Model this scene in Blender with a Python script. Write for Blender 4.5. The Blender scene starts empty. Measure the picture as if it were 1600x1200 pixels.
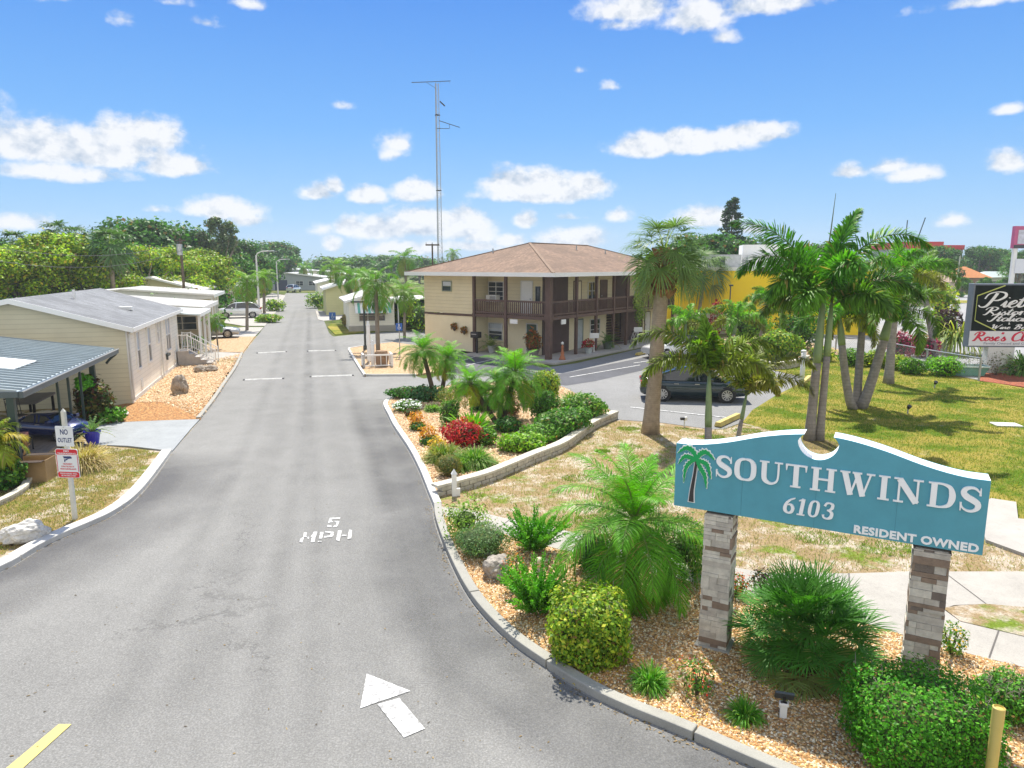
import bpy, bmesh, math, random
import numpy as np
from mathutils import Vector, Matrix

# ---------------------------------------------------------------- camera, sky, sun
SC = bpy.context.scene
COL = SC.collection
F, HOR, CZ = 1090.0, 415.0, 6.0            # focal length and horizon line for a 1600 px wide picture, camera height in metres
PIT = math.atan((600 - HOR) / F)
cd = bpy.data.cameras.new("camera"); cam = bpy.data.objects.new("camera", cd); COL.objects.link(cam)
cam.location = (0, 0, CZ); cam.rotation_euler = (math.pi / 2 - PIT, 0, 0)
cd.sensor_fit = 'HORIZONTAL'; cd.sensor_width = 36.0; cd.lens = 36.0 * F / 1600
cd.clip_start = 0.1; cd.clip_end = 12000
SC.camera = cam

SUN_EL, SUN_AZ = math.radians(57), math.radians(-5)      # azimuth measured from +Y towards +X
SUN_STRENGTH, SKY_STRENGTH, EXPOSURE = 4.9, 0.15, 0.66
sd = bpy.data.lights.new("sun", 'SUN'); sun = bpy.data.objects.new("sun", sd); COL.objects.link(sun)
sd.energy = SUN_STRENGTH; sd.angle = math.radians(1.0); sd.color = (1.0, 0.94, 0.83)
sdir = Vector((math.sin(SUN_AZ) * math.cos(SUN_EL), math.cos(SUN_AZ) * math.cos(SUN_EL), math.sin(SUN_EL)))
sun.rotation_euler = sdir.to_track_quat('Z', 'Y').to_euler(); sun.location = (0, 0, 40)

SC.view_settings.view_transform = 'Standard'; SC.view_settings.look = 'None'
SC.view_settings.exposure = EXPOSURE; SC.view_settings.gamma = 1.0
try:
    SC.cycles.max_bounces = 8; SC.cycles.diffuse_bounces = 3; SC.cycles.transmission_bounces = 4
    SC.cycles.glossy_bounces = 3; SC.cycles.volume_bounces = 0; SC.cycles.use_denoising = True
    SC.cycles.sample_clamp_indirect = 6; SC.cycles.caustics_reflective = False; SC.cycles.caustics_refractive = False
except Exception: pass

def ray(px, py):
    x = (px - 800) / F; y = (600 - py) / F
    return (x, math.cos(PIT) + y * math.sin(PIT), -math.sin(PIT) + y * math.cos(PIT))
def G(px, py, z=0.0):
    d = ray(px, py); t = (z - CZ) / d[2]
    return Vector((d[0] * t, d[1] * t, z))
def AT(px, py, Y):
    d = ray(px, py); t = Y / d[1]
    return Vector((d[0] * t, Y, CZ + d[2] * t))
def ZT(base, py):                       # height above ground, over a ground point, of the picture row py
    d = ray(800, py); return CZ + d[2] * base[1] / d[1]
def PL(px, py, A, u):                   # (distance along u from A, height) on the upright plane through A
    d = ray(px, py); nx, ny = -u[1], u[0]
    t = (A[0] * nx + A[1] * ny) / (d[0] * nx + d[1] * ny)
    return ((d[0] * t - A[0]) * u[0] + (d[1] * t - A[1]) * u[1], CZ + d[2] * t)

# ---- world: Nishita sky with clouds laid out by compass direction and elevation
wd = bpy.data.worlds.new("World"); SC.world = wd; wd.use_nodes = True
nt = wd.node_tree; nt.nodes.clear()
def WN(t, **k):
    n = nt.nodes.new(t)
    for a, b in k.items(): setattr(n, a, b)
    return n
def setin(tree, sock, v):
    if isinstance(v, bpy.types.NodeSocket): tree.links.new(v, sock)
    elif v is not None: sock.default_value = v
def mth(tree, op, a, b=None, c=None, clamp=False):
    n = tree.nodes.new('ShaderNodeMath'); n.operation = op; n.use_clamp = clamp
    for i, v in enumerate((a, b, c)):
        if v is not None: setin(tree, n.inputs[i], v)
    return n.outputs[0]
def vmt(tree, op, a, b=None, c=None):
    n = tree.nodes.new('ShaderNodeVectorMath'); n.operation = op
    for i, v in enumerate((a, b, c)):
        if v is not None: setin(tree, n.inputs[i], v)
    return n.outputs['Value'] if op in ('LENGTH', 'DOT_PRODUCT', 'DISTANCE') else n.outputs[0]
def mixc(tree, f, a, b, mode='MIX'):
    n = tree.nodes.new('ShaderNodeMix'); n.data_type = 'RGBA'; n.blend_type = mode
    setin(tree, n.inputs[0], f); setin(tree, n.inputs[6], a); setin(tree, n.inputs[7], b)
    return n.outputs[2]
def ramp(tree, f, stops, interp='LINEAR'):
    n = tree.nodes.new('ShaderNodeValToRGB'); e = n.color_ramp.elements; n.color_ramp.interpolation = interp
    while len(e) < len(stops): e.new(0.5)
    for el, (p, c) in zip(e, stops):
        el.position = p; el.color = (c, c, c, 1) if isinstance(c, (int, float)) else (*c[:3], 1)
    setin(tree, n.inputs[0], f); return n.outputs[0]
sky = WN('ShaderNodeTexSky'); sky.sky_type = 'NISHITA'; sky.sun_disc = False
sky.sun_elevation = SUN_EL; sky.sun_rotation = SUN_AZ; sky.air_density = 1.15; sky.dust_density = 0.35; sky.ozone_density = 3.2; sky.altitude = 50
tc = WN('ShaderNodeTexCoord'); sx = WN('ShaderNodeSeparateXYZ'); nt.links.new(tc.outputs['Generated'], sx.inputs[0])
az = mth(nt, 'ARCTAN2', sx.outputs[0], sx.outputs[1]); el = mth(nt, 'ARCSINE', sx.outputs[2])
cb = WN('ShaderNodeCombineXYZ'); nt.links.new(az, cb.inputs[0]); nt.links.new(el, cb.inputs[1]); UV = cb.outputs[0]
def azel(px, py):
    d = Vector(ray(px, py)).normalized(); return math.atan2(d.x, d.y), math.asin(d.z)
# clouds: centre, half width, half height (in picture pixels of the photograph), strength
CL = [(60,232,95,46,1.15),(150,240,120,44,1.2),(215,215,80,38,1.1),(270,262,60,24,1.1),(95,272,110,22,.9),
 (35,350,50,20,.8),(350,330,60,24,.95),(385,345,35,18,.8),(245,328,26,10,.7),
 (500,303,32,18,.95),(523,295,18,18,.9),(573,308,32,20,1.1),(650,303,38,24,1.15),(620,226,28,24,.8),(612,240,26,18,.6),(535,166,20,10,.55),
 (545,357,24,20,1.15),(600,362,55,26,1.1),(660,354,60,32,1.2),(720,356,64,32,1.2),(750,372,36,18,.9),(520,384,16,18,.9),(640,390,70,18,.9),(740,386,50,14,.9),(505,360,26,14,.6),
 (800,290,48,28,1.2),(850,288,50,26,1.2),(910,294,44,22,1.2),(850,306,95,20,1.1),(820,346,22,18,.95),(900,376,55,22,1.1),(965,338,22,16,.7),(790,378,30,14,.9),(890,340,30,8,.5),
 (1010,232,62,26,1.15),(1090,226,100,24,1.15),(1170,212,64,22,1.2),(1060,215,40,16,1.0),
 (1000,18,90,34,.9),(1090,30,70,38,.85),(1190,10,100,28,.8),(1130,60,30,22,.6),(965,40,40,14,.6),
 (1105,344,52,22,1.1),(1165,360,30,14,.7),(1330,270,34,16,.85),(1390,262,44,18,.75),(1430,274,50,20,.85),(1578,256,40,24,.9),(1576,172,30,12,.7),
 (953,136,20,12,.7),(903,110,12,10,.45),(1492,346,34,16,.65),(1530,4,100,14,.6),(192,30,22,18,.5),(320,36,30,12,.45),(390,6,32,14,.6),(30,-30,120,40,.8),(265,4,30,10,.4),
 (1700,200,90,40,1.0),(1900,120,150,60,1.0),(-120,150,110,50,1.0),(-250,330,140,40,1.0),(700,-250,220,80,1.0),(1300,-400,300,110,1.0),(100,-500,260,100,1.0),(1750,350,80,30,.9)]
field = None
for (x, y, a, b, s) in CL:
    u0, v0 = azel(x, y); ua, _ = azel(x + a, y); _, vb = azel(x, y - b)
    A_, B_ = abs(ua - u0) * 1.38, abs(vb - v0) * 1.42
    d = vmt(nt, 'MULTIPLY_ADD', UV, (1 / A_, 1 / B_, 0), (-u0 / A_, -v0 / B_, 0))
    s2 = WN('ShaderNodeSeparateXYZ'); nt.links.new(d, s2.inputs[0])
    neg = mth(nt, 'MINIMUM', s2.outputs[1], 0.0)
    yy = mth(nt, 'MULTIPLY_ADD', neg, 0.9, s2.outputs[1])
    r2 = mth(nt, 'MULTIPLY_ADD', yy, yy, mth(nt, 'MULTIPLY', s2.outputs[0], s2.outputs[0]))
    val = mth(nt, 'MULTIPLY_ADD', mth(nt, 'SQRT', r2), -s, s)
    field = val if field is None else mth(nt, 'SMOOTH_MAX', field, val, 0.18)
def cloudnoise(off):
    v = vmt(nt, 'MULTIPLY_ADD', UV, (1, 1.35, 1), off)
    n = WN('ShaderNodeTexNoise'); n.inputs['Scale'].default_value = 26; n.inputs['Detail'].default_value = 10; n.inputs['Roughness'].default_value = 0.62
    nt.links.new(v, n.inputs['Vector']); return n.outputs['Fac']
n0 = cloudnoise((0, 0, 0.3)); n1 = cloudnoise((0.006, 0.022, 0.3))
fld = mth(nt, 'MULTIPLY_ADD', mth(nt, 'SUBTRACT', n0, 0.5), 1.8, mth(nt, 'MULTIPLY_ADD', field, 1.35, -0.12))
dn = WN('ShaderNodeMapRange'); dn.interpolation_type = 'SMOOTHSTEP'; nt.links.new(fld, dn.inputs[0]); dn.inputs[1].default_value = 0.0; dn.inputs[2].default_value = 0.72
thick = WN('ShaderNodeMapRange'); nt.links.new(fld, thick.inputs[0]); thick.inputs[1].default_value = 0.1; thick.inputs[2].default_value = 1.0
relief = mth(nt, 'MULTIPLY', mth(nt, 'SUBTRACT', n0, n1), 3.6)
lit = mth(nt, 'ADD', 0.84, relief, clamp=True)
KC = 1 / (SKY_STRENGTH * 2 ** EXPOSURE)
ccol = mixc(nt, lit, tuple(x * KC for x in (.50, .60, .74)) + (1,), tuple(x * KC for x in (.97, .98, 1.0)) + (1,))
hs = WN('ShaderNodeHueSaturation'); nt.links.new(sky.outputs[0], hs.inputs['Color']); hs.inputs['Saturation'].default_value = 1.12; hs.inputs['Value'].default_value = 1.0
K = 1 / (SKY_STRENGTH * 2 ** EXPOSURE)
def lin(r, g, b): return tuple(((x / 255 + .055) / 1.055) ** 2.4 for x in (r, g, b))
grad = ramp(nt, mth(nt, 'MULTIPLY', el, 1 / math.radians(60), clamp=True), [(0.0, lin(176, 212, 243)), (.06, lin(150, 201, 247)), (.17, lin(112, 178, 247)), (.33, lin(76, 146, 236)), (.5, lin(54, 124, 220)), (.75, lin(56, 122, 212)), (1.0, lin(86, 146, 220))])
grad = vmt(nt, 'SCALE', grad); grad.node.inputs['Scale'].default_value = K
skyc = mixc(nt, .06, grad, hs.outputs[0])
# unseen bright cloud added behind the viewpoint and to the right, as fill light
nb = WN('ShaderNodeTexNoise'); nb.inputs['Scale'].default_value = 3.0; nb.inputs['Detail'].default_value = 5; nt.links.new(tc.outputs['Generated'], nb.inputs['Vector'])
back = mth(nt, 'MULTIPLY', ramp(nt, mth(nt, 'MULTIPLY_ADD', sx.outputs[1], -1.0, mth(nt, 'MULTIPLY_ADD', mth(nt, 'MAXIMUM', mth(nt, 'SUBTRACT', sx.outputs[0], 0.62), 0.0), 4.5, 0.15)), [(.0, 0), (.5, 1)]), ramp(nt, nb.outputs['Fac'], [(.36, 0), (.5, 1)]))
skyb = mixc(nt, mth(nt, 'MULTIPLY', back, 0.92), skyc, tuple(x * KC for x in (1.2, 1.17, 1.10)) + (1,))
wcol = mixc(nt, mth(nt, 'MULTIPLY', dn.outputs[0], 0.95), skyb, ccol)
bg = WN('ShaderNodeBackground'); nt.links.new(wcol, bg.inputs[0]); bg.inputs[1].default_value = SKY_STRENGTH
wo = WN('ShaderNodeOutputWorld'); nt.links.new(bg.outputs[0], wo.inputs[0])
try: wd.cycles.sampling_method = 'MANUAL'; wd.cycles.sample_map_resolution = 512
except Exception: pass

# ---------------------------------------------------------------- materials
MATS = {}
def newmat(name):
    m = bpy.data.materials.new(name); m.use_nodes = True; t = m.node_tree
    return m, t, t.nodes['Principled BSDF']
def noise(t, scale, detail=4, rough=.6, vec=None, out='Fac'):
    n = t.nodes.new('ShaderNodeTexNoise'); n.inputs['Scale'].default_value = scale; n.inputs['Detail'].default_value = detail; n.inputs['Roughness'].default_value = rough
    if vec is not None: t.links.new(vec, n.inputs['Vector'])
    return n.outputs[out]
def vor(t, scale, vec=None, out='Color', feat='F1'):
    n = t.nodes.new('ShaderNodeTexVoronoi'); n.inputs['Scale'].default_value = scale; n.feature = feat
    if vec is not None: t.links.new(vec, n.inputs['Vector'])
    return n.outputs[out]
def pos(t):
    return t.nodes.new('ShaderNodeNewGeometry').outputs['Position']
def objc(t):
    return t.nodes.new('ShaderNodeTexCoord').outputs['Object']
def bump(t, h, strength, dist, bsdf):
    b = t.nodes.new('ShaderNodeBump'); b.inputs['Strength'].default_value = strength; b.inputs['Distance'].default_value = dist
    t.links.new(h, b.inputs['Height']); t.links.new(b.outputs[0], bsdf.inputs['Normal']); return b
def c4(c): return (c[0], c[1], c[2], 1)
def mul(c, k): return tuple(min(1, x * k) for x in c)
def plain(name, col, rough=.6, metal=0, var=.12, scale=3.0, bmp=0.0, spec=.5, dirt=None):
    if name in MATS: return MATS[name]
    m, t, b = newmat(name); v = objc(t)
    n = noise(t, scale, 5, .65, v)
    c = ramp(t, n, [(.3, mul(col, 1 - var)), (.7, mul(col, 1 + var))])
    if dirt: c = mixc(t, ramp(t, noise(t, scale * .35, 6, .7, v), [(.5, 0), (.75, dirt)]), c, c4(mul(col, .45)))
    t.links.new(c, b.inputs['Base Color']); b.inputs['Roughness'].default_value = rough; b.inputs['Metallic'].default_value = metal
    b.inputs['Specular IOR Level'].default_value = spec
    if bmp: bump(t, noise(t, scale * 12, 3, .6, v), bmp, .01, b)
    MATS[name] = m; return m
def leafmat(name, trans=.3, rough=.5):
    if name in MATS: return MATS[name]
    m, t, b = newmat(name)
    a = t.nodes.new('ShaderNodeAttribute'); a.attribute_name = 'col'
    t.links.new(a.outputs['Color'], b.inputs['Base Color']); b.inputs['Roughness'].default_value = rough; b.inputs['Specular IOR Level'].default_value = .22
    tr = t.nodes.new('ShaderNodeBsdfTranslucent'); mx = t.nodes.new('ShaderNodeMixShader'); mx.inputs[0].default_value = trans
    t.links.new(mixc(t, 1.0, a.outputs['Color'], (1.0, 1.25, .45, 1), 'MULTIPLY'), tr.inputs[0])
    t.links.new(b.outputs[0], mx.inputs[1]); t.links.new(tr.outputs[0], mx.inputs[2])
    t.links.new(mx.outputs[0], t.nodes['Material Output'].inputs[0]); MATS[name] = m; return m
LEAF = leafmat('leaf', .36); FLOWER = leafmat('petals', .2, .6)

def asphalt(name, base, patch=.12, spk=.5):
    m, t, b = newmat(name); p = pos(t)
    fine = noise(t, 38, 3, .8, p); med = noise(t, 1.1, 6, .62, p); big = noise(t, .16, 4, .6, p)
    stain = ramp(t, noise(t, .55, 5, .7, p), [(.52, 0), (.68, .30)])
    # long faint tyre bands running up the road
    mp = t.nodes.new('ShaderNodeMapping'); mp.inputs['Rotation'].default_value[2] = math.radians(-16.4); mp.inputs['Scale'].default_value = (.9, .045, 1)
    t.links.new(p, mp.inputs[0]); band = noise(t, 1.3, 3, .5, mp.outputs[0])
    c = ramp(t, big, [(.38, mul(base, 1 - patch*1.6)), (.62, mul(base, 1 + patch*1.3))])
    c = mixc(t, ramp(t, band, [(.42, 0), (.62, .42)]), c, c4(mul(base, .70)))
    c = mixc(t, stain, c, c4(mul(base, .66)))
    c = mixc(t, ramp(t, med, [(.4, .3), (.62, 0)]), c, c4(mul(base, 1.3)))
    c = mixc(t, spk, c, ramp(t, fine, [(.3, mul(base, .45)), (.5, base), (.68, mul(base, 1.9))]))
    wv = noise(t, .7, 5, .75, p, 'Color'); vv = vmt(t, 'MULTIPLY_ADD', wv, (2.6, 2.6, 0), p)
    v = t.nodes.new('ShaderNodeTexVoronoi'); v.feature = 'DISTANCE_TO_EDGE'; v.inputs['Scale'].default_value = .12; t.links.new(vv, v.inputs['Vector'])
    crack = ramp(t, v.outputs['Distance'], [(.0, .55), (.0028, 0)])
    crack = mth(t, 'MULTIPLY', crack, ramp(t, noise(t, .25, 2, .5, p), [(.52, 0), (.6, 1)]))
    c = mixc(t, crack, c, c4(mul(base, .35)))
    t.links.new(c, b.inputs['Base Color']); b.inputs['Roughness'].default_value = .88; b.inputs['Specular IOR Level'].default_value = .3
    bump(t, fine, .5, .012, b); return m
def concrete(name, base):
    m, t, b = newmat(name); p = pos(t)
    c = ramp(t, noise(t, 1.3, 6, .7, p), [(.3, mul(base, .80)), (.68, mul(base, 1.08))])
    c = mixc(t, ramp(t, noise(t, 7, 6, .7, p), [(.55, 0), (.75, .5)]), c, c4(mul(base, .5)))
    c = mixc(t, .25, c, ramp(t, noise(t, 60, 2, .6, p), [(.35, mul(base, .6)), (.65, mul(base, 1.25))]))
    t.links.new(c, b.inputs['Base Color']); b.inputs['Roughness'].default_value = .9
    bump(t, noise(t, 30, 3, .6, p), .25, .008, b); return m
def gravel(name, cols, scale, bmp=.9):
    m, t, b = newmat(name); p = pos(t)
    vc = vor(t, scale, p, 'Color'); s = t.nodes.new('ShaderNodeSeparateColor'); t.links.new(vc, s.inputs[0])
    k = len(cols); c = ramp(t, s.outputs[0], [(i / k, cc) for i, cc in enumerate(cols)], 'CONSTANT')
    d = vor(t, scale, p, 'Distance')
    c = mixc(t, ramp(t, d, [(.35, 0), (.75, .75)]), c, c4(mul(cols[0], .22)))
    c = mixc(t, ramp(t, noise(t, .8, 4, .6, p), [(.35, .35), (.6, 0)]), c, c4(mul(cols[1], .75)))
    t.links.new(c, b.inputs['Base Color']); b.inputs['Roughness'].default_value = .85
    bump(t, mth(t, 'SUBTRACT', 1.0, d), bmp, .03, b); return m
def turf(name, green, dry, sand, g_lo=.42, g_hi=.6, s_lo=.6, s_hi=.7, sc=.55):
    m, t, b = newmat(name); p = pos(t)
    fine = noise(t, 26, 4, .85, p); med = noise(t, sc, 7, .7, p); m2 = noise(t, sc * 1.7, 6, .72, vmt(t, 'ADD', p, (31, 17, 5)))
    c = mixc(t, ramp(t, med, [(g_lo, 0), (g_hi, 1)]), c4(dry), c4(green))
    c = mixc(t, ramp(t, m2, [(s_lo, 0), (s_hi, .9)]), c, c4(sand))
    c = mixc(t, 1.0, c, ramp(t, fine, [(.25, .42), (.5, 1.0), (.75, 1.5)]), 'MULTIPLY')
    t.links.new(c, b.inputs['Base Color']); b.inputs['Roughness'].default_value = .95; b.inputs['Specular IOR Level'].default_value = .1
    bump(t, fine, .8, .04, b); return m
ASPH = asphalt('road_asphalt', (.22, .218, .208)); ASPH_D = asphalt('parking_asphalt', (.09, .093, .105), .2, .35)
ASPH_L = asphalt('lot_asphalt', (.225, .225, .222)); CONC = concrete('concrete', (.41, .385, .345)); KERB = concrete('kerb_concrete', (.36, .35, .31))
KERB_W = concrete('painted_kerb', (.60, .59, .56)); DRIVE = concrete('driveway_concrete', (.33, .35, .36)); CONC_W = concrete('pale_concrete', (.42, .395, .36))
GRAV = gravel('tan_gravel', [(.50, .27, .09), (.64, .40, .17), (.72, .54, .31), (.56, .31, .11), (.76, .66, .48), (.38, .19, .07)], 26)
CHIP = gravel('straw_mulch', [(.52, .33, .16), (.62, .42, .23), (.72, .55, .34), (.48, .27, .12)], 16, .6)
OMULCH = gravel('orange_mulch', [(.42, .19, .05), (.52, .25, .07), (.36, .15, .04), (.58, .33, .12)], 14, .6)
RMULCH = gravel('red_mulch', [(.36, .085, .03), (.42, .12, .05), (.28, .06, .02)], 12, .6)
TURF_R = turf('lawn_turf', (.10, .17, .012), (.33, .27, .06), (.42, .36, .22), .44, .58, .62, .74, .5)
TURF_V = turf('verge_turf', (.17, .24, .03), (.35, .255, .14), (.58, .50, .41), .53, .61, .48, .60, .9)
TURF_L = turf('left_turf', (.11, .17, .015), (.30, .22, .09), (.56, .48, .39), .48, .66, .49, .58, .8)
GROUNDM = turf('far_ground', (.06, .11, .015), (.18, .17, .06), (.35, .30, .20), .35, .6, .7, .8, .1)

def siding(name, col, pitch=.2, depth=.5):
    m, t, b = newmat(name); p = pos(t); s = t.nodes.new('ShaderNodeSeparateXYZ'); t.links.new(p, s.inputs[0])
    fr = mth(t, 'FRACT', mth(t, 'DIVIDE', s.outputs[2], pitch))
    c = ramp(t, noise(t, .8, 5, .6, p), [(.3, mul(col, .92)), (.7, mul(col, 1.04))])
    c = mixc(t, ramp(t, fr, [(.0, .5), (.16, 0)]), c, c4(mul(col, .55)))
    t.links.new(c, b.inputs['Base Color']); b.inputs['Roughness'].default_value = .6
    bump(t, mth(t, 'SUBTRACT', 1.0, fr), depth, .03, b); return m
def boards(name, col, pitch, ang):
    m, t, b = newmat(name); p = pos(t); s = t.nodes.new('ShaderNodeSeparateXYZ'); t.links.new(p, s.inputs[0])
    q = mth(t, 'ADD', mth(t, 'MULTIPLY', s.outputs[0], math.cos(ang)), mth(t, 'MULTIPLY', s.outputs[1], math.sin(ang)))
    fr = mth(t, 'FRACT', mth(t, 'DIVIDE', q, pitch))
    c = ramp(t, noise(t, 2, 5, .6, p), [(.3, mul(col, .85)), (.7, mul(col, 1.12))])
    c = mixc(t, ramp(t, fr, [(.0, .7), (.08, 0)]), c, c4(mul(col, .35)))
    t.links.new(c, b.inputs['Base Color']); b.inputs['Roughness'].default_value = .65
    bump(t, ramp(t, fr, [(0, 0), (.1, 1)]), .5, .02, b); return m
def shingle(name, col):
    m, t, b = newmat(name); p = pos(t)
    br = t.nodes.new('ShaderNodeTexBrick'); mp = t.nodes.new('ShaderNodeMapping'); t.links.new(objc(t), mp.inputs[0]); t.links.new(mp.outputs[0], br.inputs[0])
    br.inputs['Scale'].default_value = 1; br.inputs['Brick Width'].default_value = .32; br.inputs['Row Height'].default_value = .14; br.inputs['Mortar Size'].default_value = .006
    br.inputs['Color1'].default_value = c4(mul(col, .78)); br.inputs['Color2'].default_value = c4(mul(col, 1.22)); br.inputs['Mortar'].default_value = c4(mul(col, .4))
    c = mixc(t, ramp(t, noise(t, .45, 6, .7, p), [(.42, 0), (.62, .6)]), br.outputs[0], c4(mul(col, .5)))
    c = mixc(t, 1, c, ramp(t, noise(t, 22, 3, .7, p), [(.3, .8), (.7, 1.2)]), 'MULTIPLY')
    t.links.new(c, b.inputs['Base Color']); b.inputs['Roughness'].default_value = .9
    bump(t, br.outputs['Fac'], -.4, .01, b); return m
BROWN = plain('brown_wood', (.105, .062, .048), .55, var=.25, scale=2, bmp=.3); CREAM = plain('cream_stucco', (.78, .70, .49), .85, var=.05, scale=1.2, bmp=.3)
YSIDE = siding('cream_siding', (.70, .62, .41), .24, .8); GSIDE = siding('beige_siding', (.66, .62, .45), .2); WSIDE = siding('white_siding', (.92, .88, .77), .2, .15)
DBOARD = boards('dark_panelling', (.085, .055, .05), .2, math.radians(37)); WHITE = plain('white_paint', (.80, .80, .78), .5, var=.04, scale=1.5)
WHITE_D = plain('weathered_white', (.68, .68, .65), .6, var=.08, scale=1.5, dirt=.35); SHING = shingle('brown_shingle', (.235, .15, .10)); GSHING = shingle('grey_shingle', (.21, .22, .235))
GLASS = plain('window_glass', (.03, .045, .06), .08, 0, .2, 2, spec=1.0); DGREY = plain('charcoal_metal', (.05, .065, .07), .45, .2, .1, 3)
BLACK = plain('black_plastic', (.015, .015, .016), .5); CHROME = plain('bare_metal', (.5, .5, .5), .3, .9); GALV = plain('galvanised_steel', (.42, .43, .44), .45, .6, .15, 4)
BARK = plain('grey_bark', (.24, .205, .165), .9, var=.3, scale=3, bmp=.8); DBARK = plain('dark_bark', (.10, .075, .05), .95, var=.35, scale=4, bmp=1)
TIRE = plain('tyre_rubber', (.02, .02, .021), .85); ROCK = plain('weathered_rock', (.36, .31, .25), .95, var=.45, scale=4, bmp=1.0, dirt=.6)
LIME = plain('white_limestone', (.62, .60, .56), .95, var=.35, scale=6, bmp=1.0, dirt=.8); BLOCK = plain('garden_wall_block', (.50, .46, .37), .9, var=.2, scale=4, bmp=.8, dirt=.3)
YPAINT = plain('yellow_paint', (.60, .47, .14), .7, var=.15, scale=4, dirt=.5)
def ringbark(name, col, pitch):
    m, t, b = newmat(name); v = objc(t); s = t.nodes.new('ShaderNodeSeparateXYZ'); t.links.new(v, s.inputs[0])
    w = mth(t, 'ADD', s.outputs[2], mth(t, 'MULTIPLY', noise(t, 3, 2, .5, v), .05)); fr = mth(t, 'FRACT', mth(t, 'DIVIDE', w, pitch))
    c = ramp(t, noise(t, 5, 5, .65, v), [(.3, mul(col, .7)), (.7, mul(col, 1.2))])
    c = mixc(t, ramp(t, fr, [(.0, .6), (.22, 0)]), c, c4(mul(col, .5)))
    t.links.new(c, b.inputs['Base Color']); b.inputs['Roughness'].default_value = .9
    bump(t, fr, .5, .03, b); return m
RING = ringbark('ringed_palm_bark', (.30, .27, .25), .13); RING_B = ringbark('brown_palm_bark', (.36, .29, .22), .07); SHAFT = plain('green_crownshaft', (.20, .28, .12), .4, var=.15, scale=3)

# ---------------------------------------------------------------- mesh helpers
class MB:
    def __init__(s): s.v = []; s.f = []; s.m = []; s.c = []
    def add(s, vs, fs, mi=0, col=None):
        o = len(s.v); s.v += [tuple(map(float, v)) for v in vs]
        for f in fs: s.f.append(tuple(o + i for i in f)); s.m.append(mi); s.c.append(col)
        return s
    def box(s, x0, x1, y0, y1, z0, z1, mi=0, M=None, col=None):
        vs = [Vector(p) for p in ((x0,y0,z0),(x1,y0,z0),(x1,y1,z0),(x0,y1,z0),(x0,y0,z1),(x1,y0,z1),(x1,y1,z1),(x0,y1,z1))]
        if M is not None: vs = [M @ v for v in vs]
        return s.add(vs, [(0,3,2,1),(4,5,6,7),(0,1,5,4),(1,2,6,5),(2,3,7,6),(3,0,4,7)], mi, col)
    def bar(s, a, b, w, h=None, mi=0):
        a, b = Vector(a), Vector(b); d = b - a; L = d.length
        if L < 1e-6: return s
        h = w if h is None else h
        M = Matrix.Translation(a) @ d.to_track_quat('Z', 'Y').to_matrix().to_4x4()
        return s.box(-w / 2, w / 2, -h / 2, h / 2, 0, L, mi, M)
    def tube(s, pts, rad, n=10, mi=0, cap=True):
        pts = [Vector(p) for p in pts]; k = len(pts)
        if not hasattr(rad, '__len__'): rad = [rad] * k
        o = len(s.v); up = Vector((0, 0, 1)); prev = None
        for i, p in enumerate(pts):
            d = (pts[min(i + 1, k - 1)] - pts[max(i - 1, 0)]).normalized()
            a = Vector((1, 0, 0)) if prev is None else prev
            if abs(a.dot(d)) > .95: a = Vector((0, 1, 0))
            a = (a - d * a.dot(d)).normalized(); prev = a; b = d.cross(a)
            for j in range(n):
                t = 2 * math.pi * j / n; s.v.append(tuple(p + (a * math.cos(t) + b * math.sin(t)) * rad[i]))
        for i in range(k - 1):
            for j in range(n):
                j2 = (j + 1) % n; s.f.append((o + i*n + j, o + i*n + j2, o + (i+1)*n + j2, o + (i+1)*n + j)); s.m.append(mi); s.c.append(None)
        if cap:
            s.f.append(tuple(o + j for j in range(n))[::-1]); s.m.append(mi); s.c.append(None)
            s.f.append(tuple(o + (k-1)*n + j for j in range(n))); s.m.append(mi); s.c.append(None)
        return s
    def prism(s, poly, z0, z1, mi=0, M=None):       # poly: (x,y) list, extruded along z
        n = len(poly); vs = [Vector((x, y, z0)) for x, y in poly] + [Vector((x, y, z1)) for x, y in poly]
        if M is not None: vs = [M @ v for v in vs]
        return s.add(vs, [tuple(range(n))[::-1], tuple(range(n, 2*n))] + [(i, (i+1) % n, n + (i+1) % n, n + i) for i in range(n)], mi)
    def lathe(s, prof, n=16, mi=0, M=None):         # prof: (r,z)
        vs = []; fs = []
        for r, z in prof:
            for j in range(n): t = 2*math.pi*j/n; vs.append(Vector((r*math.cos(t), r*math.sin(t), z)))
        for i in range(len(prof)-1):
            for j in range(n): j2 = (j+1) % n; fs.append((i*n+j, i*n+j2, (i+1)*n+j2, (i+1)*n+j))
        if M is not None: vs = [M @ v for v in vs]
        return s.add(vs, fs, mi)
    def build(s, name, mats, parent=None, smooth=False, bevel=0, loc=None):
        me = bpy.data.meshes.new(name); me.from_pydata(s.v, [], s.f)
        if not isinstance(mats, (list, tuple)): mats = [mats]
        for m in mats: me.materials.append(m)
        if len(mats) > 1: me.polygons.foreach_set('material_index', s.m)
        if smooth: me.polygons.foreach_set('use_smooth', [True] * len(s.f))
        me.update(); bm = bmesh.new(); bm.from_mesh(me); bmesh.ops.recalc_face_normals(bm, faces=bm.faces); bm.to_mesh(me); bm.free()
        o = bpy.data.objects.new(name, me); COL.objects.link(o)
        if parent is not None: o.parent = parent
        if loc is not None: o.location = loc
        if bevel:
            b = o.modifiers.new('bevel', 'BEVEL'); b.width = bevel; b.segments = 2; b.limit_method = 'ANGLE'; b.angle_limit = math.radians(40)
        return o
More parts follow.
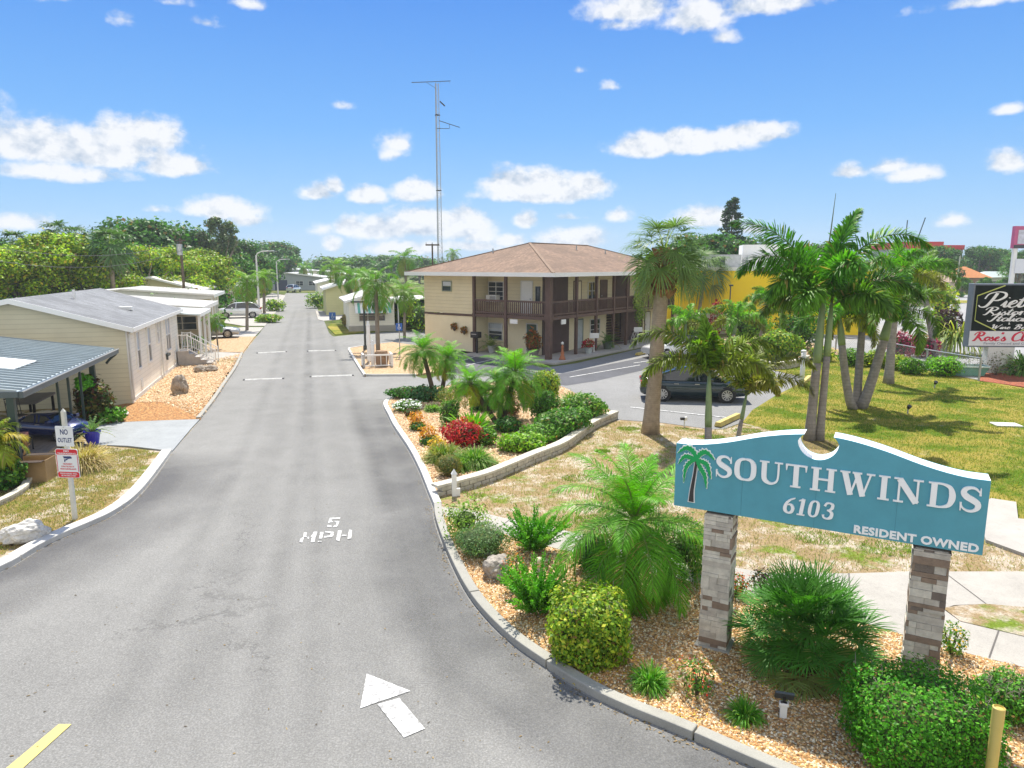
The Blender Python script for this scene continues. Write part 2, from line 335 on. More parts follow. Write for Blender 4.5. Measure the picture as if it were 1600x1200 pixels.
def npmesh(name, V, Q, C=None, mat=LEAF):           # arrays: verts (N,3), quads (M,4), colour per quad (M,3)
    me = bpy.data.meshes.new(name); nv, nq = len(V), len(Q)
    me.vertices.add(nv); me.vertices.foreach_set('co', np.asarray(V, dtype=np.float32).ravel())
    me.loops.add(nq * 4); me.loops.foreach_set('vertex_index', np.asarray(Q, dtype=np.int32).ravel())
    me.polygons.add(nq); me.polygons.foreach_set('loop_start', np.arange(0, nq*4, 4, dtype=np.int32))
    try: me.polygons.foreach_set('loop_total', np.full(nq, 4, dtype=np.int32))
    except Exception: pass
    if C is not None:
        a = me.color_attributes.new('col', 'FLOAT_COLOR', 'CORNER'); cc = np.ones((nq, 4, 4), dtype=np.float32); cc[:, :, :3] = (np.asarray(C)*(1.2 if mat is LEAF else 1))[:, None, :]
        a.data.foreach_set('color', cc.ravel())
    me.materials.append(mat); me.update(calc_edges=True); me.validate(); return me
def obj(name, me, parent=None, loc=(0, 0, 0), rz=0, sc=None):
    o = bpy.data.objects.new(name, me); COL.objects.link(o); o.parent = parent; o.location = loc; o.rotation_euler = (0, 0, rz)
    if sc is not None: o.scale = (sc, sc, sc) if not hasattr(sc, '__len__') else sc
    return o
def thing(name, label, cat, loc=(0, 0, 0), rz=0, group=None):
    o = bpy.data.objects.new(name, None); COL.objects.link(o); o.location = loc; o.rotation_euler = (0, 0, rz); o.empty_display_size = .2
    return tag(o, label, cat, group)
def tag(o, label, cat, group=None):
    o['label'] = label; o['category'] = cat
    if group: o['group'] = group
    return o
def struct(o): o['kind'] = 'structure'; return o
def stuff(o, label, cat): o['kind'] = 'stuff'; o['label'] = label; o['category'] = cat; return o
def copytree(root, label=None, group=None, loc=None, rz=None, sc=None):
    r = root.copy(); COL.objects.link(r)
    if label: r['label'] = label
    if group: r['group'] = group
    if loc is not None: r.location = loc
    if rz is not None: r.rotation_euler = (0, 0, rz)
    if sc is not None: r.scale = (sc, sc, sc)
    for ch in list(root.children):
        c = ch.copy(); COL.objects.link(c); c.parent = r
        for g in list(ch.children): d = g.copy(); COL.objects.link(d); d.parent = c
    return r
def smooth(pts, n=6, closed=False):
    P = [Vector(p) for p in pts]; out = []; k = len(P)
    rng = range(k if closed else k - 1)
    for i in rng:
        if closed: a, b, c, d = P[(i-1) % k], P[i], P[(i+1) % k], P[(i+2) % k]
        else: a, b, c, d = P[max(i-1, 0)], P[i], P[i+1], P[min(i+2, k-1)]
        for j in range(n):
            t = j / n; out.append(.5*((2*b) + (c-a)*t + (2*a-5*b+4*c-d)*t*t + (3*b-a-3*c+d)*t**3))
    if not closed: out.append(P[-1])
    return out
def GP(lst, n=0, closed=False):
    p = [G(x, y) for x, y in lst]
    return smooth(p, n, closed) if n else p
def sheet(name, pts, z, mat):
    a2 = sum(pts[i][0]*pts[(i+1) % len(pts)][1] - pts[(i+1) % len(pts)][0]*pts[i][1] for i in range(len(pts)))
    if a2 < 0: pts = list(pts)[::-1]
    n = len(pts); me = bpy.data.meshes.new(name); V = [(p[0], p[1], z) for p in pts]; F_ = [tuple(range(n))]
    if z > .035: V += [(p[0], p[1], -.02) for p in pts]; F_ += [(i, n+i, n+(i+1) % n, (i+1) % n) for i in range(n)]     # real edges down to the ground
    me.from_pydata(V, [], F_); me.materials.append(mat); me.update(); o = bpy.data.objects.new(name, me); COL.objects.link(o); return struct(o)
def offset(pts, d):
    out = []; k = len(pts)
    for i, p in enumerate(pts):
        t = (pts[min(i+1, k-1)] - pts[max(i-1, 0)]); t.z = 0; t.normalize(); out.append(Vector((p.x - t.y*d, p.y + t.x*d, p.z)))
    return out
def strip_solid(mb, A, B, z0, z1, mi=0):            # solid band between two polylines
    n = len(A); vs = [(p.x, p.y, z) for z in (z0, z1) for L in (A, B) for p in L]
    f = []
    for i in range(n-1):
        f += [(2*n+i, 2*n+i+1, 3*n+i+1, 3*n+i), (i, i+1, 2*n+i+1, 2*n+i), (n+i, 3*n+i, 3*n+i+1, n+i+1)]
    f += [(0, 2*n, 3*n, n), (n-1, 2*n-1, 4*n-1, 3*n-1)]
    mb.add(vs, f, mi)
def kerb(name, pts, w, h, mat, side=1, seg=3.0):
    mb = MB(); n = len(pts); L = 0; start = 0; B = offset(pts, w * side)
    for i in range(1, n):                           # leave joints every few metres
        L += (pts[i] - pts[i-1]).length
        if L > seg or i == n-1:
            a = pts[start:i+1]; b = B[start:i+1]
            if len(a) > 1:
                a = [v.copy() for v in a]; b = [v.copy() for v in b]
                if i < n-1:
                    a[-1] = a[-1].lerp(a[-2], min(.5, .02/max(.02, (a[-1]-a[-2]).length))); b[-1] = b[-1].lerp(b[-2], min(.5, .02/max(.02, (b[-1]-b[-2]).length)))
                strip_solid(mb, a, b, 0.0, h)
            start = i; L = 0
    o = mb.build(name, mat, bevel=.02); return struct(o)
def inpoly(X, Y, poly):
    ins = np.zeros(len(X), bool); n = len(poly)
    for i in range(n):
        x1, y1 = poly[i][0], poly[i][1]; x2, y2 = poly[(i+1) % n][0], poly[(i+1) % n][1]
        c = ((y1 > Y) != (y2 > Y)) & (X < (x2-x1)*(Y-y1)/((y2-y1) if y2 != y1 else 1e-9) + x1); ins ^= c
    return ins
# ---------------------------------------------------------------- the ground, roads, beds
g_ = MB(); g_.add([(-3000, -60, 0), (3000, -60, 0), (3000, 6000, 0), (-3000, 6000, 0)], [(0, 1, 2, 3)]); struct(g_.build('ground', GROUNDM))
sheet('outer_lawn', [(5, -15, 0), (90, -15, 0), (90, 42, 0), (30, 34, 0), (6, 20, 0)], .003, TURF_V); sheet('outer_grass', [(-9.5, -15, 0), (-9.5, 14, 0), (-17, 60, 0), (-70, 60, 0), (-70, -15, 0)], .003, TURF_L)
Z1, Z2, Z3, Z4 = .006, .012, .018, .024
left_kerb_near = GP([(-260,985),(-120,935),(0,894),(60,860),(100,840),(142,822),(172,808),(200,790),(217,775),(232,758),(250,734),(269,707)], 4)
left_kerb_far = GP([(313,656),(335,628),(352,602),(370,575),(380,553)], 4)
left_edge_far = GP([(380,553),(400,527),(412,512),(425,490),(437,470),(447,458)], 2)
right_edge_far = GP([(500,458),(493,465),(497,485),(506,500),(514,520),(522,526)], 2)
island_far = GP([(612,536),(575,541),(548,545),(544,547),(546,552),(566,585),(574,588),(615,588),(650,588)], 4)
bed_kerb = GP([(640,612),(618,622),(603,628),(599,635),(606,650),(615,668),(638,703),(655,736),(669,771),(678,793)], 5)
near_kerb = GP([(678,793),(680,812),(688,838),(704,878),(725,920),(751,957),(793,1000),(840,1035),(916,1084),(982,1116),(1038,1139),(1095,1163),(1152,1189),(1260,1235),(1420,1300),(1700,1400)], 5)
road_pts = left_kerb_near + left_kerb_far + left_edge_far + right_edge_far + GP([(560,522),(700,512),(760,530)]) + GP([(760,545),(640,548)]) + GP([(650,588),(690,600)]) + bed_kerb + near_kerb[1:] + [Vector((14, 2, 0)), Vector((14, -20, 0)), Vector((-22, -20, 0))]
sheet('road', road_pts, Z1, ASPH)
lot_pts = GP([(640,596),(700,585),(700,540),(850,575),(900,568),(1000,545),(1060,532),(1100,540),(1150,560),(1210,578),(1265,592),(1210,620),(1175,642),(1160,660),(1132,671),(1110,671),(1035,661),(964,656),(938,640),(880,612),(840,600),(760,600),(680,612),(640,612)])
sheet('parking_lot', lot_pts, Z2, ASPH_L)
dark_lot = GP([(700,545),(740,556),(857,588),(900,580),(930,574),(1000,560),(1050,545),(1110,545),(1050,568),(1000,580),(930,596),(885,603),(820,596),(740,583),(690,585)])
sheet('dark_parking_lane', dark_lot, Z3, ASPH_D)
sheet('side_street', GP([(522,527),(560,523),(700,512),(720,520),(720,540),(640,537),(560,543),(544,546)]), Z2, ASPH)

# kerbs
kerb('left_kerb_near', left_kerb_near, .30, .13, KERB_W, 1)
kerb('left_kerb_far', left_kerb_far, .16, .12, KERB, 1)
kerb('island_kerb', island_far, .14, .12, KERB_W, 1)
kerb('bed_kerb', bed_kerb, .20, .13, KERB_W, 1)
kerb('entrance_kerb', near_kerb, .19, .13, KERB, 1, 2.4)

# soft-edged stains worn into the asphalt: a transparent film a few mm above the road
def film(name, rows, prof, z, dark):
    m_, t, b = newmat(name); a = t.nodes.new('ShaderNodeAttribute'); a.attribute_name = 'col'; p = pos(t)
    n = mth(t, 'MULTIPLY', a.outputs['Fac'], ramp(t, noise(t, .45, 5, .6, p), [(.30, .35), (.62, 1)])); n = mth(t, 'MULTIPLY', n, ramp(t, noise(t, 34, 3, .8, p), [(.3, 1.0), (.7, .72)]))
    t.links.new(mixc(t, .5, c4(dark), ramp(t, noise(t, 38, 3, .8, p), [(.3, mul(dark, .5)), (.7, mul(dark, 1.7))])), b.inputs['Base Color']); b.inputs['Roughness'].default_value = .85; t.links.new(n, b.inputs['Alpha'])
    R = [[(p_.x, p_.y, z) for p_ in r_] for r_ in rows]; k = len(R[0]); V = np.array([v for r_ in R for v in r_]); Q = []; C = []
    for i in range(len(R)-1):
        for j in range(k-1): Q.append((i*k+j, i*k+j+1, (i+1)*k+j+1, (i+1)*k+j)); C.append([prof[i], prof[i], prof[i+1], prof[i+1]])
    me = bpy.data.meshes.new('road_stain'); me.from_pydata([tuple(v) for v in V], [], Q); at_ = me.color_attributes.new('col', 'FLOAT_COLOR', 'CORNER'); L_ = max(1, k-1)
    cc = np.ones((len(Q), 4, 4), dtype=np.float32); fade = np.interp(np.arange(k), [0, k*.12, k*.88, k-1], [0, 1, 1, 0]); q_ = 0
    for i in range(len(R)-1):
        for j in range(k-1): cc[q_, :, :3] = (np.array([prof[i]*fade[j], prof[i]*fade[j+1], prof[i+1]*fade[j+1], prof[i+1]*fade[j]]))[:, None]; q_ += 1
    at_.data.foreach_set('color', cc.ravel()); me.materials.append(m_)
    o = bpy.data.objects.new('road_stain', me); COL.objects.link(o)
    if me.polygons[0].normal.z < 0: me.flip_normals()
    return struct(o)
nk = bed_kerb[6:] + near_kerb[1:]
film('kerbside_stain', [offset(nk, -d) for d in (.04, .35, .75, 1.2, 1.7)], [.45, .52, .38, .36, 0], .0102, (.075, .077, .082))
lk = left_kerb_near
film('left_kerb_stain', [offset(lk, -d) for d in (.04, .3, .9, 1.6, 2.4)], [.9, .8, .35, .3, 0], .0102, (.10, .10, .105))
cl = GP([(250,1300),(330,1000),(395,800),(432,680),(450,600),(462,540),(470,500),(476,475)], 8); cl2 = GP([(620,1330),(585,1000),(560,820),(535,700),(517,610),(505,550),(496,500),(489,475)], 8)
for c_, nm in ((cl, 'left_lane_wear'), (cl2, 'right_lane_wear')):
    film(nm, [offset(c_, d) for d in (-1.3, -.9, -.55, -.15, .25, .6, .95, 1.35)], [0, .20, .04, .14, .12, .05, .18, 0], .0108, (.12, .12, .118))
# beds and lawns (all the same plot-by-plot sheets)
near_bed = [v for v in offset(near_kerb, .17)[1:]] + [Vector((14, 3, 0)), Vector((16, 8.5, 0))] + GP([(1600,1048),(1464,1014),(1371,984),(1290,962),(1140,928),(1000,893),(885,865),(800,842),(740,822),(700,812)])
sheet('gravel_bed', near_bed, .05, GRAV)
walk = GP([(680,794),(730,799),(785,812),(885,833),(1000,862),(1140,889),(1200,900),(1326,900),(1419,897),(1473,897),(1640,897),(1760,900),(1760,960)]) + GP([(1640,945),(1600,953),(1540,948),(1490,950),(1473,956),(1500,976),(1600,1000),(1700,1025),(1700,1072),(1600,1048),(1464,1014),(1371,984),(1290,962),(1140,928),(1000,893),(885,865),(800,842),(740,822),(700,812),(681,806)])
sheet('sidewalk', walk, .056, CONC)
sheet('lawn_verge', GP([(680,776),(714,766),(759,753),(798,737),(837,720),(877,704),(903,686),(927,669),(964,657),(1035,662),(1110,672),(1132,672),(1160,662),(1290,690),(1560,800),(1720,870),(1720,899),(1640,897),(1419,897),(1326,900),(1200,900),(1140,889),(1000,862),(885,833),(785,812),(730,799),(681,793)]), Z4, TURF_V)
sheet('lawn', GP([(1265,592),(1210,620),(1175,642),(1160,661),(1260,690),(1540,800),(1700,850),(1900,860),(1900,640),(1700,606),(1600,607),(1529,595),(1450,580),(1300,556),(1200,570),(1190,575)]), .03, TURF_R)
sheet('walk_verge', GP([(1473,955),(1500,951),(1540,948.5),(1600,953.5),(1640,945.5),(1800,925),(1800,1045),(1700,1024.5),(1600,999.5),(1500,975.5)]), .064, TURF_V)
sheet('side_path', GP([(1520,800),(1548,784),(1587,790),(1590,816),(1640,822),(1640,890),(1600,872),(1540,850)]), .10, CONC_W)
m_ = MB(); joints = [((800,813),(770,835)),((925,844),(905,871)),((1060,872),(1050,905)),((1215,900),(1200,938)),((1326,900),(1330,972)),((1473,897),(1540,948)),((1440,955),(1420,1000)),((1560,990),(1545,1033))]
for a, b in joints: A, B = G(*a), G(*b); d = (B-A).normalized(); n_ = Vector((-d.y, d.x, 0))*.012; m_.add([A-n_, B-n_, B+n_, A+n_], [(0,1,2,3)])
for v in range(len(m_.v)): m_.v[v] = (m_.v[v][0], m_.v[v][1], .0605)
struct(m_.build('sidewalk_joints', plain('joint_dark', (.12, .11, .10), .95)))  # thin dark grey strips laid along the sidewalk joints
island_bed = [v for v in offset(bed_kerb, .18)][:-6] + GP([(681,775),(714,765),(759,752),(798,736),(837,719),(877,703),(903,685),(927,668),(964,651),(935,636),(880,608),(840,600),(760,600),(680,608)])
sheet('mulch_bed', island_bed, .10, CHIP)
sheet('far_island_bed', offset(island_far, .12) + GP([(700,580),(700,545),(640,540)]), .09, CHIP)
# left side
sheet('left_verge', offset(left_kerb_near, .28) + GP([(150,697),(120,700),(60,720),(0,745),(-200,800),(-400,900)]), .05, TURF_L)
sheet('driveway', GP([(269,707),(300,670),(313,656),(200,658),(150,664),(120,672),(145,697),(200,699)]), .056, DRIVE)
sheet('orange_mulch_bed', GP([(313,657),(322,640),(335,627),(250,629),(207,630),(180,636),(185,662),(250,659)]), .06, OMULCH)
sheet('front_gravel_bed', offset(left_kerb_far, .15) + GP([(373,568),(300,571),(277,573),(240,598),(208,631),(250,630),(335,628)]), .065, CHIP)
sheet('front_walk', GP([(283,566),(376,560),(380,553),(330,551),(310,556)]), .07, CONC_W)
sheet('tree_gravel_bed', GP([(380,552),(398,527),(340,528),(322,545),(330,551)]), .075, CHIP)
sheet('silver_car_driveway', GP([(398,527),(412,512),(380,512),(330,518),(300,530),(340,528)]), .06, CONC_W)
sheet('suv_driveway', GP([(414,510),(432,487),(400,480),(360,488),(350,505),(380,510)]), .06, CONC_W)
sheet('far_driveway', GP([(433,485),(446,462),(425,458),(400,470),(405,482)]), .06, CONC_W)
sheet('right_drive_far', GP([(493,486),(497,500),(505,502),(530,500),(540,492),(530,488)]), .06, CONC_W)
sheet('corner_grass', GP([(524,524),(512,512),(516,507),(600,508),(700,505),(700,508),(560,521)]), .07, TURF_R)
sheet('planted_corner', GP([(1095,540),(1160,562),(1200,574),(1300,557),(1330,552),(1240,530),(1130,528)]), .08, CHIP)
# neighbour's lot, road and far strips
sheet('neighbour_lot', GP([(1240,536),(1330,552),(1398,566),(1450,579),(1529,594),(1600,600),(1900,630),(2300,600),(1800,462),(1480,461),(1360,480)]), .02, asphalt('pale_asphalt', (.30, .30, .30), .1))
sheet('red_mulch_bed', GP([(1530,596),(1535,583),(1575,577),(1640,584),(1800,600),(1800,628),(1600,606)]), .05, RMULCH)
sheet('far_grass_strip', GP([(1400,455),(1500,459),(1800,459),(1800,453),(1500,452),(1400,450)]), .05, TURF_R)
sheet('far_road', GP([(1300,449),(1800,452),(2200,452),(2200,440),(1300,438)]), .04, ASPH_L)
sheet('lot_divider_grass', GP([(1420,473),(1540,474),(1540,470),(1420,469)]), .06, TURF_R)

# worn edge between kerb and asphalt, painted markings
def paint(name, polys, z, mat):
    m = MB()
    for k, p in enumerate(polys): m.add([(q[0], q[1], z + .0003*k) for q in p], [tuple(range(len(p)))])
    o = m.build(name, mat)
    for f in o.data.polygons:
        if f.normal.z < 0: f.flip()
    return struct(o)
def wornpaint(name, col, thr=.47):
    m, t, b = newmat(name); p = pos(t); k = ramp(t, noise(t, 9, 7, .8, p), [(thr, 0), (thr + .1, .85)])
    t.links.new(mixc(t, k, c4(col), (.22, .215, .21, 1)), b.inputs['Base Color']); b.inputs['Roughness'].default_value = .8; return m
WPAINT = wornpaint('worn_white_paint', (.74, .75, .74)); YROAD = wornpaint('worn_yellow_paint', (.62, .52, .17), .6)
paint('road_arrow', [GP([(573,1054),(641,1081),(563,1108)]), GP([(590,1102),(624,1092),(664,1140),(631,1154)])], Z1 + .010, WPAINT)
paint('yellow_line', [GP([(12,1200),(92,1133),(112,1133),(38,1200),(-20,1260),(-60,1260)])], Z1 + .010, YROAD)
def pxz(cx, cy, s): return lambda x, y: G(cx + x/s, cy + y/s)
q = pxz(440, 790, 11.43)
def QP(l): return [q(*p) for p in l]
paint('speed_limit_marking', [
 QP([(860,228),(1050,222),(1040,246),(900,252),(885,292),(850,322),(833,318)]), QP([(890,290),(925,290),(905,305),(870,310)]), QP([(948,283),(1032,290),(1015,350),(985,388),(918,392),(925,375),(965,362),(988,312),(948,306)]), QP([(828,358),(895,372),(888,394),(815,392)]),
 QP([(398,490),(445,492),(455,572),(390,572)]), QP([(385,580),(400,580),(368,676),(318,664),(335,600)]), QP([(470,570),(492,572),(488,604),(462,600)]), QP([(575,482),(640,480),(608,572),(520,572)]), QP([(540,580),(604,580),(585,668),(522,668)]),
 QP([(690,485),(752,482),(722,604),(668,600)]), QP([(785,474),(930,480),(925,545),(895,575),(755,584),(760,562),(870,546),(880,500),(778,492)]), QP([(655,648),(718,642),(710,660),(642,662)]),
 QP([(1010,458),(1076,462),(1030,650),(975,630),(985,560)]), QP([(1080,540),(1165,530),(1158,552),(1076,558)]), QP([(1208,440),(1256,450),(1245,600),(1178,618),(1190,540)])], Z1 + .010, WPAINT)
# speed bumps: low dark humps edged with white
for n_, (a, b) in enumerate([((383,594),(441,592)),((487,589),(550,587)),((403,552),(446,550)),((482,549),(523,548))]):
    A, B = G(*a), G(*b); u = (B-A); L = u.length; ang = math.atan2(u.y, u.x)
    lab = ['left half of the nearer speed hump on the road', 'right half of the nearer speed hump on the road', 'left half of the farther speed hump on the road', 'right half of the farther speed hump on the road'][n_]
    t_ = thing('speed_hump', lab, 'speed bump', A, ang, 'speed humps across the road')
    prof = [(-.12, 0), (-.08, .03), (-.03, .05), (.03, .05), (.08, .03), (.12, 0)]; m = MB()
    vs = [(x, y, z + .008) for x in (0, L) for y, z in prof]; m.add(vs, [tuple(range(6)), tuple(range(6, 12))[::-1]] + [(i, i+1, i+7, i+6) for i in range(5)]); m.build('hump_body', plain('pale_rubber', (.50, .50, .48), .8, var=.2, scale=6, dirt=.5), t_)
    for x_ in (-.10, L): m = MB(); m.box(x_, x_+.10, -.11, .11, .008, .05); m.build('end_cap', BLACK, t_, bevel=.01)
# parking lines, wheel stops
lines = [((985,637),(1150,655)),((1000,571),(890,590)),((716,566),(742,558)),((728,572),(770,562)),((990,568),(1030,562))]
paint('parking_lines', [[A - n*.05, B - n*.05, B + n*.05, A + n*.05] for A, B, n in [(G(*a), G(*b), Vector((-(G(*b)-G(*a)).normalized().y, (G(*b)-G(*a)).normalized().x, 0))) for a, b in lines]], Z3 + .012, WPAINT)
def wheel_stop(a, b, label, mat):
    A, B = G(*a), G(*b); u = B-A; L = u.length
    t_ = MB(); t_.prism([(-.14, 0), (.14, 0), (.09, .17), (-.09, .17)], 0, L, 0, Matrix.Rotation(math.pi/2, 4, 'X') @ Matrix.Rotation(math.pi/2, 4, 'Y') if False else Matrix(((0,0,1,0),(1,0,0,0),(0,1,0,0),(0,0,0,1))))
    o = t_.build('wheel_stop', mat, bevel=.015, loc=(A.x, A.y, .03)); o.rotation_euler = (0, 0, math.atan2(u.y, u.x)); return tag(o, label, 'wheel stop', 'concrete wheel stops in the parking lot')
wheel_stop((1121,668), (1153,653), 'yellow concrete wheel stop nearest, behind the left end of the big blue sign', YPAINT)
wheel_stop((1253,603), (1265,592), 'short yellow wheel stop beside the white post near the twin-trunk palm', YPAINT)
wheel_stop((995,556), (1012,552), 'yellow wheel stop near the far end of the two-storey building walkway', YPAINT)

# ---- scattered ground detail
def scatter(poly, n, seed, bounds=None):
    r = np.random.default_rng(seed); P = np.array([(p[0], p[1]) for p in poly]); lo, hi = P.min(0), P.max(0)
    if bounds: lo = np.maximum(lo, bounds[:2]); hi = np.minimum(hi, bounds[2:])
    X = r.uniform(lo[0], hi[0], n*3); Y = r.uniform(lo[1], hi[1], n*3); k = inpoly(X, Y, P); X, Y = X[k][:n], Y[k][:n]
    return X, Y, r
def chips(name, poly, n, z, size, cols, seed, bounds=None, label='', cat='gravel'):
    X, Y, r = scatter(poly, n, seed, bounds); n = len(X)
    s = size * r.uniform(.5, 1.4, n); a = r.uniform(0, 6.28, n); w = s * r.uniform(.35, .8, n); h = s * r.uniform(.15, .5, n); tz = r.uniform(-.4, .4, n)
    ca, sa = np.cos(a), np.sin(a); c = np.stack([X, Y, np.full(n, z)], 1)
    ax = np.stack([ca, sa, tz], 1) * s[:, None]; ay = np.stack([-sa, ca, r.uniform(-.3, .3, n)], 1) * w[:, None]; az_ = np.array([0, 0, 1.]) * h[:, None]
    V = np.stack([c-ax, c-ay, c+ax, c+ay, c+az_*1.6-ax*.45, c+az_*1.6-ay*.45, c+az_*1.6+ax*.45, c+az_*1.6+ay*.45], 1).reshape(-1, 3)
    b = (np.arange(n)*8)[:, None, None]; Q = (b + np.array([[4,5,6,7],[0,1,5,4],[1,2,6,5],[2,3,7,6],[3,0,4,7]])).reshape(-1, 4)
    cc = np.array(cols)[r.integers(0, len(cols), n)] * r.uniform(.75, 1.25, (n, 1)); return stuff(obj(name, npmesh(name, V, Q, np.repeat(cc, 5, 0), plain_attr('stone_chip'))), label, cat)
def plain_attr(name):
    if name in MATS: return MATS[name]
    m, t, b = newmat(name); a = t.nodes.new('ShaderNodeAttribute'); a.attribute_name = 'col'; t.links.new(a.outputs['Color'], b.inputs['Base Color']); b.inputs['Roughness'].default_value = .8; MATS[name] = m; return m
GC = [(.52,.28,.10),(.68,.44,.19),(.76,.58,.35),(.58,.33,.12),(.80,.70,.52),(.36,.18,.07)]
chips('gravel_chips', near_bed, 60000, .052, .022, GC, 5, (-6, 5, 12, 20), 'loose tan and brown pebbles covering the bed under the sign')
chips('mulch_chips', island_bed, 26000, .102, .045, [(.55,.36,.19),(.66,.46,.27),(.75,.6,.4),(.45,.26,.12)], 6, None, 'pale straw coloured bark chips in the kerbed island bed', 'mulch')
chips('front_chips', left_kerb_far + GP([(300,571),(277,573),(208,631),(250,630)]), 6000, .068, .05, [(.55,.36,.19),(.66,.46,.27),(.75,.6,.4),(.45,.26,.12)], 7, None, 'pale bark chips in front of the white sided mobile home', 'mulch')
def blades(name, poly, n, z, h, cols, seed, label, bounds=None, clump=None):
    X, Y, r = scatter(poly, n, seed, bounds)
    if clump:
        C = r.uniform(0, 1, (clump[0], 2)); P = np.array([(p[0], p[1]) for p in poly]); lo, hi = P.min(0), P.max(0); C = lo + C*(hi-lo)
        k = r.integers(0, clump[0], n); rr = clump[1]*r.uniform(.4, 1.3, clump[0])[k]*np.sqrt(r.uniform(0, 1, n)); th = r.uniform(0, 6.28, n)
        X = C[k, 0] + rr*np.cos(th)*1.4; Y = C[k, 1] + rr*np.sin(th); m = inpoly(X, Y, P); X, Y = X[m], Y[m]
    n = len(X); a = r.uniform(0, 6.28, n); w = h*.16; hh = h*r.uniform(.5, 1.3, n)
    dx, dy = np.cos(a)*w, np.sin(a)*w; lx, ly = r.normal(0, .5, n)*hh, r.normal(0, .5, n)*hh
    V = np.stack([np.stack([X-dx, Y-dy, np.full(n, z)], 1), np.stack([X+dx, Y+dy, np.full(n, z)], 1), np.stack([X+lx+dx*.2, Y+ly+dy*.2, z+hh], 1), np.stack([X+lx-dx*.2, Y+ly-dy*.2, z+hh], 1)], 1).reshape(-1, 3)
    Q = np.arange(n*4).reshape(-1, 4); cc = np.array(cols)[r.integers(0, len(cols), n)]*r.uniform(.7, 1.3, (n, 1))
    return stuff(obj(name, npmesh(name, V, Q, cc)), label, 'grass')
verge_poly = GP([(714,770),(759,757),(798,741),(837,724),(877,708),(903,690),(927,673),(964,659),(1110,674),(1160,664),(1290,690),(1560,800),(1600,870),(1600,895),(1419,895),(1326,898),(1200,898),(1140,887),(1000,860),(885,831),(785,810)])
lawn_poly = GP([(1265,594),(1175,644),(1165,662),(1260,690),(1540,800),(1640,850),(1700,840),(1700,612),(1600,609),(1529,598),(1450,583),(1300,560),(1200,573)])
leftv_poly = offset(left_kerb_near, .5) + GP([(145,700),(120,702),(60,722),(0,747),(-200,800)])
blades('dry_grass', verge_poly, 42000, .024, .05, [(.40,.30,.16),(.34,.26,.12),(.22,.26,.06),(.5,.41,.27)], 11, 'short dry grass on the sandy verge behind the sidewalk')
blades('green_tufts', verge_poly, 26000, .024, .055, [(.16,.26,.02),(.22,.30,.04),(.12,.22,.02)], 12, 'small green grass tufts dotted over the sandy verge', None, (60, .40))
blades('lawn_grass', lawn_poly, 60000, .03, .06, [(.14,.21,.02),(.30,.28,.05),(.10,.18,.015),(.38,.32,.08)], 13, 'yellow green lawn grass right of the parking lot')
blades('left_grass', leftv_poly, 26000, .05, .055, [(.16,.22,.03),(.32,.25,.11),(.40,.31,.17),(.40,.32,.18)], 14, 'patchy grass around the sign pole on the left verge')

# ---------------------------------------------------------------- plant builders
def rotz(V, a):
    c, s = math.cos(a), math.sin(a); W = V.copy(); W[:, 0] = V[:, 0]*c - V[:, 1]*s; W[:, 1] = V[:, 0]*s + V[:, 1]*c; return W
def cat(parts):
    V, Q, C, o = [], [], [], 0
    for v, q_, c in parts: V.append(v); Q.append(q_ + o); C.append(c); o += len(v)
    return np.concatenate(V), np.concatenate(Q), np.concatenate(C)
def nrm(a): return a / (np.linalg.norm(a, axis=1, keepdims=True) + 1e-9)
def strips(P, D, L, W, droop, N, cols):
    """tapering three-point leaf blades: base P, direction D, length L, width W, tip droop"""
    n = len(P); S = nrm(np.cross(D, N)); g = np.array([0, 0, -1.0])
    L1 = L[:, None]; W1 = W[:, None]; dr = droop[:, None]
    p1 = P + D*L1*.45 + g*dr*L1*.12; p2 = P + D*L1*.80 + g*dr*L1*.42; p3 = P + D*L1*.98 + g*dr*L1*.80
    V = np.stack([P-S*W1*.2, P+S*W1*.2, p1-S*W1*.5, p1+S*W1*.5, p2-S*W1*.36, p2+S*W1*.36, p3-S*W1*.04, p3+S*W1*.04], 1).reshape(-1, 3)
    b = (np.arange(n)*8)[:, None, None]; Q = (b + np.array([[0,1,3,2],[2,3,5,4],[4,5,7,6]])).reshape(-1, 4)
    return V, Q, np.repeat(cols, 3, 0)
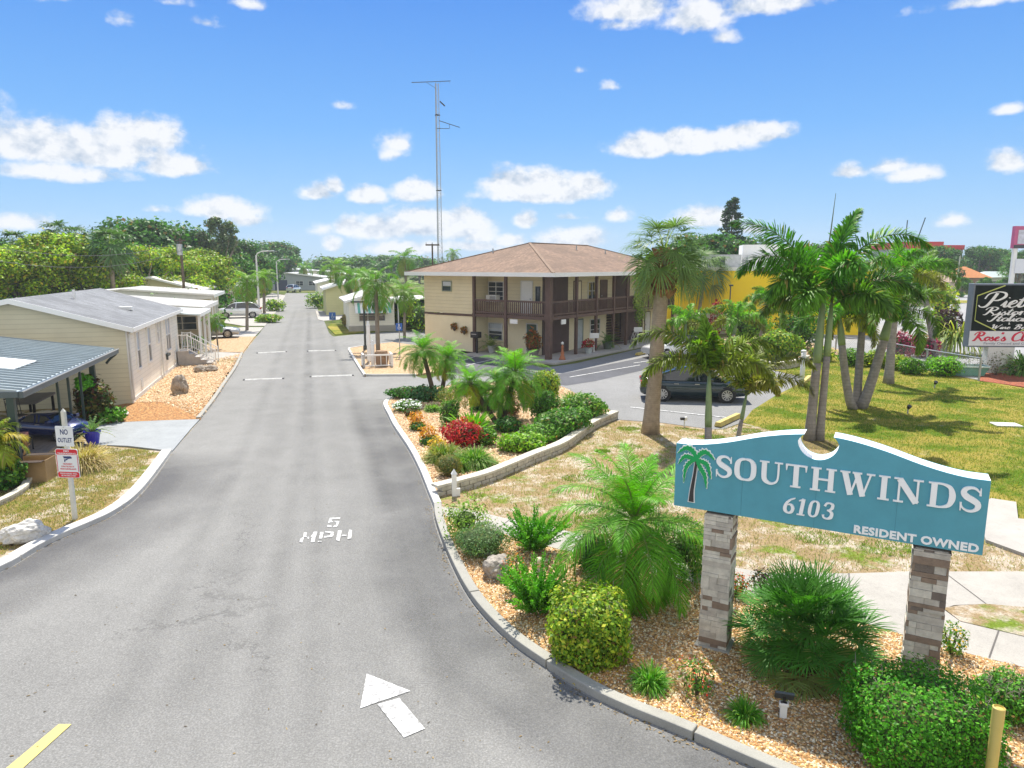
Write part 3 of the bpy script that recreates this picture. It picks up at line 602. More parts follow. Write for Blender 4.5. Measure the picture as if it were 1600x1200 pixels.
def frond(r, L, e0, bend, nl, ll, lw, droop=.5, plume=0.0, vee=.25, col=(.1,.22,.02), bare=.12, stem=(.2,.24,.08), cv=.2, power=1.2):
    k = 16; t = np.linspace(0, 1, k); e = e0 - bend*t**power; ds = L/(k-1)
    x = np.concatenate([[0], np.cumsum(np.cos(e[:-1])*ds)]); z = np.concatenate([[0], np.cumsum(np.sin(e[:-1])*ds)])
    T = np.stack([np.cos(e), 0*e, np.sin(e)], 1); Nn = np.stack([-np.sin(e), 0*e, np.cos(e)], 1); Pp = np.stack([x, 0*x, z], 1)
    w = np.interp(t, [0, 1], [.03, .006])*max(.6, L/2)
    V = np.stack([Pp + np.array([0, 1, 0])*w[:, None] , Pp - np.array([0, 1, 0])*w[:, None], Pp - Nn*w[:, None]*.8], 1).reshape(-1, 3)
    i = np.arange(k-1)*3; Q = np.concatenate([np.stack([i, i+1, i+4, i+3], 1), np.stack([i+1, i+2, i+5, i+4], 1), np.stack([i+2, i, i+3, i+5], 1)])
    out = [(V, Q, np.tile(np.array(stem), (len(Q), 1)))]
    tt = np.concatenate([np.linspace(bare, 1, nl), np.linspace(bare, 1, nl)]) + r.uniform(-.01, .01, nl*2); tt = np.clip(tt, 0, 1); sg = np.concatenate([np.ones(nl), -np.ones(nl)])
    if plume: tt = np.concatenate([tt, tt]); sg = np.concatenate([sg, sg])
    n = len(tt); P = np.stack([np.interp(tt, t, Pp[:, j]) for j in range(3)], 1); Tt = np.stack([np.interp(tt, t, T[:, j]) for j in range(3)], 1); Nt = np.stack([np.interp(tt, t, Nn[:, j]) for j in range(3)], 1)
    S = np.array([0, 1., 0])*sg[:, None]; ang = vee + r.normal(0, .12, n)
    if plume: ang = r.uniform(-plume, plume, n)
    fwd = np.interp(tt, [0, .5, 1], [.35, .55, 1.6])
    D = nrm(Tt*fwd[:, None] + S*np.cos(ang)[:, None] + Nt*np.sin(ang)[:, None] + r.normal(0, .06, (n, 3)))
    prof = np.interp(tt, [0, .15, .35, .6, .85, 1], [.35, .75, 1, .95, .6, .3]); LL = ll*prof*r.uniform(.85, 1.1, n)
    cc = np.array(col)*r.uniform(1-cv, 1+cv, (n, 1)); kd = r.random(n) < .04; cc[kd] = np.array([.34, .26, .08])*r.uniform(.6, 1.2, (kd.sum(), 1)); out.append(strips(P, D, LL, np.full(n, lw), droop*r.uniform(.6, 1.3, n), Nt + 1e-3, cc))
    return cat(out)
def crown(seed, n, L, ll, lw, nl, e_hi=80, e_lo=-25, bend=(50, 95), droop=.5, plume=0, vee=.25, col=(.1,.22,.02), old=(.3,.25,.03), cv=.2, bare=.12, spear=True, oldn=.2, power=1.2):
    r = np.random.default_rng(seed); out = []
    for i in range(n):
        f = i/(n-1); az_ = i*2.39996 + r.normal(0, .15); e = math.radians(e_hi + (e_lo-e_hi)*f**.85 + r.normal(0, 5)); bd = math.radians(bend[0] + (bend[1]-bend[0])*(.35 + .65*math.sin(math.pi*min(1, f*1.3)*.5)) + r.normal(0, 6))
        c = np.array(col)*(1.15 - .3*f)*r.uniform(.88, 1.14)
        if f > 1-oldn and r.random() < .6: c = c*.4 + np.array(old)*.6
        V, Q, C = frond(r, L*r.uniform(.85, 1.08)*(.75 + .25*min(1, f*4)), e, bd, nl, ll, lw, droop, plume, vee, c, bare, cv=cv, power=power); out.append((rotz(V, az_), Q, C))
    return cat(out)
def laid(seed, fr, ll, lw, nl, plume, col, old, cv=.5, droop=.3, bare=.13, power=1.7):
    r = np.random.default_rng(seed); out = []
    for (a, e0, bd, L, tone) in fr:
        c = np.array(col)*(1-tone) + np.array(old)*tone; V, Q, C = frond(r, L, math.radians(e0), math.radians(bd), nl, ll, lw, droop, plume, .25, c*r.uniform(.9, 1.1), bare, cv=cv, power=power); out.append((rotz(V, math.radians(a)), Q, C))
    return cat(out)
def fanleaf(r, lp, e0, bend, R, ns, lw, col, droop=.6, spread=2.2, stem=(.22,.28,.08)):
    k = 6; t = np.linspace(0, 1, k); e = e0 - bend*t; ds = lp/(k-1)
    x = np.concatenate([[0], np.cumsum(np.cos(e[:-1])*ds)]); z = np.concatenate([[0], np.cumsum(np.sin(e[:-1])*ds)]); Pp = np.stack([x, 0*x, z], 1); w = .018*max(.7, lp)
    V = np.stack([Pp + [0, w, 0], Pp - [0, w, 0]], 1).reshape(-1, 3); i = np.arange(k-1)*2; Q = np.stack([i, i+1, i+3, i+2], 1)
    out = [(V, Q, np.tile(np.array(stem), (len(Q), 1)))]
    ee = e[-1] - .25; T = np.array([math.cos(ee), 0, math.sin(ee)]); N = np.array([-math.sin(ee), 0, math.cos(ee)]); S = np.array([0, 1., 0])
    a = np.linspace(-spread, spread, ns) + r.normal(0, .02, ns)
    D = nrm(np.cos(a)[:, None]*T + np.sin(a)[:, None]*S + N*(.12 + .22*np.abs(np.sin(a)))[:, None] + r.normal(0, .03, (ns, 3)))
    LL = R*(.72 + .28*np.cos(a*.5))*r.uniform(.9, 1.05, ns); P = np.tile(Pp[-1], (ns, 1)) + D*.02
    out.append(strips(P, D, LL, np.full(ns, lw), droop*r.uniform(.6, 1.3, ns), np.tile(N, (ns, 1)), np.array(col)*r.uniform(.8, 1.2, (ns, 1)))); return cat(out)
def fancrown(seed, n, lp, R, ns, lw, e_hi=85, e_lo=-60, col=(.13,.2,.05), old=(.3,.26,.12), droop=.7, spread=2.2, bend=40):
    r = np.random.default_rng(seed); out = []
    for i in range(n):
        f = i/(n-1); az_ = i*2.39996 + r.normal(0, .2); e = math.radians(e_hi + (e_lo-e_hi)*f + r.normal(0, 6))
        c = np.array(col)*r.uniform(.8, 1.2);
        if f > .85: c = c*.5 + np.array(old)*.5
        V, Q, C = fanleaf(r, lp*r.uniform(.8, 1.1), e, math.radians(bend), R*r.uniform(.85, 1.1), ns, lw, c, droop, spread); out.append((rotz(V, az_), Q, C))
    return cat(out)
def shiftV(A, d): return A[0] + np.array(d, dtype=float), A[1], A[2]
def leafcloud(seed, n, size, leaf, cols, shape='ellipsoid', fill=.3, rough=.14, elong=1.7, upbias=.3, w=None, p=4.0, zmin=None):
    """leaves spread through the outer shell of a rounded body; origin at the base centre"""
    r = np.random.default_rng(seed); a, b, c = size; d = nrm(r.normal(0, 1, (n, 3)))
    if shape == 'box':
        s = (np.abs(d)**p).sum(1)**(-1/p); q_ = d*s[:, None]
    else: q_ = d
    k = np.array([[3.1, 1.7, 2.3], [-2.2, 3.4, 1.1], [5.3, -4.1, 4.7]]); bumps = sum(np.sin(q_ @ kk*1.6 + seed + i) for i, kk in enumerate(k))/3
    rad = (1 - fill*r.beta(1, 2.6, n)) * (1 + rough*bumps + (.02 + rough*.35)*r.normal(0, 1, n))
    P = q_*rad[:, None]*np.array([a, b, c]); P[:, 2] += c
    N = nrm(d*np.array([1/a, 1/b, 1/c])*min(size) + r.normal(0, .55, (n, 3)) + np.array([0, 0, upbias])); T = nrm(np.cross(N, r.normal(0, 1, (n, 3)))); B = np.cross(N, T)
    l = (leaf*r.uniform(.45, 1.4, n))[:, None]; V = np.stack([P-T*l*.5, P-B*l*.5/elong + N*l*.06, P+T*l*.5, P+B*l*.5/elong + N*l*.06], 1).reshape(-1, 3)
    Q = np.arange(n*4).reshape(-1, 4); cc = np.array(cols); pr = None if w is None else np.array(w)/sum(w)
    C = cc[r.choice(len(cc), n, p=pr)]*r.uniform(.6, 1.4, (n, 1)); kd = r.random(n) < .035; C[kd] = np.array([.24, .15, .05])*r.uniform(.6, 1.3, (kd.sum(), 1))
    if zmin is not None: kk = P[:, 2] > zmin; V = V.reshape(-1, 4, 3)[kk].reshape(-1, 3); C = C[kk]; Q = np.arange(len(C)*4).reshape(-1, 4)
    return V, Q, C
def blobmesh(size, mat, seed=0, k=.78, shape='ellipsoid', p=4.0):
    bm = bmesh.new(); bmesh.ops.create_icosphere(bm, subdivisions=3, radius=1)
    for v in bm.verts:
        d = v.co.normalized(); s = 1
        if shape == 'box': s = (abs(d.x)**p + abs(d.y)**p + abs(d.z)**p)**(-1/p)
        n = 1 + .08*math.sin(d.x*7 + seed) * math.cos(d.y*6 + seed*2)
        v.co = Vector((d.x*size[0], d.y*size[1], d.z*size[2]))*s*k*n; v.co.z += size[2]
    me = bpy.data.meshes.new('core'); bm.to_mesh(me); bm.free(); me.materials.append(mat); return me
CORE = plain('shrub_core', (.05, .085, .018), .95, var=.6, scale=9)  # dark green of the solid blob inside shrubs, not of single twigs
def twigs(seed, size, n, r0=.012):
    r = random.Random(seed); m = MB()
    for i in range(n):
        a = r.uniform(0, 6.28); rr = r.uniform(.2, .85); x, y = size[0]*rr*math.cos(a), size[1]*rr*math.sin(a); z = size[2]*2*r.uniform(.45, .92)
        m.tube([(x*.1, y*.1, 0), (x*.5, y*.5, z*.45), (x, y, z)], [r0, r0*.7, r0*.3], 4)
    return m
def shrub(name, label, px, py, w, h, cols, leaf=.06, n=2500, shape='ellipsoid', seed=1, d=None, cw=None, catg='shrub', group=None, z0=.05, rough=.12, elong=1.7, core=.78, flowers=None, fill=.28, at=None, rz=0.0, p=4.0):
    """w, h metres; px,py ground contact of the front of the shrub"""
    b = G(px, py) if at is None else Vector(at); dd = (d or w)
    if at is None: b = b + Vector((b.x, b.y, 0)).normalized()*dd*.4
    t = thing(name, label, catg, (b.x, b.y, z0), rz, group); size = (w/2, dd/2, h/2)
    V, Q, C = leafcloud(seed, n, size, leaf, cols, shape, fill, rough, elong, w=cw, p=p, zmin=.02); obj('foliage', npmesh(name + '_foliage', V, Q, C), t)
    if core: 
        o = obj('core_or_branches', blobmesh(size, CORE, seed, core*.93, shape, p), t)  # solid dark core added inside the leaves so nothing shows through
    else: twigs(seed, size, 12).build('core_or_branches', DBARK, t)
    if name == 'clipped_shrub':
        rr = random.Random(seed); m = MB()
        for i in range(90):
            x, y = size[0]*rr.uniform(-.85, .85), size[1]*rr.uniform(-.85, .85); z = h*rr.uniform(.93, .985); a = rr.uniform(0, 6.28); m.tube([(x, y, z-.06), (x + .03*math.cos(a), y + .03*math.sin(a), z), (x + .10*math.cos(a), y + .10*math.sin(a), z + rr.uniform(-.01, .05))], [.005, .004, .002], 4)
        m.build('twigs', BARK, t)
    if flowers: 
        fc, fn, fs = flowers[:3]; r = np.random.default_rng(seed + 9); V, Q, C = leafcloud(seed + 5, fn, (size[0]*1.03, size[1]*1.03, size[2]*1.05), fs, fc, shape, .08, rough, 1.15, 1.2, zmin=h*(flowers[3] if len(flowers) > 3 else .35)); obj('flowers', npmesh(name + '_flowers', V, Q, C, FLOWER), t)
    return t
def tuft(name, label, px, py, w, h, cols, n=350, lw=.02, seed=1, catg='grass plant', group=None, z0=.05, droop=.8, e_lo=20, at=None, cw=None, extra=None):
    b = G(px, py) if at is None else Vector(at)
    if at is None: b = b + Vector((b.x, b.y, 0)).normalized()*w*.25
    t = thing(name, label, catg, (b.x, b.y, z0), 0, group); r = np.random.default_rng(seed)
    a = r.uniform(0, 6.28, n); e = np.radians(r.uniform(e_lo, 88, n)); D = np.stack([np.cos(a)*np.cos(e), np.sin(a)*np.cos(e), np.sin(e)], 1)
    P = np.stack([np.cos(a), np.sin(a), 0*a], 1)*(w*.12*np.sqrt(r.uniform(0, 1, n)))[:, None]; L = (w*.5*np.cos(e) + h*np.sin(e)*1.15)*r.uniform(.65, 1.08, n)
    cc = np.array(cols)[r.choice(len(cols), n, p=None if cw is None else np.array(cw)/sum(cw))]*r.uniform(.75, 1.25, (n, 1))
    V, Q, C = strips(P, D, L, np.full(n, lw), droop*r.uniform(.4, 1.4, n), np.tile([0., 0, 1.], (n, 1)) + r.normal(0, .3, (n, 3)), cc)
    obj('blades', npmesh(name + '_blades', V, Q, C), t); return t
def foxtail_fern(name, label, px, py, w, h, cols, seed, z0=.05, n=42, group=None, fr=.05):
    b = G(px, py); b = b + Vector((b.x, b.y, 0)).normalized()*w*.3; t = thing(name, label, 'fern', (b.x, b.y, z0), 0, group); r = np.random.default_rng(seed); out = []
    for i in range(n):
        a = r.uniform(0, 6.28); e = math.radians(r.uniform(28, 86)); L = (w*.55*math.cos(e) + h*math.sin(e))*r.uniform(.75, 1.05); m = 70
        s = np.linspace(.12, 1, m); ax = np.array([math.cos(a)*math.cos(e), math.sin(a)*math.cos(e), math.sin(e)]); P = ax*(s*L)[:, None] + np.array([math.cos(a), math.sin(a), 0])*w*.05; P[:, 2] += np.sin(s*math.pi*.8)*L*.08
        D = nrm(r.normal(0, 1, (m, 3)) + ax*1.3); LL = fr*np.interp(s, [0, .3, .8, 1], [.7, 1, .8, .35]); cc = np.array(cols)[r.integers(0, len(cols))]*r.uniform(.7, 1.3, (m, 1))*np.interp(s, [0, 1], [.7, 1.25])[:, None]
        out.append(strips(P, D, LL, np.full(m, fr*.3), np.zeros(m), r.normal(0, 1, (m, 3)), cc))
    V, Q, C = cat(out); obj('fronds', npmesh(name, V, Q, C), t); return t
def rosette(name, label, px, py, w, h, cols, seed, n=40, lw=.08, z0=.1, catg='plant', group=None, at=None):
    return tuft(name, label, px, py, w, h, cols, n, lw, seed, catg, group, z0, .35, 15, at)
def palm(name, label, base, top, crown_mesh, r0, r1, group=None, trunkmat=RING, shaft=0, scale=1.0, rz=0.0, z0=0.0, bulge=0.0, bow=0.0, boots=False, catg='palm tree', r2=None):
    """base, top: world points of the foot and of the heart of the crown"""
    base = Vector(base); base.z = z0; t = thing(name, label, catg, base, 0, group); d = Vector(top) - base; side = Vector((-d.y, d.x, 0))
    k = 12; pts = []; rad = []; hz_ = Vector((d.x, d.y, 0))
    for i in range(k):
        f = i/(k-1); p_ = hz_*(f**(1+bow)) + Vector((0, 0, d.z*f)); pts.append(p_); rad.append((r0*(1-f) + r1*f)*(1 + bulge*math.exp(-f*9)))
    if shaft:
        cut = 1 - shaft/d.length; i0 = max(1, int(cut*(k-1))); MB().tube(pts[:i0+1], rad[:i0+1], 14).build('trunk', trunkmat, t, smooth=True)
        s0 = pts[i0]; s1 = pts[-1] + (pts[-1]-pts[-2]).normalized()*.1; MB().tube([s0, s0.lerp(s1, .15), s0.lerp(s1, .6), s1], [r1*1.12, r1*1.18, r1*.9, r1*.5], 12).build('crownshaft', SHAFT, t, smooth=True)
    else: MB().tube(pts, rad, 12).build('trunk', trunkmat, t, smooth=True)
    if boots:                                       # criss-cross old leaf bases under the crown
        m = MB(); r = random.Random(5); bb = r1
        for i in range(120):
            f = r.uniform(.0, 1); z = -f*d.z*.24; a = r.uniform(0, 6.28); rr = bb*(1.0 + .35*math.sin(f*3.1)); p0 = pts[-1] + Vector((math.cos(a)*rr*.9, math.sin(a)*rr*.9, z))
            m.bar(p0, p0 + Vector((math.cos(a + r.uniform(-.6, .6))*.22, math.sin(a)*.22, .26)), .10, .03)
        m.build('boots', plain('old_leaf_bases', (.30, .17, .08), .9, var=.4, scale=3, bmp=.8), t)
    o = obj('crown', crown_mesh, t, d, rz, scale); return t
def crownmesh(name, A): return npmesh(name, *A)
def tree_crown(seed, R, H, n_cl, per, leaf, cols, z0=.3, w=None, cl=(.22, .38), flat=1.0):
    r = np.random.default_rng(seed); out = []
    for i in range(n_cl):
        d = nrm(r.normal(0, 1, (1, 3)))[0]; d[2] = abs(d[2])*1.0 if r.random() < .72 else d[2]; k = r.uniform(.45, .95); s = R*r.uniform(*cl)
        V, Q, C = leafcloud(seed*100 + i, per, (s, s, s*.75*flat), leaf, cols, 'ellipsoid', .5, .22, 1.5, .4, w=w); tint = r.uniform(.62, 1.25); c = np.array([d[0]*R*k, d[1]*R*k, H*z0 + (d[2]*.5 + .5)*(H*(1-z0)) - s])
        out.append((V + c, Q, C*tint))
    return cat(out)
def tree_trunk(H, r0, seed, R, mat=BARK, z0=.35):
    r = random.Random(seed); m = MB(); m.tube([(0, 0, 0), (r.uniform(-.2, .2), r.uniform(-.2, .2), H*z0*.6), (r.uniform(-.4, .4), r.uniform(-.3, .3), H*z0*1.3), (0, 0, H*.8)], [r0*1.3, r0, r0*.75, r0*.2], 9)
    for i in range(7):
        a = i*2.4; m.tube([(0, 0, H*z0*r.uniform(.7, 1.3)), (math.cos(a)*R*.35, math.sin(a)*R*.35, H*.55), (math.cos(a)*R*.75, math.sin(a)*R*.75, H*r.uniform(.6, .85))], [r0*.5, r0*.3, r0*.08], 6)
    return m
# ---------------------------------------------------------------- lettering
TXT = {}
def textmesh(body, size, extrude=.004, bold=0.0, shear=0.0, spacing=1.0, align='CENTER'):
    cu = bpy.data.curves.new('lettering', 'FONT'); cu.body = body; cu.size = size; cu.extrude = extrude; cu.offset = bold; cu.shear = shear; cu.space_character = spacing; cu.align_x = align; cu.align_y = 'CENTER'; cu.resolution_u = 3
    o = bpy.data.objects.new('lettering', cu); COL.objects.link(o); dg = bpy.context.evaluated_depsgraph_get(); me = bpy.data.meshes.new_from_object(o.evaluated_get(dg)); bpy.data.objects.remove(o); return me
def lettering(parent, body, x, z, y, width, height, mat, bold=.0, shear=0.0, spacing=1.0, extrude=.004, name='lettering', align='c', rot=0):
    """writing on an upright face (facing local -y): fits into width x height around x,z"""
    me = textmesh(body, 1.0, .02, bold, shear, spacing); co = np.array([v.co for v in me.vertices]); lo, hi = co.min(0), co.max(0); sx_, sz_ = width/(hi[0]-lo[0]), height/(hi[1]-lo[1]); c = (lo+hi)/2
    for v in me.vertices: v.co = ((v.co.x - c[0])*sx_, -(v.co.z/.02)*extrude, (v.co.y - c[1])*sz_)
    me.materials.clear(); me.materials.append(mat); o = bpy.data.objects.new(name, me); COL.objects.link(o); o.parent = parent; o.location = (x, y, z); o.rotation_euler = (0, rot, 0); return o
def stroke(mb, pts, wid, k, n=5, depth=.02, lay=[0]):
    """ribbon along 2-d points with varying width, extruded towards -y"""
    P = smooth([(p[0], 0, p[1]) for p in pts], n) if len(pts) > 2 else [Vector((p[0], 0, p[1])) for p in pts]; m = len(P)
    w = np.interp(np.linspace(0, 1, m), np.linspace(0, 1, len(wid)), wid); lay[0] = (lay[0] + 1) % 9; e = depth + lay[0]*.0004; A, B = [], []
    for i, p in enumerate(P):
        t = (P[min(i+1, m-1)] - P[max(i-1, 0)]).normalized(); nn = Vector((-t.z, 0, t.x))*w[i]*.5; A.append(p+nn); B.append(p-nn)
    vs = [(v.x*k[0] + k[2], y, v.z*k[1] + k[3]) for y in (0, -e) for L in (A, B) for v in L]; f = []
    for i in range(m-1): f += [(2*m+i, 2*m+i+1, 3*m+i+1, 3*m+i), (i, 2*m+i, 2*m+i+1, i+1)[::-1], (m+i, m+i+1, 3*m+i+1, 3*m+i)[::-1]]
    f += [(0, m, 3*m, 2*m), (m-1, 3*m-1, 4*m-1, 2*m-1)[::1]]; f[-1] = (m-1, 2*m-1, 4*m-1, 3*m-1); mb.add(vs, f)
TK, TN, SR = .20, .075, .06      # thick, thin, serif
def ser(x, z, w=.30): return ([(x-w/2, z), (x+w/2, z)], [SR, SR])
def glyph(ch):
    """strokes in a cap height of 1; returns (width, [(points, widths)])"""
    if ch == 'S': return .72, [([(.63,.80),(.50,.93),(.34,.96),(.17,.88),(.13,.72),(.24,.58),(.42,.48),(.58,.36),(.60,.20),(.48,.06),(.30,.03),(.14,.12),(.08,.24)], [.05,.08,.10,.16,.20,.23,.23,.21,.17,.10,.08,.06,.05]), ([(.645,.98),(.645,.68)], [.03,.07]), ([(.065,.34),(.065,.01)], [.07,.03])]
    if ch == 'O': return .95, [([(.47,.965),(.27,.92),(.145,.72),(.145,.28),(.27,.08),(.47,.035),(.67,.08),(.795,.28),(.795,.72),(.67,.92),(.47,.965)], [.07,.13,.21,.21,.13,.07,.13,.21,.21,.13,.07])]
    if ch == 'U': return .98, [([(.22,.97),(.22,.40),(.26,.17),(.42,.04),(.58,.04),(.73,.15),(.78,.40),(.78,.97)], [.2,.2,.19,.12,.09,.08,.075,.075]), ser(.22,.97,.38), ser(.78,.97,.32)]
    if ch == 'T': return .88, [([(.43,.97),(.43,.03)], [TK,TK]), ([(.06,.965),(.80,.965)], [.07,.07]), ([(.06,.99),(.055,.72)], [.10,.03]), ([(.80,.99),(.805,.72)], [.10,.03]), ser(.43,.03,.40)]
    if ch == 'H': return 1.05, [([(.24,.97),(.24,.03)], [TK,TK]), ([(.80,.97),(.80,.03)], [TK,TK]), ([(.25,.51),(.80,.51)], [.075,.075]), ser(.24,.97,.38), ser(.24,.03,.38), ser(.80,.97,.38), ser(.80,.03,.38)]
    if ch == 'W': return 1.28, [([(.18,.97),(.42,.02)], [.21,.20]), ([(.42,.02),(.66,.97)], [.07,.08]), ([(.60,.97),(.86,.02)], [.21,.20]), ([(.86,.02),(1.10,.97)], [.07,.07]), ser(.19,.97,.36), ser(.62,.97,.34), ser(1.10,.97,.30)]
    if ch == 'I': return .50, [([(.24,.97),(.24,.03)], [TK,TK]), ser(.24,.97,.40), ser(.24,.03,.40)]
    if ch == 'N': return 1.05, [([(.20,.97),(.20,.03)], [.075,.075]), ([(.20,.95),(.80,.04)], [.22,.22]), ([(.82,.97),(.82,.03)], [.075,.075]), ser(.16,.97,.30), ser(.20,.03,.34), ser(.82,.97,.34)]
    if ch == 'D': return 1.0, [([(.24,.97),(.24,.03)], [TK,TK]), ([(.20,.965),(.50,.965),(.74,.86),(.83,.62),(.83,.38),(.74,.14),(.50,.035),(.20,.035)], [.07,.07,.14,.21,.21,.14,.07,.07]), ser(.20,.97,.30), ser(.20,.03,.30)]
    if ch == '6': return .66, [([(.56,.96),(.34,.84),(.18,.62),(.13,.38),(.17,.16),(.33,.04),(.50,.12),(.54,.32),(.46,.50),(.32,.56),(.20,.48)], [.05,.09,.15,.19,.17,.08,.15,.18,.14,.07,.05])]
    if ch == '1': return .50, [([(.27,.98),(.27,.03)], [.19,.19]), ([(.06,.84),(.27,.96)], [.05,.09]), ser(.27,.03,.40)]
    if ch == '0': return .66, [([(.31,.965),(.17,.88),(.12,.68),(.12,.32),(.17,.12),(.31,.035),(.45,.12),(.50,.32),(.50,.68),(.45,.88),(.31,.965)], [.06,.12,.17,.17,.12,.06,.12,.17,.17,.12,.06])]
    if ch == '3': return .62, [([(.10,.76),(.16,.92),(.31,.96),(.46,.88),(.47,.70),(.36,.56),(.24,.53)], [.13,.10,.07,.15,.17,.09,.05]), ([(.24,.53),(.40,.49),(.51,.36),(.49,.14),(.32,.04),(.15,.09),(.10,.24)], [.05,.10,.17,.18,.08,.08,.13])]
def serif(parent, word, x0, x1, z0, h, y, mat, name, shear=0.0, gap=.05):
    gs = [glyph(c) for c in word]; tot = sum(g_[0] for g_ in gs) + gap*(len(gs)-1); k = (x1-x0)/tot; x = 0; m = MB()
    for w, st in gs:
        for pts, wd_ in st: stroke(m, [(p[0] + x + p[1]*shear, p[1]) for p in pts], wd_, (k, h, x0, z0), 5, .03)
        x += w + gap
    o = m.build(name, mat, parent); o.location = (0, y, 0); return o
# slanted joined hand, one pen line per letter (x height .45, cap height 1)
CUR = {'a': (.42, [[(.36,.38),(.24,.44),(.10,.34),(.06,.16),(.16,.02),(.30,.10),(.38,.42),(.36,.10),(.46,.08)]]), 'e': (.34, [[(-.02,.10),(.14,.20),(.28,.34),(.20,.45),(.08,.30),(.08,.08),(.20,.0),(.36,.12)]]),
 'i': (.20, [[(-.02,.10),(.10,.42),(.10,.10),(.16,.02),(.26,.12)], [(.13,.60),(.15,.64)]]), 'l': (.24, [[(-.02,.10),(.14,.50),(.22,.92),(.12,.95),(.08,.40),(.12,.04),(.28,.12)]]), 'n': (.44, [[(-.02,.2),(.06,.42),(.08,.0)], [(.08,.20),(.22,.43),(.30,.36),(.32,.06),(.46,.10)]]),
 'o': (.38, [[(.22,.44),(.06,.30),(.06,.10),(.18,.0),(.32,.16),(.30,.36),(.20,.44),(.40,.36)]]), 'r': (.32, [[(-.02,.1),(.08,.46),(.14,.40),(.12,.0)], [(.13,.25),(.22,.43),(.34,.40)]]), 's': (.32, [[(-.02,.08),(.16,.46),(.14,.34),(.26,.14),(.16,.0),(.02,.06)], [(.16,.0),(.34,.12)]]),
 't': (.26, [[(.0,.12),(.16,.80),(.08,.20),(.12,.02),(.28,.12)], [(-.02,.50),(.28,.54)]]), 'm': (.62, [[(-.02,.2),(.06,.42),(.08,.0)], [(.08,.20),(.20,.43),(.26,.36),(.27,.0)], [(.27,.20),(.40,.43),(.47,.36),(.49,.06),(.64,.10)]]), "'": (.14, [[(.08,.95),(.04,.75)]]),
 'P': (.72, [[(.34,.92),(.28,.45),(.18,.06),(.0,.02),(-.1,.14)], [(.0,.55),(.06,.86),(.34,1.0),(.62,.92),(.68,.68),(.50,.46),(.30,.46)]]), 'R': (.80, [[(.32,.92),(.24,.40),(.14,.04),(.0,.04)], [(.0,.62),(.10,.90),(.38,1.0),(.62,.86),(.56,.60),(.30,.50),(.50,.22),(.66,.0),(.84,.10)]]),
 'I': (.52, [[(.06,.70),(.22,.92),(.54,.98),(.62,.90)], [(.46,.94),(.34,.45),(.22,.04),(.04,.0),(-.02,.16)]]), 'W': (.90, [[(.0,.76),(.14,.98),(.18,.60),(.20,.02),(.44,.80),(.46,.40),(.48,.02),(.70,.60),(.90,1.0)]]),
 'B': (.72, [[(.30,.94),(.22,.40),(.12,.04)], [(.02,.74),(.20,.98),(.50,.98),(.54,.70),(.30,.54),(.54,.42),(.52,.10),(.28,.0),(.04,.04)]]), 'C': (.66, [[(.58,.78),(.60,.96),(.40,.98),(.14,.72),(.08,.30),(.22,.02),(.48,.04),(.68,.20)]]), '&': (.5, [[(.5,.1),(.2,.7),(.3,.9),(.4,.7),(.1,.3),(.2,.02),(.5,.4)]]), ' ': (.34, [])}
def script(parent, word, x0, x1, z0, h, y, mat, name, wt=.07, shear=.25):
    tot = sum(CUR[c][0] for c in word); k = (x1-x0)/tot; x = 0; m = MB()
    for c in word:
        w, st = CUR[c]
        for pts in st:
            n = len(pts); wid = []
            for i in range(n):
                a, b = pts[max(i-1, 0)], pts[min(i+1, n-1)]; dz = (b[1]-a[1])/(math.hypot(b[0]-a[0], b[1]-a[1]) + 1e-6); wid.append(wt*(.65 + .75*max(0, -dz)))
            stroke(m, [(p[0] + x + p[1]*shear, p[1]) for p in pts], wid, (k, h, x0, z0), 4, .006)
        x += w
    o = m.build(name, mat, parent); o.location = (0, y, 0); return o

# ---------------------------------------------------------------- the community sign
SA = G(1112, 1018); SB = G(1431.5, 1100); su = (SB-SA).normalized(); sang = math.atan2(su.y, su.x)
TEAL = plain('teal_sign_paint', (.09, .34, .43), .6, var=.07, scale=2.5, bmp=.15, dirt=.10); SWHITE = plain('sign_white', (.92, .92, .92), .5, var=.03)
sg = thing('entrance_sign', 'big blue entrance sign with palm emblem and curved white top on two stone clad posts', 'sign', (SA.x, SA.y, .05), sang)
zz = -.05
top = [(-.69,3.30),(-.45,3.305),(-.2,3.34),(.1,3.41),(.5,3.53),(.85,3.61),(1.12,3.65)]
cx, cz, cr = 1.31, 3.57, .27
a0 = math.acos((1.12-cx)/cr*.999) if abs((1.12-cx)/cr) < 1 else 2.3
tl = [(v.x, v.y) for v in smooth([(a, b, 0) for a, b in top], 4)]
tr = [(2*1.33 - x, z) for x, z in tl][::-1]; tr[0] = (1.50, 3.65)
arc = []
a_s = math.atan2(3.65-cz, 1.12-cx); a_e = math.atan2(3.65-cz, 1.50-cx) + 2*math.pi; cr2 = math.hypot(1.12-cx, 3.65-cz)
for i in range(25):
    a = a_s + (a_e-a_s)*i/24; k = .27 if 0 < i < 24 else cr2; k = .27 if 2 < i < 22 else (cr2 + (.27-cr2)*(min(i, 24-i)/3)); arc.append((cx + math.cos(a)*k, cz + math.sin(a)*k))
outline = [(-.69,2.30)] + tl + arc[1:-1] + tr + [(3.35,2.30)]
FX = Matrix(((1,0,0,0),(0,0,1,0),(0,1,0,0),(0,0,0,1)))      # (x,y,z)->(x,z,y): outline in x,z; depth in y
DEP = .34
m = MB(); m.prism([(x, z+zz) for x, z in outline], .012, DEP-.012, 0, FX); m.build('sign_core', SWHITE, sg)
m = MB(); m.prism([(x, z+zz) for x, z in outline], -.012, .012, 0, FX); m.build('front_panel', TEAL, sg)
m = MB(); m.prism([(x, z+zz) for x, z in outline], DEP-.012, DEP+.012, 0, FX); m.build('back_panel', TEAL, sg)
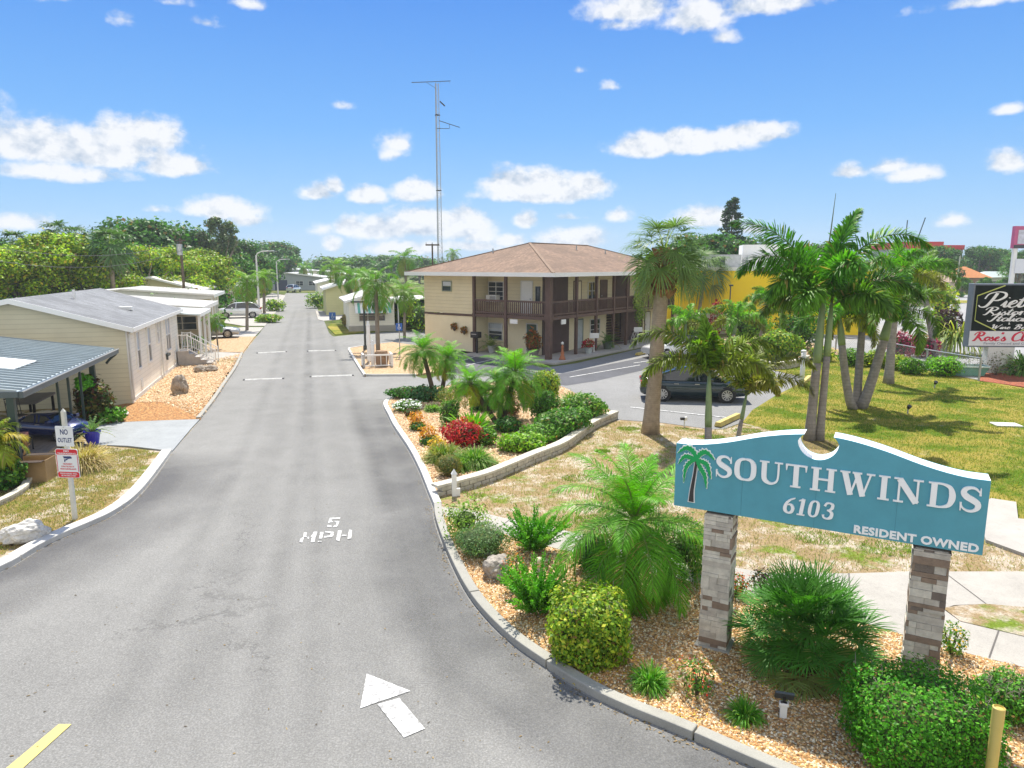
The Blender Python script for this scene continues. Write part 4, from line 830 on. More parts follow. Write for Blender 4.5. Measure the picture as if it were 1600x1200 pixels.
for k_ in range(1, 4): m = MB(); m.box(-.69 + k_*1.01 - .002, -.69 + k_*1.01 + .002, -.0135, -.012, 2.31+zz, 3.28+zz); m.build('panel_seam', plain('seam_teal', (.05, .2, .26), .6), sg)
m = MB()                                                    # thin dark edge trim under the panel
m.box(-.68, 3.34, .03, DEP-.03, 2.285+zz, 2.2995+zz); m.build('bottom_trim', DGREY, sg)
serif(sg, 'SOUTHWINDS', -.08, 3.28, 2.865+zz, .335, -.012, SWHITE, 'name_lettering', .0, .055)
serif(sg, '6103', .89, 1.57, 2.465+zz, .25, -.012, SWHITE, 'number_lettering', .12, .06)
lettering(sg, 'RESIDENT OWNED', 2.575, 2.385+zz, -.012, 1.46, .118, SWHITE, .042, 0, 1.06, .012, 'slogan_lettering')
# palm emblem
LG = plain('emblem_green', (.0, .36, .09), .5, var=.05); EB = plain('emblem_trunk', (.035, .03, .03), .6, var=.2)
def leafshape(p0, ctrl, w, teeth):
    P = smooth([(p0[0], p0[1], 0)] + [(a, b, 0) for a, b in ctrl], 6); n = len(P); U, D = [], []
    for i, p in enumerate(P):
        t = (P[min(i+1, n-1)] - P[max(i-1, 0)]).normalized(); f = i/(n-1); ww = w*math.sin(math.pi*min(.97, f*.88 + .12))**.8*(1.0 if i % 2 else .66); U.append((p.x - t.y*ww*.55, p.y + t.x*ww*.55)); D.append((p.x + t.y*ww, p.y - t.x*ww))
    return U + D[::-1]
e0 = (-.365, 3.08); leaves = [([(-.43,3.2),(-.53,3.24),(-.655,3.15)], .055), ([(-.46,3.10),(-.55,3.10),(-.64,2.98)], .05), ([(-.45,3.03),(-.52,2.92),(-.545,2.70)], .045), ([(-.30,3.18),(-.22,3.21),(-.10,3.12)], -.055), ([(-.26,3.05),(-.20,3.0),(-.14,2.82)], -.05), ([(-.31,2.96),(-.24,2.85),(-.20,2.66)], -.05)]
for mat_, k, y0, y1, nm in ((SWHITE, 1.32, -.012, -.028, 'emblem_outline'), (LG, 1.0, -.028, -.042, 'emblem_leaves')):
    m = MB()
    for i, (ct, w) in enumerate(leaves):
        pl_ = leafshape(e0, ct, w*k, 0)
        if k > 1: c_ = np.mean(pl_, 0); pl_ = [((x-c_[0])*1.06 + c_[0], (z-c_[1])*1.06 + c_[1]) for x, z in pl_]
        m.prism([(x, z+zz) for x, z in pl_], y1 - .0006*i, y0, 0, FX)
    if k > 1: 
        stroke(m, [(-.365,3.08+zz),(-.385,2.85+zz),(-.415,2.6+zz),(-.42,2.395+zz)], [.06,.065,.08,.11], (1, 1, 0, 0), 5, .026)
    m.build(nm, mat_, sg)
m = MB(); stroke(m, [(-.365,3.06+zz),(-.385,2.85+zz),(-.415,2.6+zz),(-.42,2.41+zz)], [.035,.04,.052,.078], (1, 1, 0, 0), 5, .042); m.build('emblem_trunk', EB, sg)
# stone posts: ledger stones as separate courses
STC = [plain('ledger_%s' % n, c, .9, var=.22, scale=7, bmp=1.0) for n, c in (('cream', (.62,.58,.50)), ('pale', (.50,.46,.40)), ('brown', (.26,.19,.14)), ('dark', (.19,.155,.13)))]
def stone_post(cx_, weights, seed):
    r = random.Random(seed); m = MB(); w = .215; m.box(cx_-w+.02, cx_+w-.02, .02, .40, 0, 2.25+zz, 1); z = 0.0
    while z < 2.22:
        h = r.choice([.055, .07, .09, .11]); h = min(h, 2.245+zz-z)
        if h < .02: break
        for face in range(4):
            x = 0; Lf = 2*w if face % 2 == 0 else .42
            while x < Lf-.01:
                l = min(r.choice([.12, .18, .26, .43]), Lf-x); l = Lf-x if Lf-x-l < .07 else l; p = r.uniform(.008, .028); mi = r.choices([0, 1, 2, 3], weights)[0]; a, b = x+.002, x+l-.002
                if face == 0: m.box(cx_-w+a, cx_-w+b, .02-p, .03, z+.002, z+h-.002, mi)
                elif face == 1: m.box(cx_+w-.03, cx_+w-.02+p, .0+a, .0+b, z+.002, z+h-.002, mi)
                elif face == 2: m.box(cx_-w+a, cx_-w+b, .39, .40+p, z+.002, z+h-.002, mi)
                else: m.box(cx_-w+.02-p, cx_-w+.03, a, b, z+.002, z+h-.002, mi)
                x += l
        z += h
    m.build('stone_post', STC, sg)
stone_post(0, [6, 3, 1.2, .3], 3); stone_post(2.80, [3, 3.2, 2.2, 1.2], 8)
for c_ in (0, 2.8): m = MB(); m.box(c_-.27, c_+.27, -.05, .47, -.05, .025); m.build('post_footing', CONC, sg, bevel=.01)

# ---------------------------------------------------------------- two-storey office building
C0 = Vector((2.31, 43.84, 0)); B_ANG = math.radians(53)
bl = thing('two_storey_building', 'cream two-storey office building with brown hipped roof and wraparound brown balcony', 'building', C0, B_ANG)
LX, LY = 18.6, 10.75
BM = Matrix.Translation(C0) @ Matrix.Rotation(B_ANG, 4, 'Z')
m = MB(); m.box(1.5, 4.6, 1.5, LY, .15, 2.58); m.box(4.6, 10.0, 1.5, LY, .15, 2.58); m.box(0, 1.5, 6.1, LY, .15, 2.58); m.box(13.5, LX, 1.5, LY, .15, 2.58); m.box(10.0, 13.5, 2.9, LY, .15, 2.58); m.build('lower_wall', CREAM, bl)
m = MB(); m.box(1.5, LX, 1.5, LY, 2.80, 5.32); m.box(0, 1.5, 6.1, LY, 2.74, 5.32); m.build('upper_wall', YSIDE, bl)
for bx in ((1.44, 4.6, 1.40, 1.497, .15, 2.58), (1.44, 4.4, 1.40, 1.497, 2.80, 5.32), (12.1, 15.6, 1.38, 1.497, .15, 2.58), (11.2, 13.4, 1.38, 1.497, 2.8, 5.32)): m = MB(); m.box(*bx); m.build('dark_wall_panel', DBOARD, bl)

m = MB(); m.box(-.05, -.002, 6.1, LY, 2.60, 2.72); m.box(-.03, LX, -.08, 1.5, 2.60, 2.80); m.box(-.03, 1.5, 1.5, 6.1, 2.60, 2.80); m.build('balcony_floor', BROWN, bl)
for k, (x, y) in enumerate([(0,0),(3.25,0),(5.85,0),(8.3,0),(10.3,0),(12.8,0),(15.6,0),(18.5,0),(0,3.4),(0,6.1)]):
    m = MB(); w = .17 if k == 0 else .09; m.box(x-w, x+w, y-w, y+w, .12, 5.32)
    if k == 0: m.box(x-w-.03, x+w+.03, y-w-.03, y+w+.03, 2.5, 2.9)
    else: m.box(x-w-.02, x+w+.02, y-w-.02, y+w+.02, 2.56, 2.82)
    m.build('post', BROWN, bl)
def railing(a, b, nm='railing'):
    a, b = Vector(a), Vector(b); d = b-a; L = d.length; d.normalize(); m = MB()
    m.bar(a + Vector((0,0,3.72)), b + Vector((0,0,3.72)), .05, .12); m.bar(a + Vector((0,0,2.93)), b + Vector((0,0,2.93)), .05, .09)
    n = int(L/.155)
    for i in range(1, n): p = a + d*L*i/n; m.bar(p + Vector((0,0,2.70)), p + Vector((0,0,3.70)), .045, .06)
    m.build(nm, BROWN, bl)
for a, b in [((.17,0,0),(3.16,0,0)),((3.34,0,0),(5.76,0,0)),((5.94,0,0),(8.21,0,0)),((8.39,0,0),(10.21,0,0)),((10.39,0,0),(12.71,0,0)),((12.89,0,0),(15.51,0,0)),((15.69,0,0),(18.41,0,0)),((0,.17,0),(0,3.31,0)),((0,3.49,0),(0,6.01,0)),((18.5,.1,0),(18.5,1.5,0))]: railing(a, b)
# hipped roof
o_ = .95; E = [(-o_,-o_,5.56),(LX+o_,-o_,5.56),(LX+o_,LY+o_,5.56),(-o_,LY+o_,5.56)]; r1, r2 = (5.4, LY/2, 7.62), (13.4, LY/2, 7.62)
roof = MB(); roof.add(E + [r1, r2], [(0,1,5,4),(1,2,5),(2,3,4,5),(3,0,4)]); ro = roof.build('roof', SHING, bl)
m = MB(); m.box(-o_, LX+o_, -o_, LY+o_, 5.325, 5.345); 
m.build('soffit', WHITE_D, ro)
m = MB(); m.box(-o_-.03, LX+o_+.03, -o_-.03, -o_, 5.32, 5.575); m.box(-o_-.03, LX+o_+.03, LY+o_, LY+o_+.03, 5.32, 5.575); m.box(-o_-.03, -o_, -o_, LY+o_, 5.32, 5.575); m.box(LX+o_, LX+o_+.03, -o_, LY+o_, 5.32, 5.575); m.build('fascia', WHITE, ro)
m = MB()
for a, b in ((E[0], r1), (E[1], r2), (E[2], r2), (E[3], r1), (r1, r2)): m.bar(Vector(a) + Vector((0,0,.02)), Vector(b) + Vector((0,0,.01)), .2, .04)
m.build('ridge_cap', plain('ridge_shingle', (  .23, .155, .105), .9, var=.2, scale=6), ro)
for x, y in ((9.6, 4.0), (12.6, 3.2), (3.2, 7.0)): MB().tube([(x, y, 6.5), (x, y, 7.5 if y == 4 else 7.2)], .05, 8).build('vent_pipe', GALV, ro)
def window(par, x0, x1, z0, z1, axis, at, out, rows=1, cols=1, frame=WHITE_D, t=.05, sill=False, blinds=False, name='window'):
    """window on a face: axis 'x' = face in the y,z plane at x=at looking towards out*x ; 'y' = face in the x,z plane"""
    def bb(mb, a0, a1, b0, b1, d0, d1):
        d0, d1 = sorted((at + out*d0, at + out*d1))
        if axis == 'x': mb.box(d0, d1, a0, a1, b0, b1)
        else: mb.box(a0, a1, d0, d1, b0, b1)
    m = MB(); bb(m, x0-t, x1+t, z1, z1+t, 0, .07); bb(m, x0-t, x1+t, z0-t, z0, 0, .07); bb(m, x0-t, x0, z0, z1, 0, .07); bb(m, x1, x1+t, z0, z1, 0, .07)
    for i in range(1, cols): c = x0 + (x1-x0)*i/cols; bb(m, c-t*.45, c+t*.45, z0, z1, .01, .055)
    for i in range(1, rows): c = z0 + (z1-z0)*i/rows; bb(m, x0, x1, c-t*.35, c+t*.35, .01, .05)
    fr = m.build(name, frame, par); m = MB(); bb(m, x0, x1, z0, z1, -.02, .02); m.build('pane', GLASS, fr)
    if blinds: m = MB(); bb(m, x0+.03, x1-.03, z0 + (z1-z0)*.52, z1-.02, .021, .028); m.build('blind', plain('blind_reflection_tint', (.50, .55, .60), .5), fr)  # blue-grey blind; its colour paints in the bluish reflection of the upper sash
    return fr
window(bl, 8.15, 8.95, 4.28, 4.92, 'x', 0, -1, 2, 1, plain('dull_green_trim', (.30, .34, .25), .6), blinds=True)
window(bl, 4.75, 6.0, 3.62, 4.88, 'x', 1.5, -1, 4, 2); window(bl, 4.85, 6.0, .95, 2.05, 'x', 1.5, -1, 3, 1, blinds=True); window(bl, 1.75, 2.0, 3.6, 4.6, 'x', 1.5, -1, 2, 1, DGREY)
def door(par, x0, x1, z0, z1, axis, at, out, mat, frame=WHITE_D):
    def bb(mb, a0, a1, b0, b1, d0, d1):
        d0, d1 = sorted((at + out*d0, at + out*d1))
        if axis == 'x': mb.box(d0, d1, a0, a1, b0, b1)
        else: mb.box(a0, a1, d0, d1, b0, b1)
    m = MB(); bb(m, x0, x1, z0, z1, .0, .045); d_ = m.build('door', mat, par)
    m = MB(); bb(m, x0-.07, x0, z0, z1+.07, .0, .06); bb(m, x1, x1+.07, z0, z1+.07, 0, .06); bb(m, x0, x1, z1, z1+.07, 0, .06); m.build('door_frame', frame, d_)
    m = MB(); bb(m, x0+.08, x0+.14, z0+.95, z0+1.05, .045, .09); m.build('handle', CHROME, d_)
DGREEN = plain('dark_green_paint', (.06, .11, .08), .5)
door(bl, 2.35, 3.2, 2.81, 4.95, 'x', 1.5, -1, WHITE); door(bl, 1.95, 2.75, .16, 2.15, 'x', 1.5, -1, DGREEN, WHITE_D)
door(bl, 5.3, 6.2, 2.81, 4.9, 'y', 1.5, -1, CREAM, BROWN); door(bl, 5.6, 6.5, .16, 2.2, 'y', 1.5, -1, plain('pale_blue_glass', (.45, .52, .55), .3), DGREEN); door(bl, 9.0, 9.9, 2.81, 4.9, 'y', 1.5, -1, BROWN, BROWN); door(bl, 16.4, 17.3, .16, 2.2, 'y', 1.5, -1, WHITE_D, BROWN)
window(bl, 7.2, 8.3, 3.6, 4.8, 'y', 1.5, -1, 2, 2); window(bl, 7.6, 8.9, 1.0, 2.1, 'y', 1.5, -1, 3, 1); window(bl, 14.4, 15.5, 3.6, 4.8, 'y', 1.5, -1, 2, 2)
# stairs going up behind the posts
m = MB()
for i in range(13): m.box(10.2 + i*.0, 11.5, 2.6 - i*.0 + i*0.0, 2.9, .2, .3) if False else m.box(9.95, 11.45, 1.6 - .0 + (12-i)*.0 - 1.0 + i*.1, 1.72 - 1.0 + i*.1 + .22, .15 + i*.19, .20 + i*.19)
m.build('staircase', BROWN, bl)
# small panels
m = MB(); m.box(-.16, -.10, 2.35, 2.95, 2.28, 2.56); m.box(1.25, 1.75, -.16, -.10, 2.28, 2.58); m.build('suite_plaque', WHITE, bl)
ac = MB(); ac.box(1.05, 1.5, 5.05, 5.95, 3.55, 4.02); a_ = ac.build('air_conditioner', WHITE, bl, bevel=.02); m = MB()
for i in range(8): m.box(1.035, 1.05, 5.10, 5.6, 3.60 + i*.045, 3.62 + i*.045)
m.build('grille', DGREY, a_)
# concrete walkway in front
wk = MB(); wk.box(-1.1, LX+.5, -1.25, 1.5, 0, .14); wk.box(-1.1, 1.5, 1.5, 6.2, 0, .14); o = wk.build('building_walkway', CONC_W, None, bevel=.02); o.location = C0; o.rotation_euler = (0, 0, B_ANG); struct(o)
def BL(x, y, z=0): return BM @ Vector((x, y, z))

# mailbox on post corner, potted plants, planters, door signs
t = thing('drop_box', 'black drop box fixed to the brown post of the two-storey building', 'mailbox', BL(-.25, 5.65, .98), B_ANG); m = MB(); m.box(-.35, .08, -.32, .32, .22, .62); m.build('box_body', BLACK, t, bevel=.03); m = MB(); m.box(-.08, .02, -.05, .05, -.96, .22); m.build('stand', BLACK, t); m = MB(); m.box(-.375, -.352, -.22, .22, .45, .5); m.build('slot', CHROME, t)
t = thing('wall_flower_basket', 'left of two wilted orange flower baskets on the cream wall', 'wall planter', BL(-.05, 8.0, 2.0 - .2), B_ANG, 'flower baskets on the cream wall')
V, Q, C = leafcloud(3, 240, (.10, .28, .22), .12, [(.38,.10,.02),(.30,.15,.03),(.14,.16,.03)], rough=.4); obj('dry_flowers', npmesh('basket_flowers', V, Q, C), t); m = MB(); m.lathe([(.02, -.1), (.14, .05), (.16, .2)], 10); m.build('basket', DBARK, t); t.location = BL(-.2, 7.75, 1.62)
copytree(t, 'right of two wilted orange flower baskets on the cream wall, a little lower', None, BL(-.2, 6.85, 1.42))
def pot(name, label, loc, r_, h_, mat, plantA, catg='potted plant', plant='plant'):
    t = thing(name, label, catg, loc); m = MB(); m.lathe([(0, 0), (r_*.7, 0), (r_, h_*.9), (r_*1.08, h_*.9), (r_*1.08, h_), (r_*.9, h_), (r_*.86, h_*.85), (0, h_*.85)], 18); m.build('pot', mat, t, smooth=False)
    o = obj(plant, npmesh(name + '_leaves', *plantA), t, (0, 0, h_*.8)); return t
PFRD = lambda s, L, n, col, **k: crown(s, n, L, L*.3, .03, 18, 80, 10, (30, 80), .4, col=col, **k)
pot('potted_palm', 'potted small palm in a grey pot beside the ground floor window', BL(.5, 5.0, .14), .28, .5, plain('grey_pot', (.42, .43, .43), .6), PFRD(4, 1.3, 12, (.14,.22,.03)))
pot('potted_cordyline', 'round grey planter with rust red cordyline by the corner post', BL(.35, 1.45, .14), .42, .5, plain('stone_pot', (.22, .20, .18), .8), leafcloud(5, 700, (.45, .45, .65), .32, [(.26,.08,.03),(.34,.14,.04),(.10,.13,.03)], elong=4, rough=.3))
pot('potted_azalea', 'pale urn of red flowers beside the second ground floor post', BL(4.3, -.35, .14), .30, .42, plain('pale_urn', (.45, .5, .5), .6), leafcloud(6, 600, (.42, .42, .3), .12, [(.50,.02,.04),(.40,.015,.05),(.08,.15,.02)], rough=.3))
pot('potted_fern', 'big dark urn with arching green plant between two ground floor posts', BL(7.2, -.2, .14), .36, .55, plain('dark_urn', (.10, .13, .10), .7), PFRD(9, 1.2, 14, (.08,.16,.03)))
t = thing('garden_gnome_post', 'small terracotta figure on the paving at the corner post', 'ornament', BL(.45, -.75, .14)); m = MB(); m.lathe([(.0, 0), (.22, 0), (.17, .15), (.10, .3), (.13, .45), (.07, .55), (.06, .75), (.09, .8), (.05, .92), (0, .95)], 12); m.build('figure', plain('terracotta', (.40, .15, .07), .85), t, smooth=True); MB().lathe([(0, .95), (.08, .97), (.09, 1.08), (0, 1.15)], 12).build('top_ball', WHITE_D, t, smooth=True)
for k, (x, y, lb) in enumerate([(5.15, -.3, 'white notice sign on a post beside the red flowers'), (11.2, -.55, 'small white parking notice on a post in front of the stairs')]):
    t = thing('notice_sign', lb, 'sign', BL(x, y, .14), 0); m = MB(); m.box(-.03, .03, -.03, .03, 0, 1.2); m.build('post', WHITE, t); m = MB(); m.box(-.32, .32, -.055, -.03, .95, 1.3); m.build('panel', WHITE, t)
t = thing('hanging_vine', 'green climbing vine trailing from balcony post down to the ground floor', 'plant', BL(12.3, -.15, 1.2), B_ANG); V, Q, C = cat([leafcloud(21, 1200, (.75, .3, 1.5), .16, [(.12,.24,.02),(.20,.32,.04),(.30,.36,.10)], rough=.5, fill=.9, elong=2.4), shiftV(leafcloud(22, 500, (.5, .25, .6), .16, [(.22,.36,.04),(.30,.38,.06)], rough=.5, fill=.9), (-.6, 0, 1.6))]); obj('leaves', npmesh('vine_leaves', V, Q, C), t); MB().tube([(0, .1, -1), (.1, .1, .6), (-.2, .1, 2.6)], .03, 6).build('stem', DBARK, t)

# ---------------------------------------------------------------- mobile homes, left
def gable_home(name, label, loc, rz, W, L, wall, rise, side_mat, end_mat, roof_mat, over=.35, apex=None, parts=None, catg='mobile home', skirt=None, group=None):
    """local x from -W (left) to 0 (road side), y from 0 (near gable) to L"""
    t = thing(name, label, catg, loc, rz, group); ax = -W/2 if apex is None else apex
    m = MB(); m.box(-W, 0, 0, L, 0, wall); m.build('wall', side_mat, t)
    for y0, y1 in ((-.004, .10), (L-.1, L+.004)): m = MB(); m.prism([(-W, 0), (-.0, 0), (0, wall), (ax, wall+rise-.02), (-W, wall + rise*(1-abs(-W-ax)/abs(ax)) if W > abs(ax) else wall)], y0, y1, 0, FX); m.build('gable', end_mat, t)
    zr = wall + rise + .05; ze = wall + .05 - over*rise/abs(ax)
    lx = -W-over; zl = wall + .05 - over*rise/abs(W+ax) if abs(W+ax) > .1 else wall
    m = MB(); A = [(over, ze), (ax, zr), (lx, zl)]; th = .12
    m.prism([(over, ze), (ax, zr), (lx, zl), (lx, zl-th), (ax, zr-th), (over, ze-th)], -over, L+over, 0, FX); rf = m.build('roof', roof_mat, t)
    m = MB(); m.box(over, over+.03, -over, L+over, ze-th-.05, ze+.01)
    for yy in (-over-.03, L+over): 
        m.prism([(over, ze+.012), (ax, zr+.012), (lx, zl+.012), (lx, zl-th-.08), (ax, zr-th-.08), (over, ze-th-.08)], yy, yy+.03, 0, FX)
    m.build('fascia', WHITE, rf)
    return t, rf
RD = math.radians(17); H1 = Vector((-16.63, 29.99, 0))
h1, rf = gable_home('mobile_home', 'long beige vinyl mobile home with grey shingle roof and white road-side wall', H1, RD, 9.2, 13.4, 3.42, 1.2, GSIDE, GSIDE, GSHING, .35, -4.1)
m = MB(); m.box(.002, .03, .12, 13.3, .25, 3.35); m.build('road_side_wall', WSIDE, h1)
m = MB(); m.box(.0, .05, .0, 13.4, 0, .25); m.box(-.02, .045, -.025, .11, .25, 3.4); m.build('corner_trim', WHITE_D, h1)
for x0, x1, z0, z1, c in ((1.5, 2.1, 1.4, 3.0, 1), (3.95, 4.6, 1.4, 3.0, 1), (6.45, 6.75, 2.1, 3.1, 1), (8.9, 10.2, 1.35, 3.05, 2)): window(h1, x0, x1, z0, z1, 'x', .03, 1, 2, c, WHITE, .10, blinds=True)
m = MB(); m.tube([(.12, 7.4, 3.25), (.12, 7.3, 2.8), (.10, 7.25, .2)], .04, 8); m.tube([(.15, .3, 3.3), (.1, .05, 3.1), (.09, .05, .2)], .04, 8); m.build('downspout', WHITE_D, h1)
m = MB(); m.box(.03, .06, 1.9, 2.3, .45, .8); m.box(.03, .06, 11.4, 11.8, .5, 1.0); m.build('crawl_vent', WHITE_D, h1); m = MB(); m.box(.03, .16, 8.6, 9.4, 1.05, 1.18); m.box(.03, .12, 8.7, 8.85, .85, 1.05); m.build('meter_box', DGREY, h1)
MB().tube([(-3.2, 5.2, 4.2), (-3.2, 5.2, 4.85)], .07, 8).build('vent_pipe', WHITE, rf); m = MB(); m.box(-1.5, -.9, 5.9, 6.3, 3.78, 3.95); m.build('vent_hood', WHITE, rf)
def HL(x, y, z=0): return Matrix.Translation(H1) @ Matrix.Rotation(RD, 4, 'Z') @ Vector((x, y, z))
# porch steps with white railing
t = thing('porch_steps', 'grey porch steps with white picket railing at the far end of the beige home', 'steps', HL(.1, 12.2), RD); m = MB()
for i in range(5): m.box(.0 + .0, 1.9 - i*.32, -.2, 1.3, i*.19, (i+1)*.19)
m.build('steps', plain('painted_step', (.40, .38, .36), .8, dirt=.4), t)
def rail(par, pts, h, nm='handrail', mat=WHITE, sp=.14, w=.035):
    m = MB()
    for a, b in zip(pts[:-1], pts[1:]):
        a, b = Vector(a), Vector(b); H = Vector((0, 0, h)); m.bar(a+H, b+H, w*1.3); m.bar(a + H*.12, b + H*.12, w); n = max(2, int((b-a).length/sp))
        for i in range(n+1): p = a.lerp(b, i/n); m.bar(p + H*.1, p+H, w*.6)
    for p in pts: p = Vector(p); m.bar(p, p + Vector((0, 0, h*1.08)), w*1.7)
    m.build(nm, mat, par)
rail(t, [(.1, -.25, .95), (.6, -.25, .95), (2.1, -.25, .0)], .95); rail(t, [(.1, 1.35, .95), (.6, 1.35, .95), (2.1, 1.35, .0)], .95)
# white awning at the far end
t = thing('porch_awning', 'white metal porch awning on white posts at the end of the beige home', 'awning', HL(0, 13.8), RD); m = MB(); m.prism([(-6.5, 3.55), (1.3, 3.05), (1.3, 2.95), (-6.5, 3.45)], -.3, 5.2, 0, FX); m.build('awning_roof', plain('awning_blue_white', (.62, .70, .70), .5), t)
m = MB(); m.box(1.3, 1.36, -.32, 5.22, 2.86, 3.08); m.build('gutter', WHITE, t)
for x, y in ((1.2, 0), (1.2, 2.5), (1.2, 5.0), (-2.5, 5.0)): m = MB(); m.box(x-.06, x+.06, y-.06, y+.06, 0, 2.96 if x > 0 else 3.2); m.build('post', WHITE, t)
m = MB(); m.box(-6.2, -3.0, 3.6, 3.7, 0, 3.1); m.build('back_wall', GSIDE, t)
# further homes along the left of the road
def LP(s, off=0): # point along the left front line, s metres beyond the beige home's near corner
    return H1 + Vector((-math.sin(RD), math.cos(RD), 0))*s + Vector((math.cos(RD), math.sin(RD), 0))*off
WROOF = plain('white_metal_roof', (.74, .72, .68), .5, var=.06, scale=1, dirt=.25); TAN = siding('tan_siding', (.50, .44, .32), .2)
def flat_home(label, s, off, W, L, wall, front_mat, open_to=3.2, rise=.5, group='mobile homes along the left of the road', roof=WROOF):
    t = thing('mobile_home', label, 'mobile home', LP(s, off), RD, group)
    m = MB(); m.box(-W, -open_to, .3, L-.3, 0, wall); m.box(-open_to, -.15, L*.45, L-.3, 0, wall-.1); m.build('wall', front_mat, t)
    m = MB(); m.prism([(.35, wall-.2), (.35, wall-.08), (-W*.55, wall+rise), (-W-.3, wall), (-W-.3, wall-.12), (-W*.55, wall+rise-.12)], -.3, L+.3, 0, FX); rf = m.build('roof', roof, t)
    m = MB(); 
    for i in range(int((L+.6)/.45)): y = -.3 + i*.45; m.bar((.35, y, wall-.06), (-W*.55, y, wall+rise+.02), .05, .05)
    m.build('roof_rib', WHITE, rf)
    m = MB(); m.box(.35, .42, -.32, L+.32, wall-.34, wall-.04); m.build('gutter', WHITE, rf)
    for y in (0, L*.22, L*.44): m = MB(); m.box(.1, .2, y-.05, y+.05, 0, wall-.1); m.build('carport_post', WHITE, t)
    m = MB(); m.prism([(.25, wall-.22), (-W*.55, wall+rise-.14), (-W-.2, wall-.14), (-W-.2, wall-.45), (.25, wall-.45)], -.1, -.02, 0, FX); m.build('gable', WHITE_D, t); window(t, -W*.8, -W*.55, 1.2, 2.2, 'y', .3, -1, 2, 2); window(t, -open_to+.5, -.7, 1.1, 2.1, 'y', L*.45, -1, 2, 2); window(t, L*.6, L*.8, 1.1, 2.1, 'x', -.15, 1, 2, 2)
    return t
flat_home('low mobile home with ribbed white carport roof over the silver car', 21.5, 0.2, 12, 9.5, 3.1, TAN)
flat_home('beige mobile home with long white roof beside the parked white suv', 35, -.4, 13, 9, 3.5, CREAM)
flat_home('white roofed mobile home nearest the first street lamp', 66, -1, 12, 10, 3.4, WSIDE)
flat_home('far white roofed mobile home just past the street lamp', 84, -1, 12, 11, 3.4, TAN)
flat_home('farthest pale mobile home on the left of the road', 104, -1, 12, 12, 3.4, WSIDE)
t, _ = gable_home('mobile_home', 'beige gabled mobile home rising behind the white carport roofs', LP(50, -3.2), RD, 9.5, 14, 3.5, 1.3, CREAM, CREAM, WROOF, .5, group='mobile homes along the left of the road'); window(t, -4, -2.5, 1.4, 2.6, 'y', 0, -1, 2, 2)
# homes right of the road and the ones closing its end
def RP(px, py): return G(px, py)
WBLUE = siding('pale_blue_siding', (.52, .60, .62), .22)
def box_home(label, A, rz, W, L, wall, rise, mat, roof, group='small homes on the right of the road', wins=(), over=.4, name='mobile_home'):
    t, rf = gable_home(name, label, A, rz, W, L, wall, rise, mat, mat, roof, over, group=group)
    for w in wins: window(t, *w)
    return t
A = G(617, 518); AW = box_home('small white home with green striped awning and vaulted white roof', G(617, 517), math.radians(17), 4.1, 8, 2.9, .6, WSIDE, WROOF, wins=[(-3.2, -.9, 1.0, 2.0, 'y', 0, -1, 2, 3)])
m = MB(); 
for i in range(14): m.add([(-3.6 + i*.23, -.9, 1.75), (-3.6 + (i+1)*.23, -.9, 1.75), (-3.6 + (i+1)*.23, -.03, 2.65), (-3.6 + i*.23, -.03, 2.65)], [(0, 1, 2, 3)], i % 2)
m.build('striped_awning', [WHITE, plain('awning_green', (.12, .42, .33), .6)], AW); m = MB(); m.box(-4.2, .1, -.25, -.005, 0, .55); m.build('block_skirt', CONC_W, AW)
t = thing('carport', 'flat white carport roof on posts beside the small white home', 'carport', G(618, 517), math.radians(20)); m = MB(); m.prism([(0, 2.75), (2.5, 3.0), (7, 2.8), (7, 2.68), (2.5, 2.88), (0, 2.63)], -.2, 7, 0, FX); m.build('carport_roof', WROOF, t)
for x, y in ((.3, 0), (3.4, 0), (6.7, 0), (6.7, 6.5)): m = MB(); m.box(x-.05, x+.05, y-.05, y+.05, 0, 2.7); m.build('post', WHITE, t)
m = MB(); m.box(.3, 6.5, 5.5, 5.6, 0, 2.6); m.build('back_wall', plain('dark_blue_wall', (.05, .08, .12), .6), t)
YEL = siding('pale_yellow_siding', (.60, .58, .30), .2)
box_home('pale yellow mobile home on the right, halfway down the road', G(560, 492), math.radians(17), 3.8, 9, 3.3, .6, YEL, WROOF, wins=[(-1.6, -.6, 1.2, 2.2, 'y', 0, -1, 2, 1)])
box_home('white roofed mobile home behind the green bin', G(536, 472), math.radians(17), 4, 14, 3.2, .5, WSIDE, WROOF)
box_home('white home just beyond the yellow one, half behind palms', G(596, 470), math.radians(17), 6, 14, 3.2, .6, WSIDE, WROOF)
SLATE = siding('slate_siding', (.32, .36, .38), .25); GROOF = plain('pale_grey_roof', (.46, .48, .50), .7, var=.1, scale=.6)
t = box_home('low grey blue home closing the end of the road', G(505, 453.5), math.radians(4), 17, 12, 3.2, 1.1, SLATE, GROOF, 'homes at the end of the road', [(-6.5, -4.8, 1.2, 2.2, 'y', 0, -1, 2, 2), (-3.4, -1.8, 1.2, 2.2, 'y', 0, -1, 2, 2)])
m = MB(); m.box(-11.6, -8.6, -.03, -.004, 0, 2.5); m.build('carport_panel', plain('deep_blue_panel', (.035, .045, .09), .6), t)  # flat deep blue panel set on the end wall, nothing cut out
box_home('grey roofed home behind the low blue grey one', G(498, 443), math.radians(2), 40, 20, 4.2, 1.4, SLATE, GROOF, 'homes at the end of the road')
box_home('white roofed home at the end of the road on the right', G(545, 449), math.radians(4), 18, 14, 3.6, 1.1, WSIDE, WROOF, 'homes at the end of the road')
box_home('long pale roofed home between the end palms', G(590, 444), math.radians(4), 26, 14, 3.6, 1.3, WSIDE, GROOF, 'homes at the end of the road')

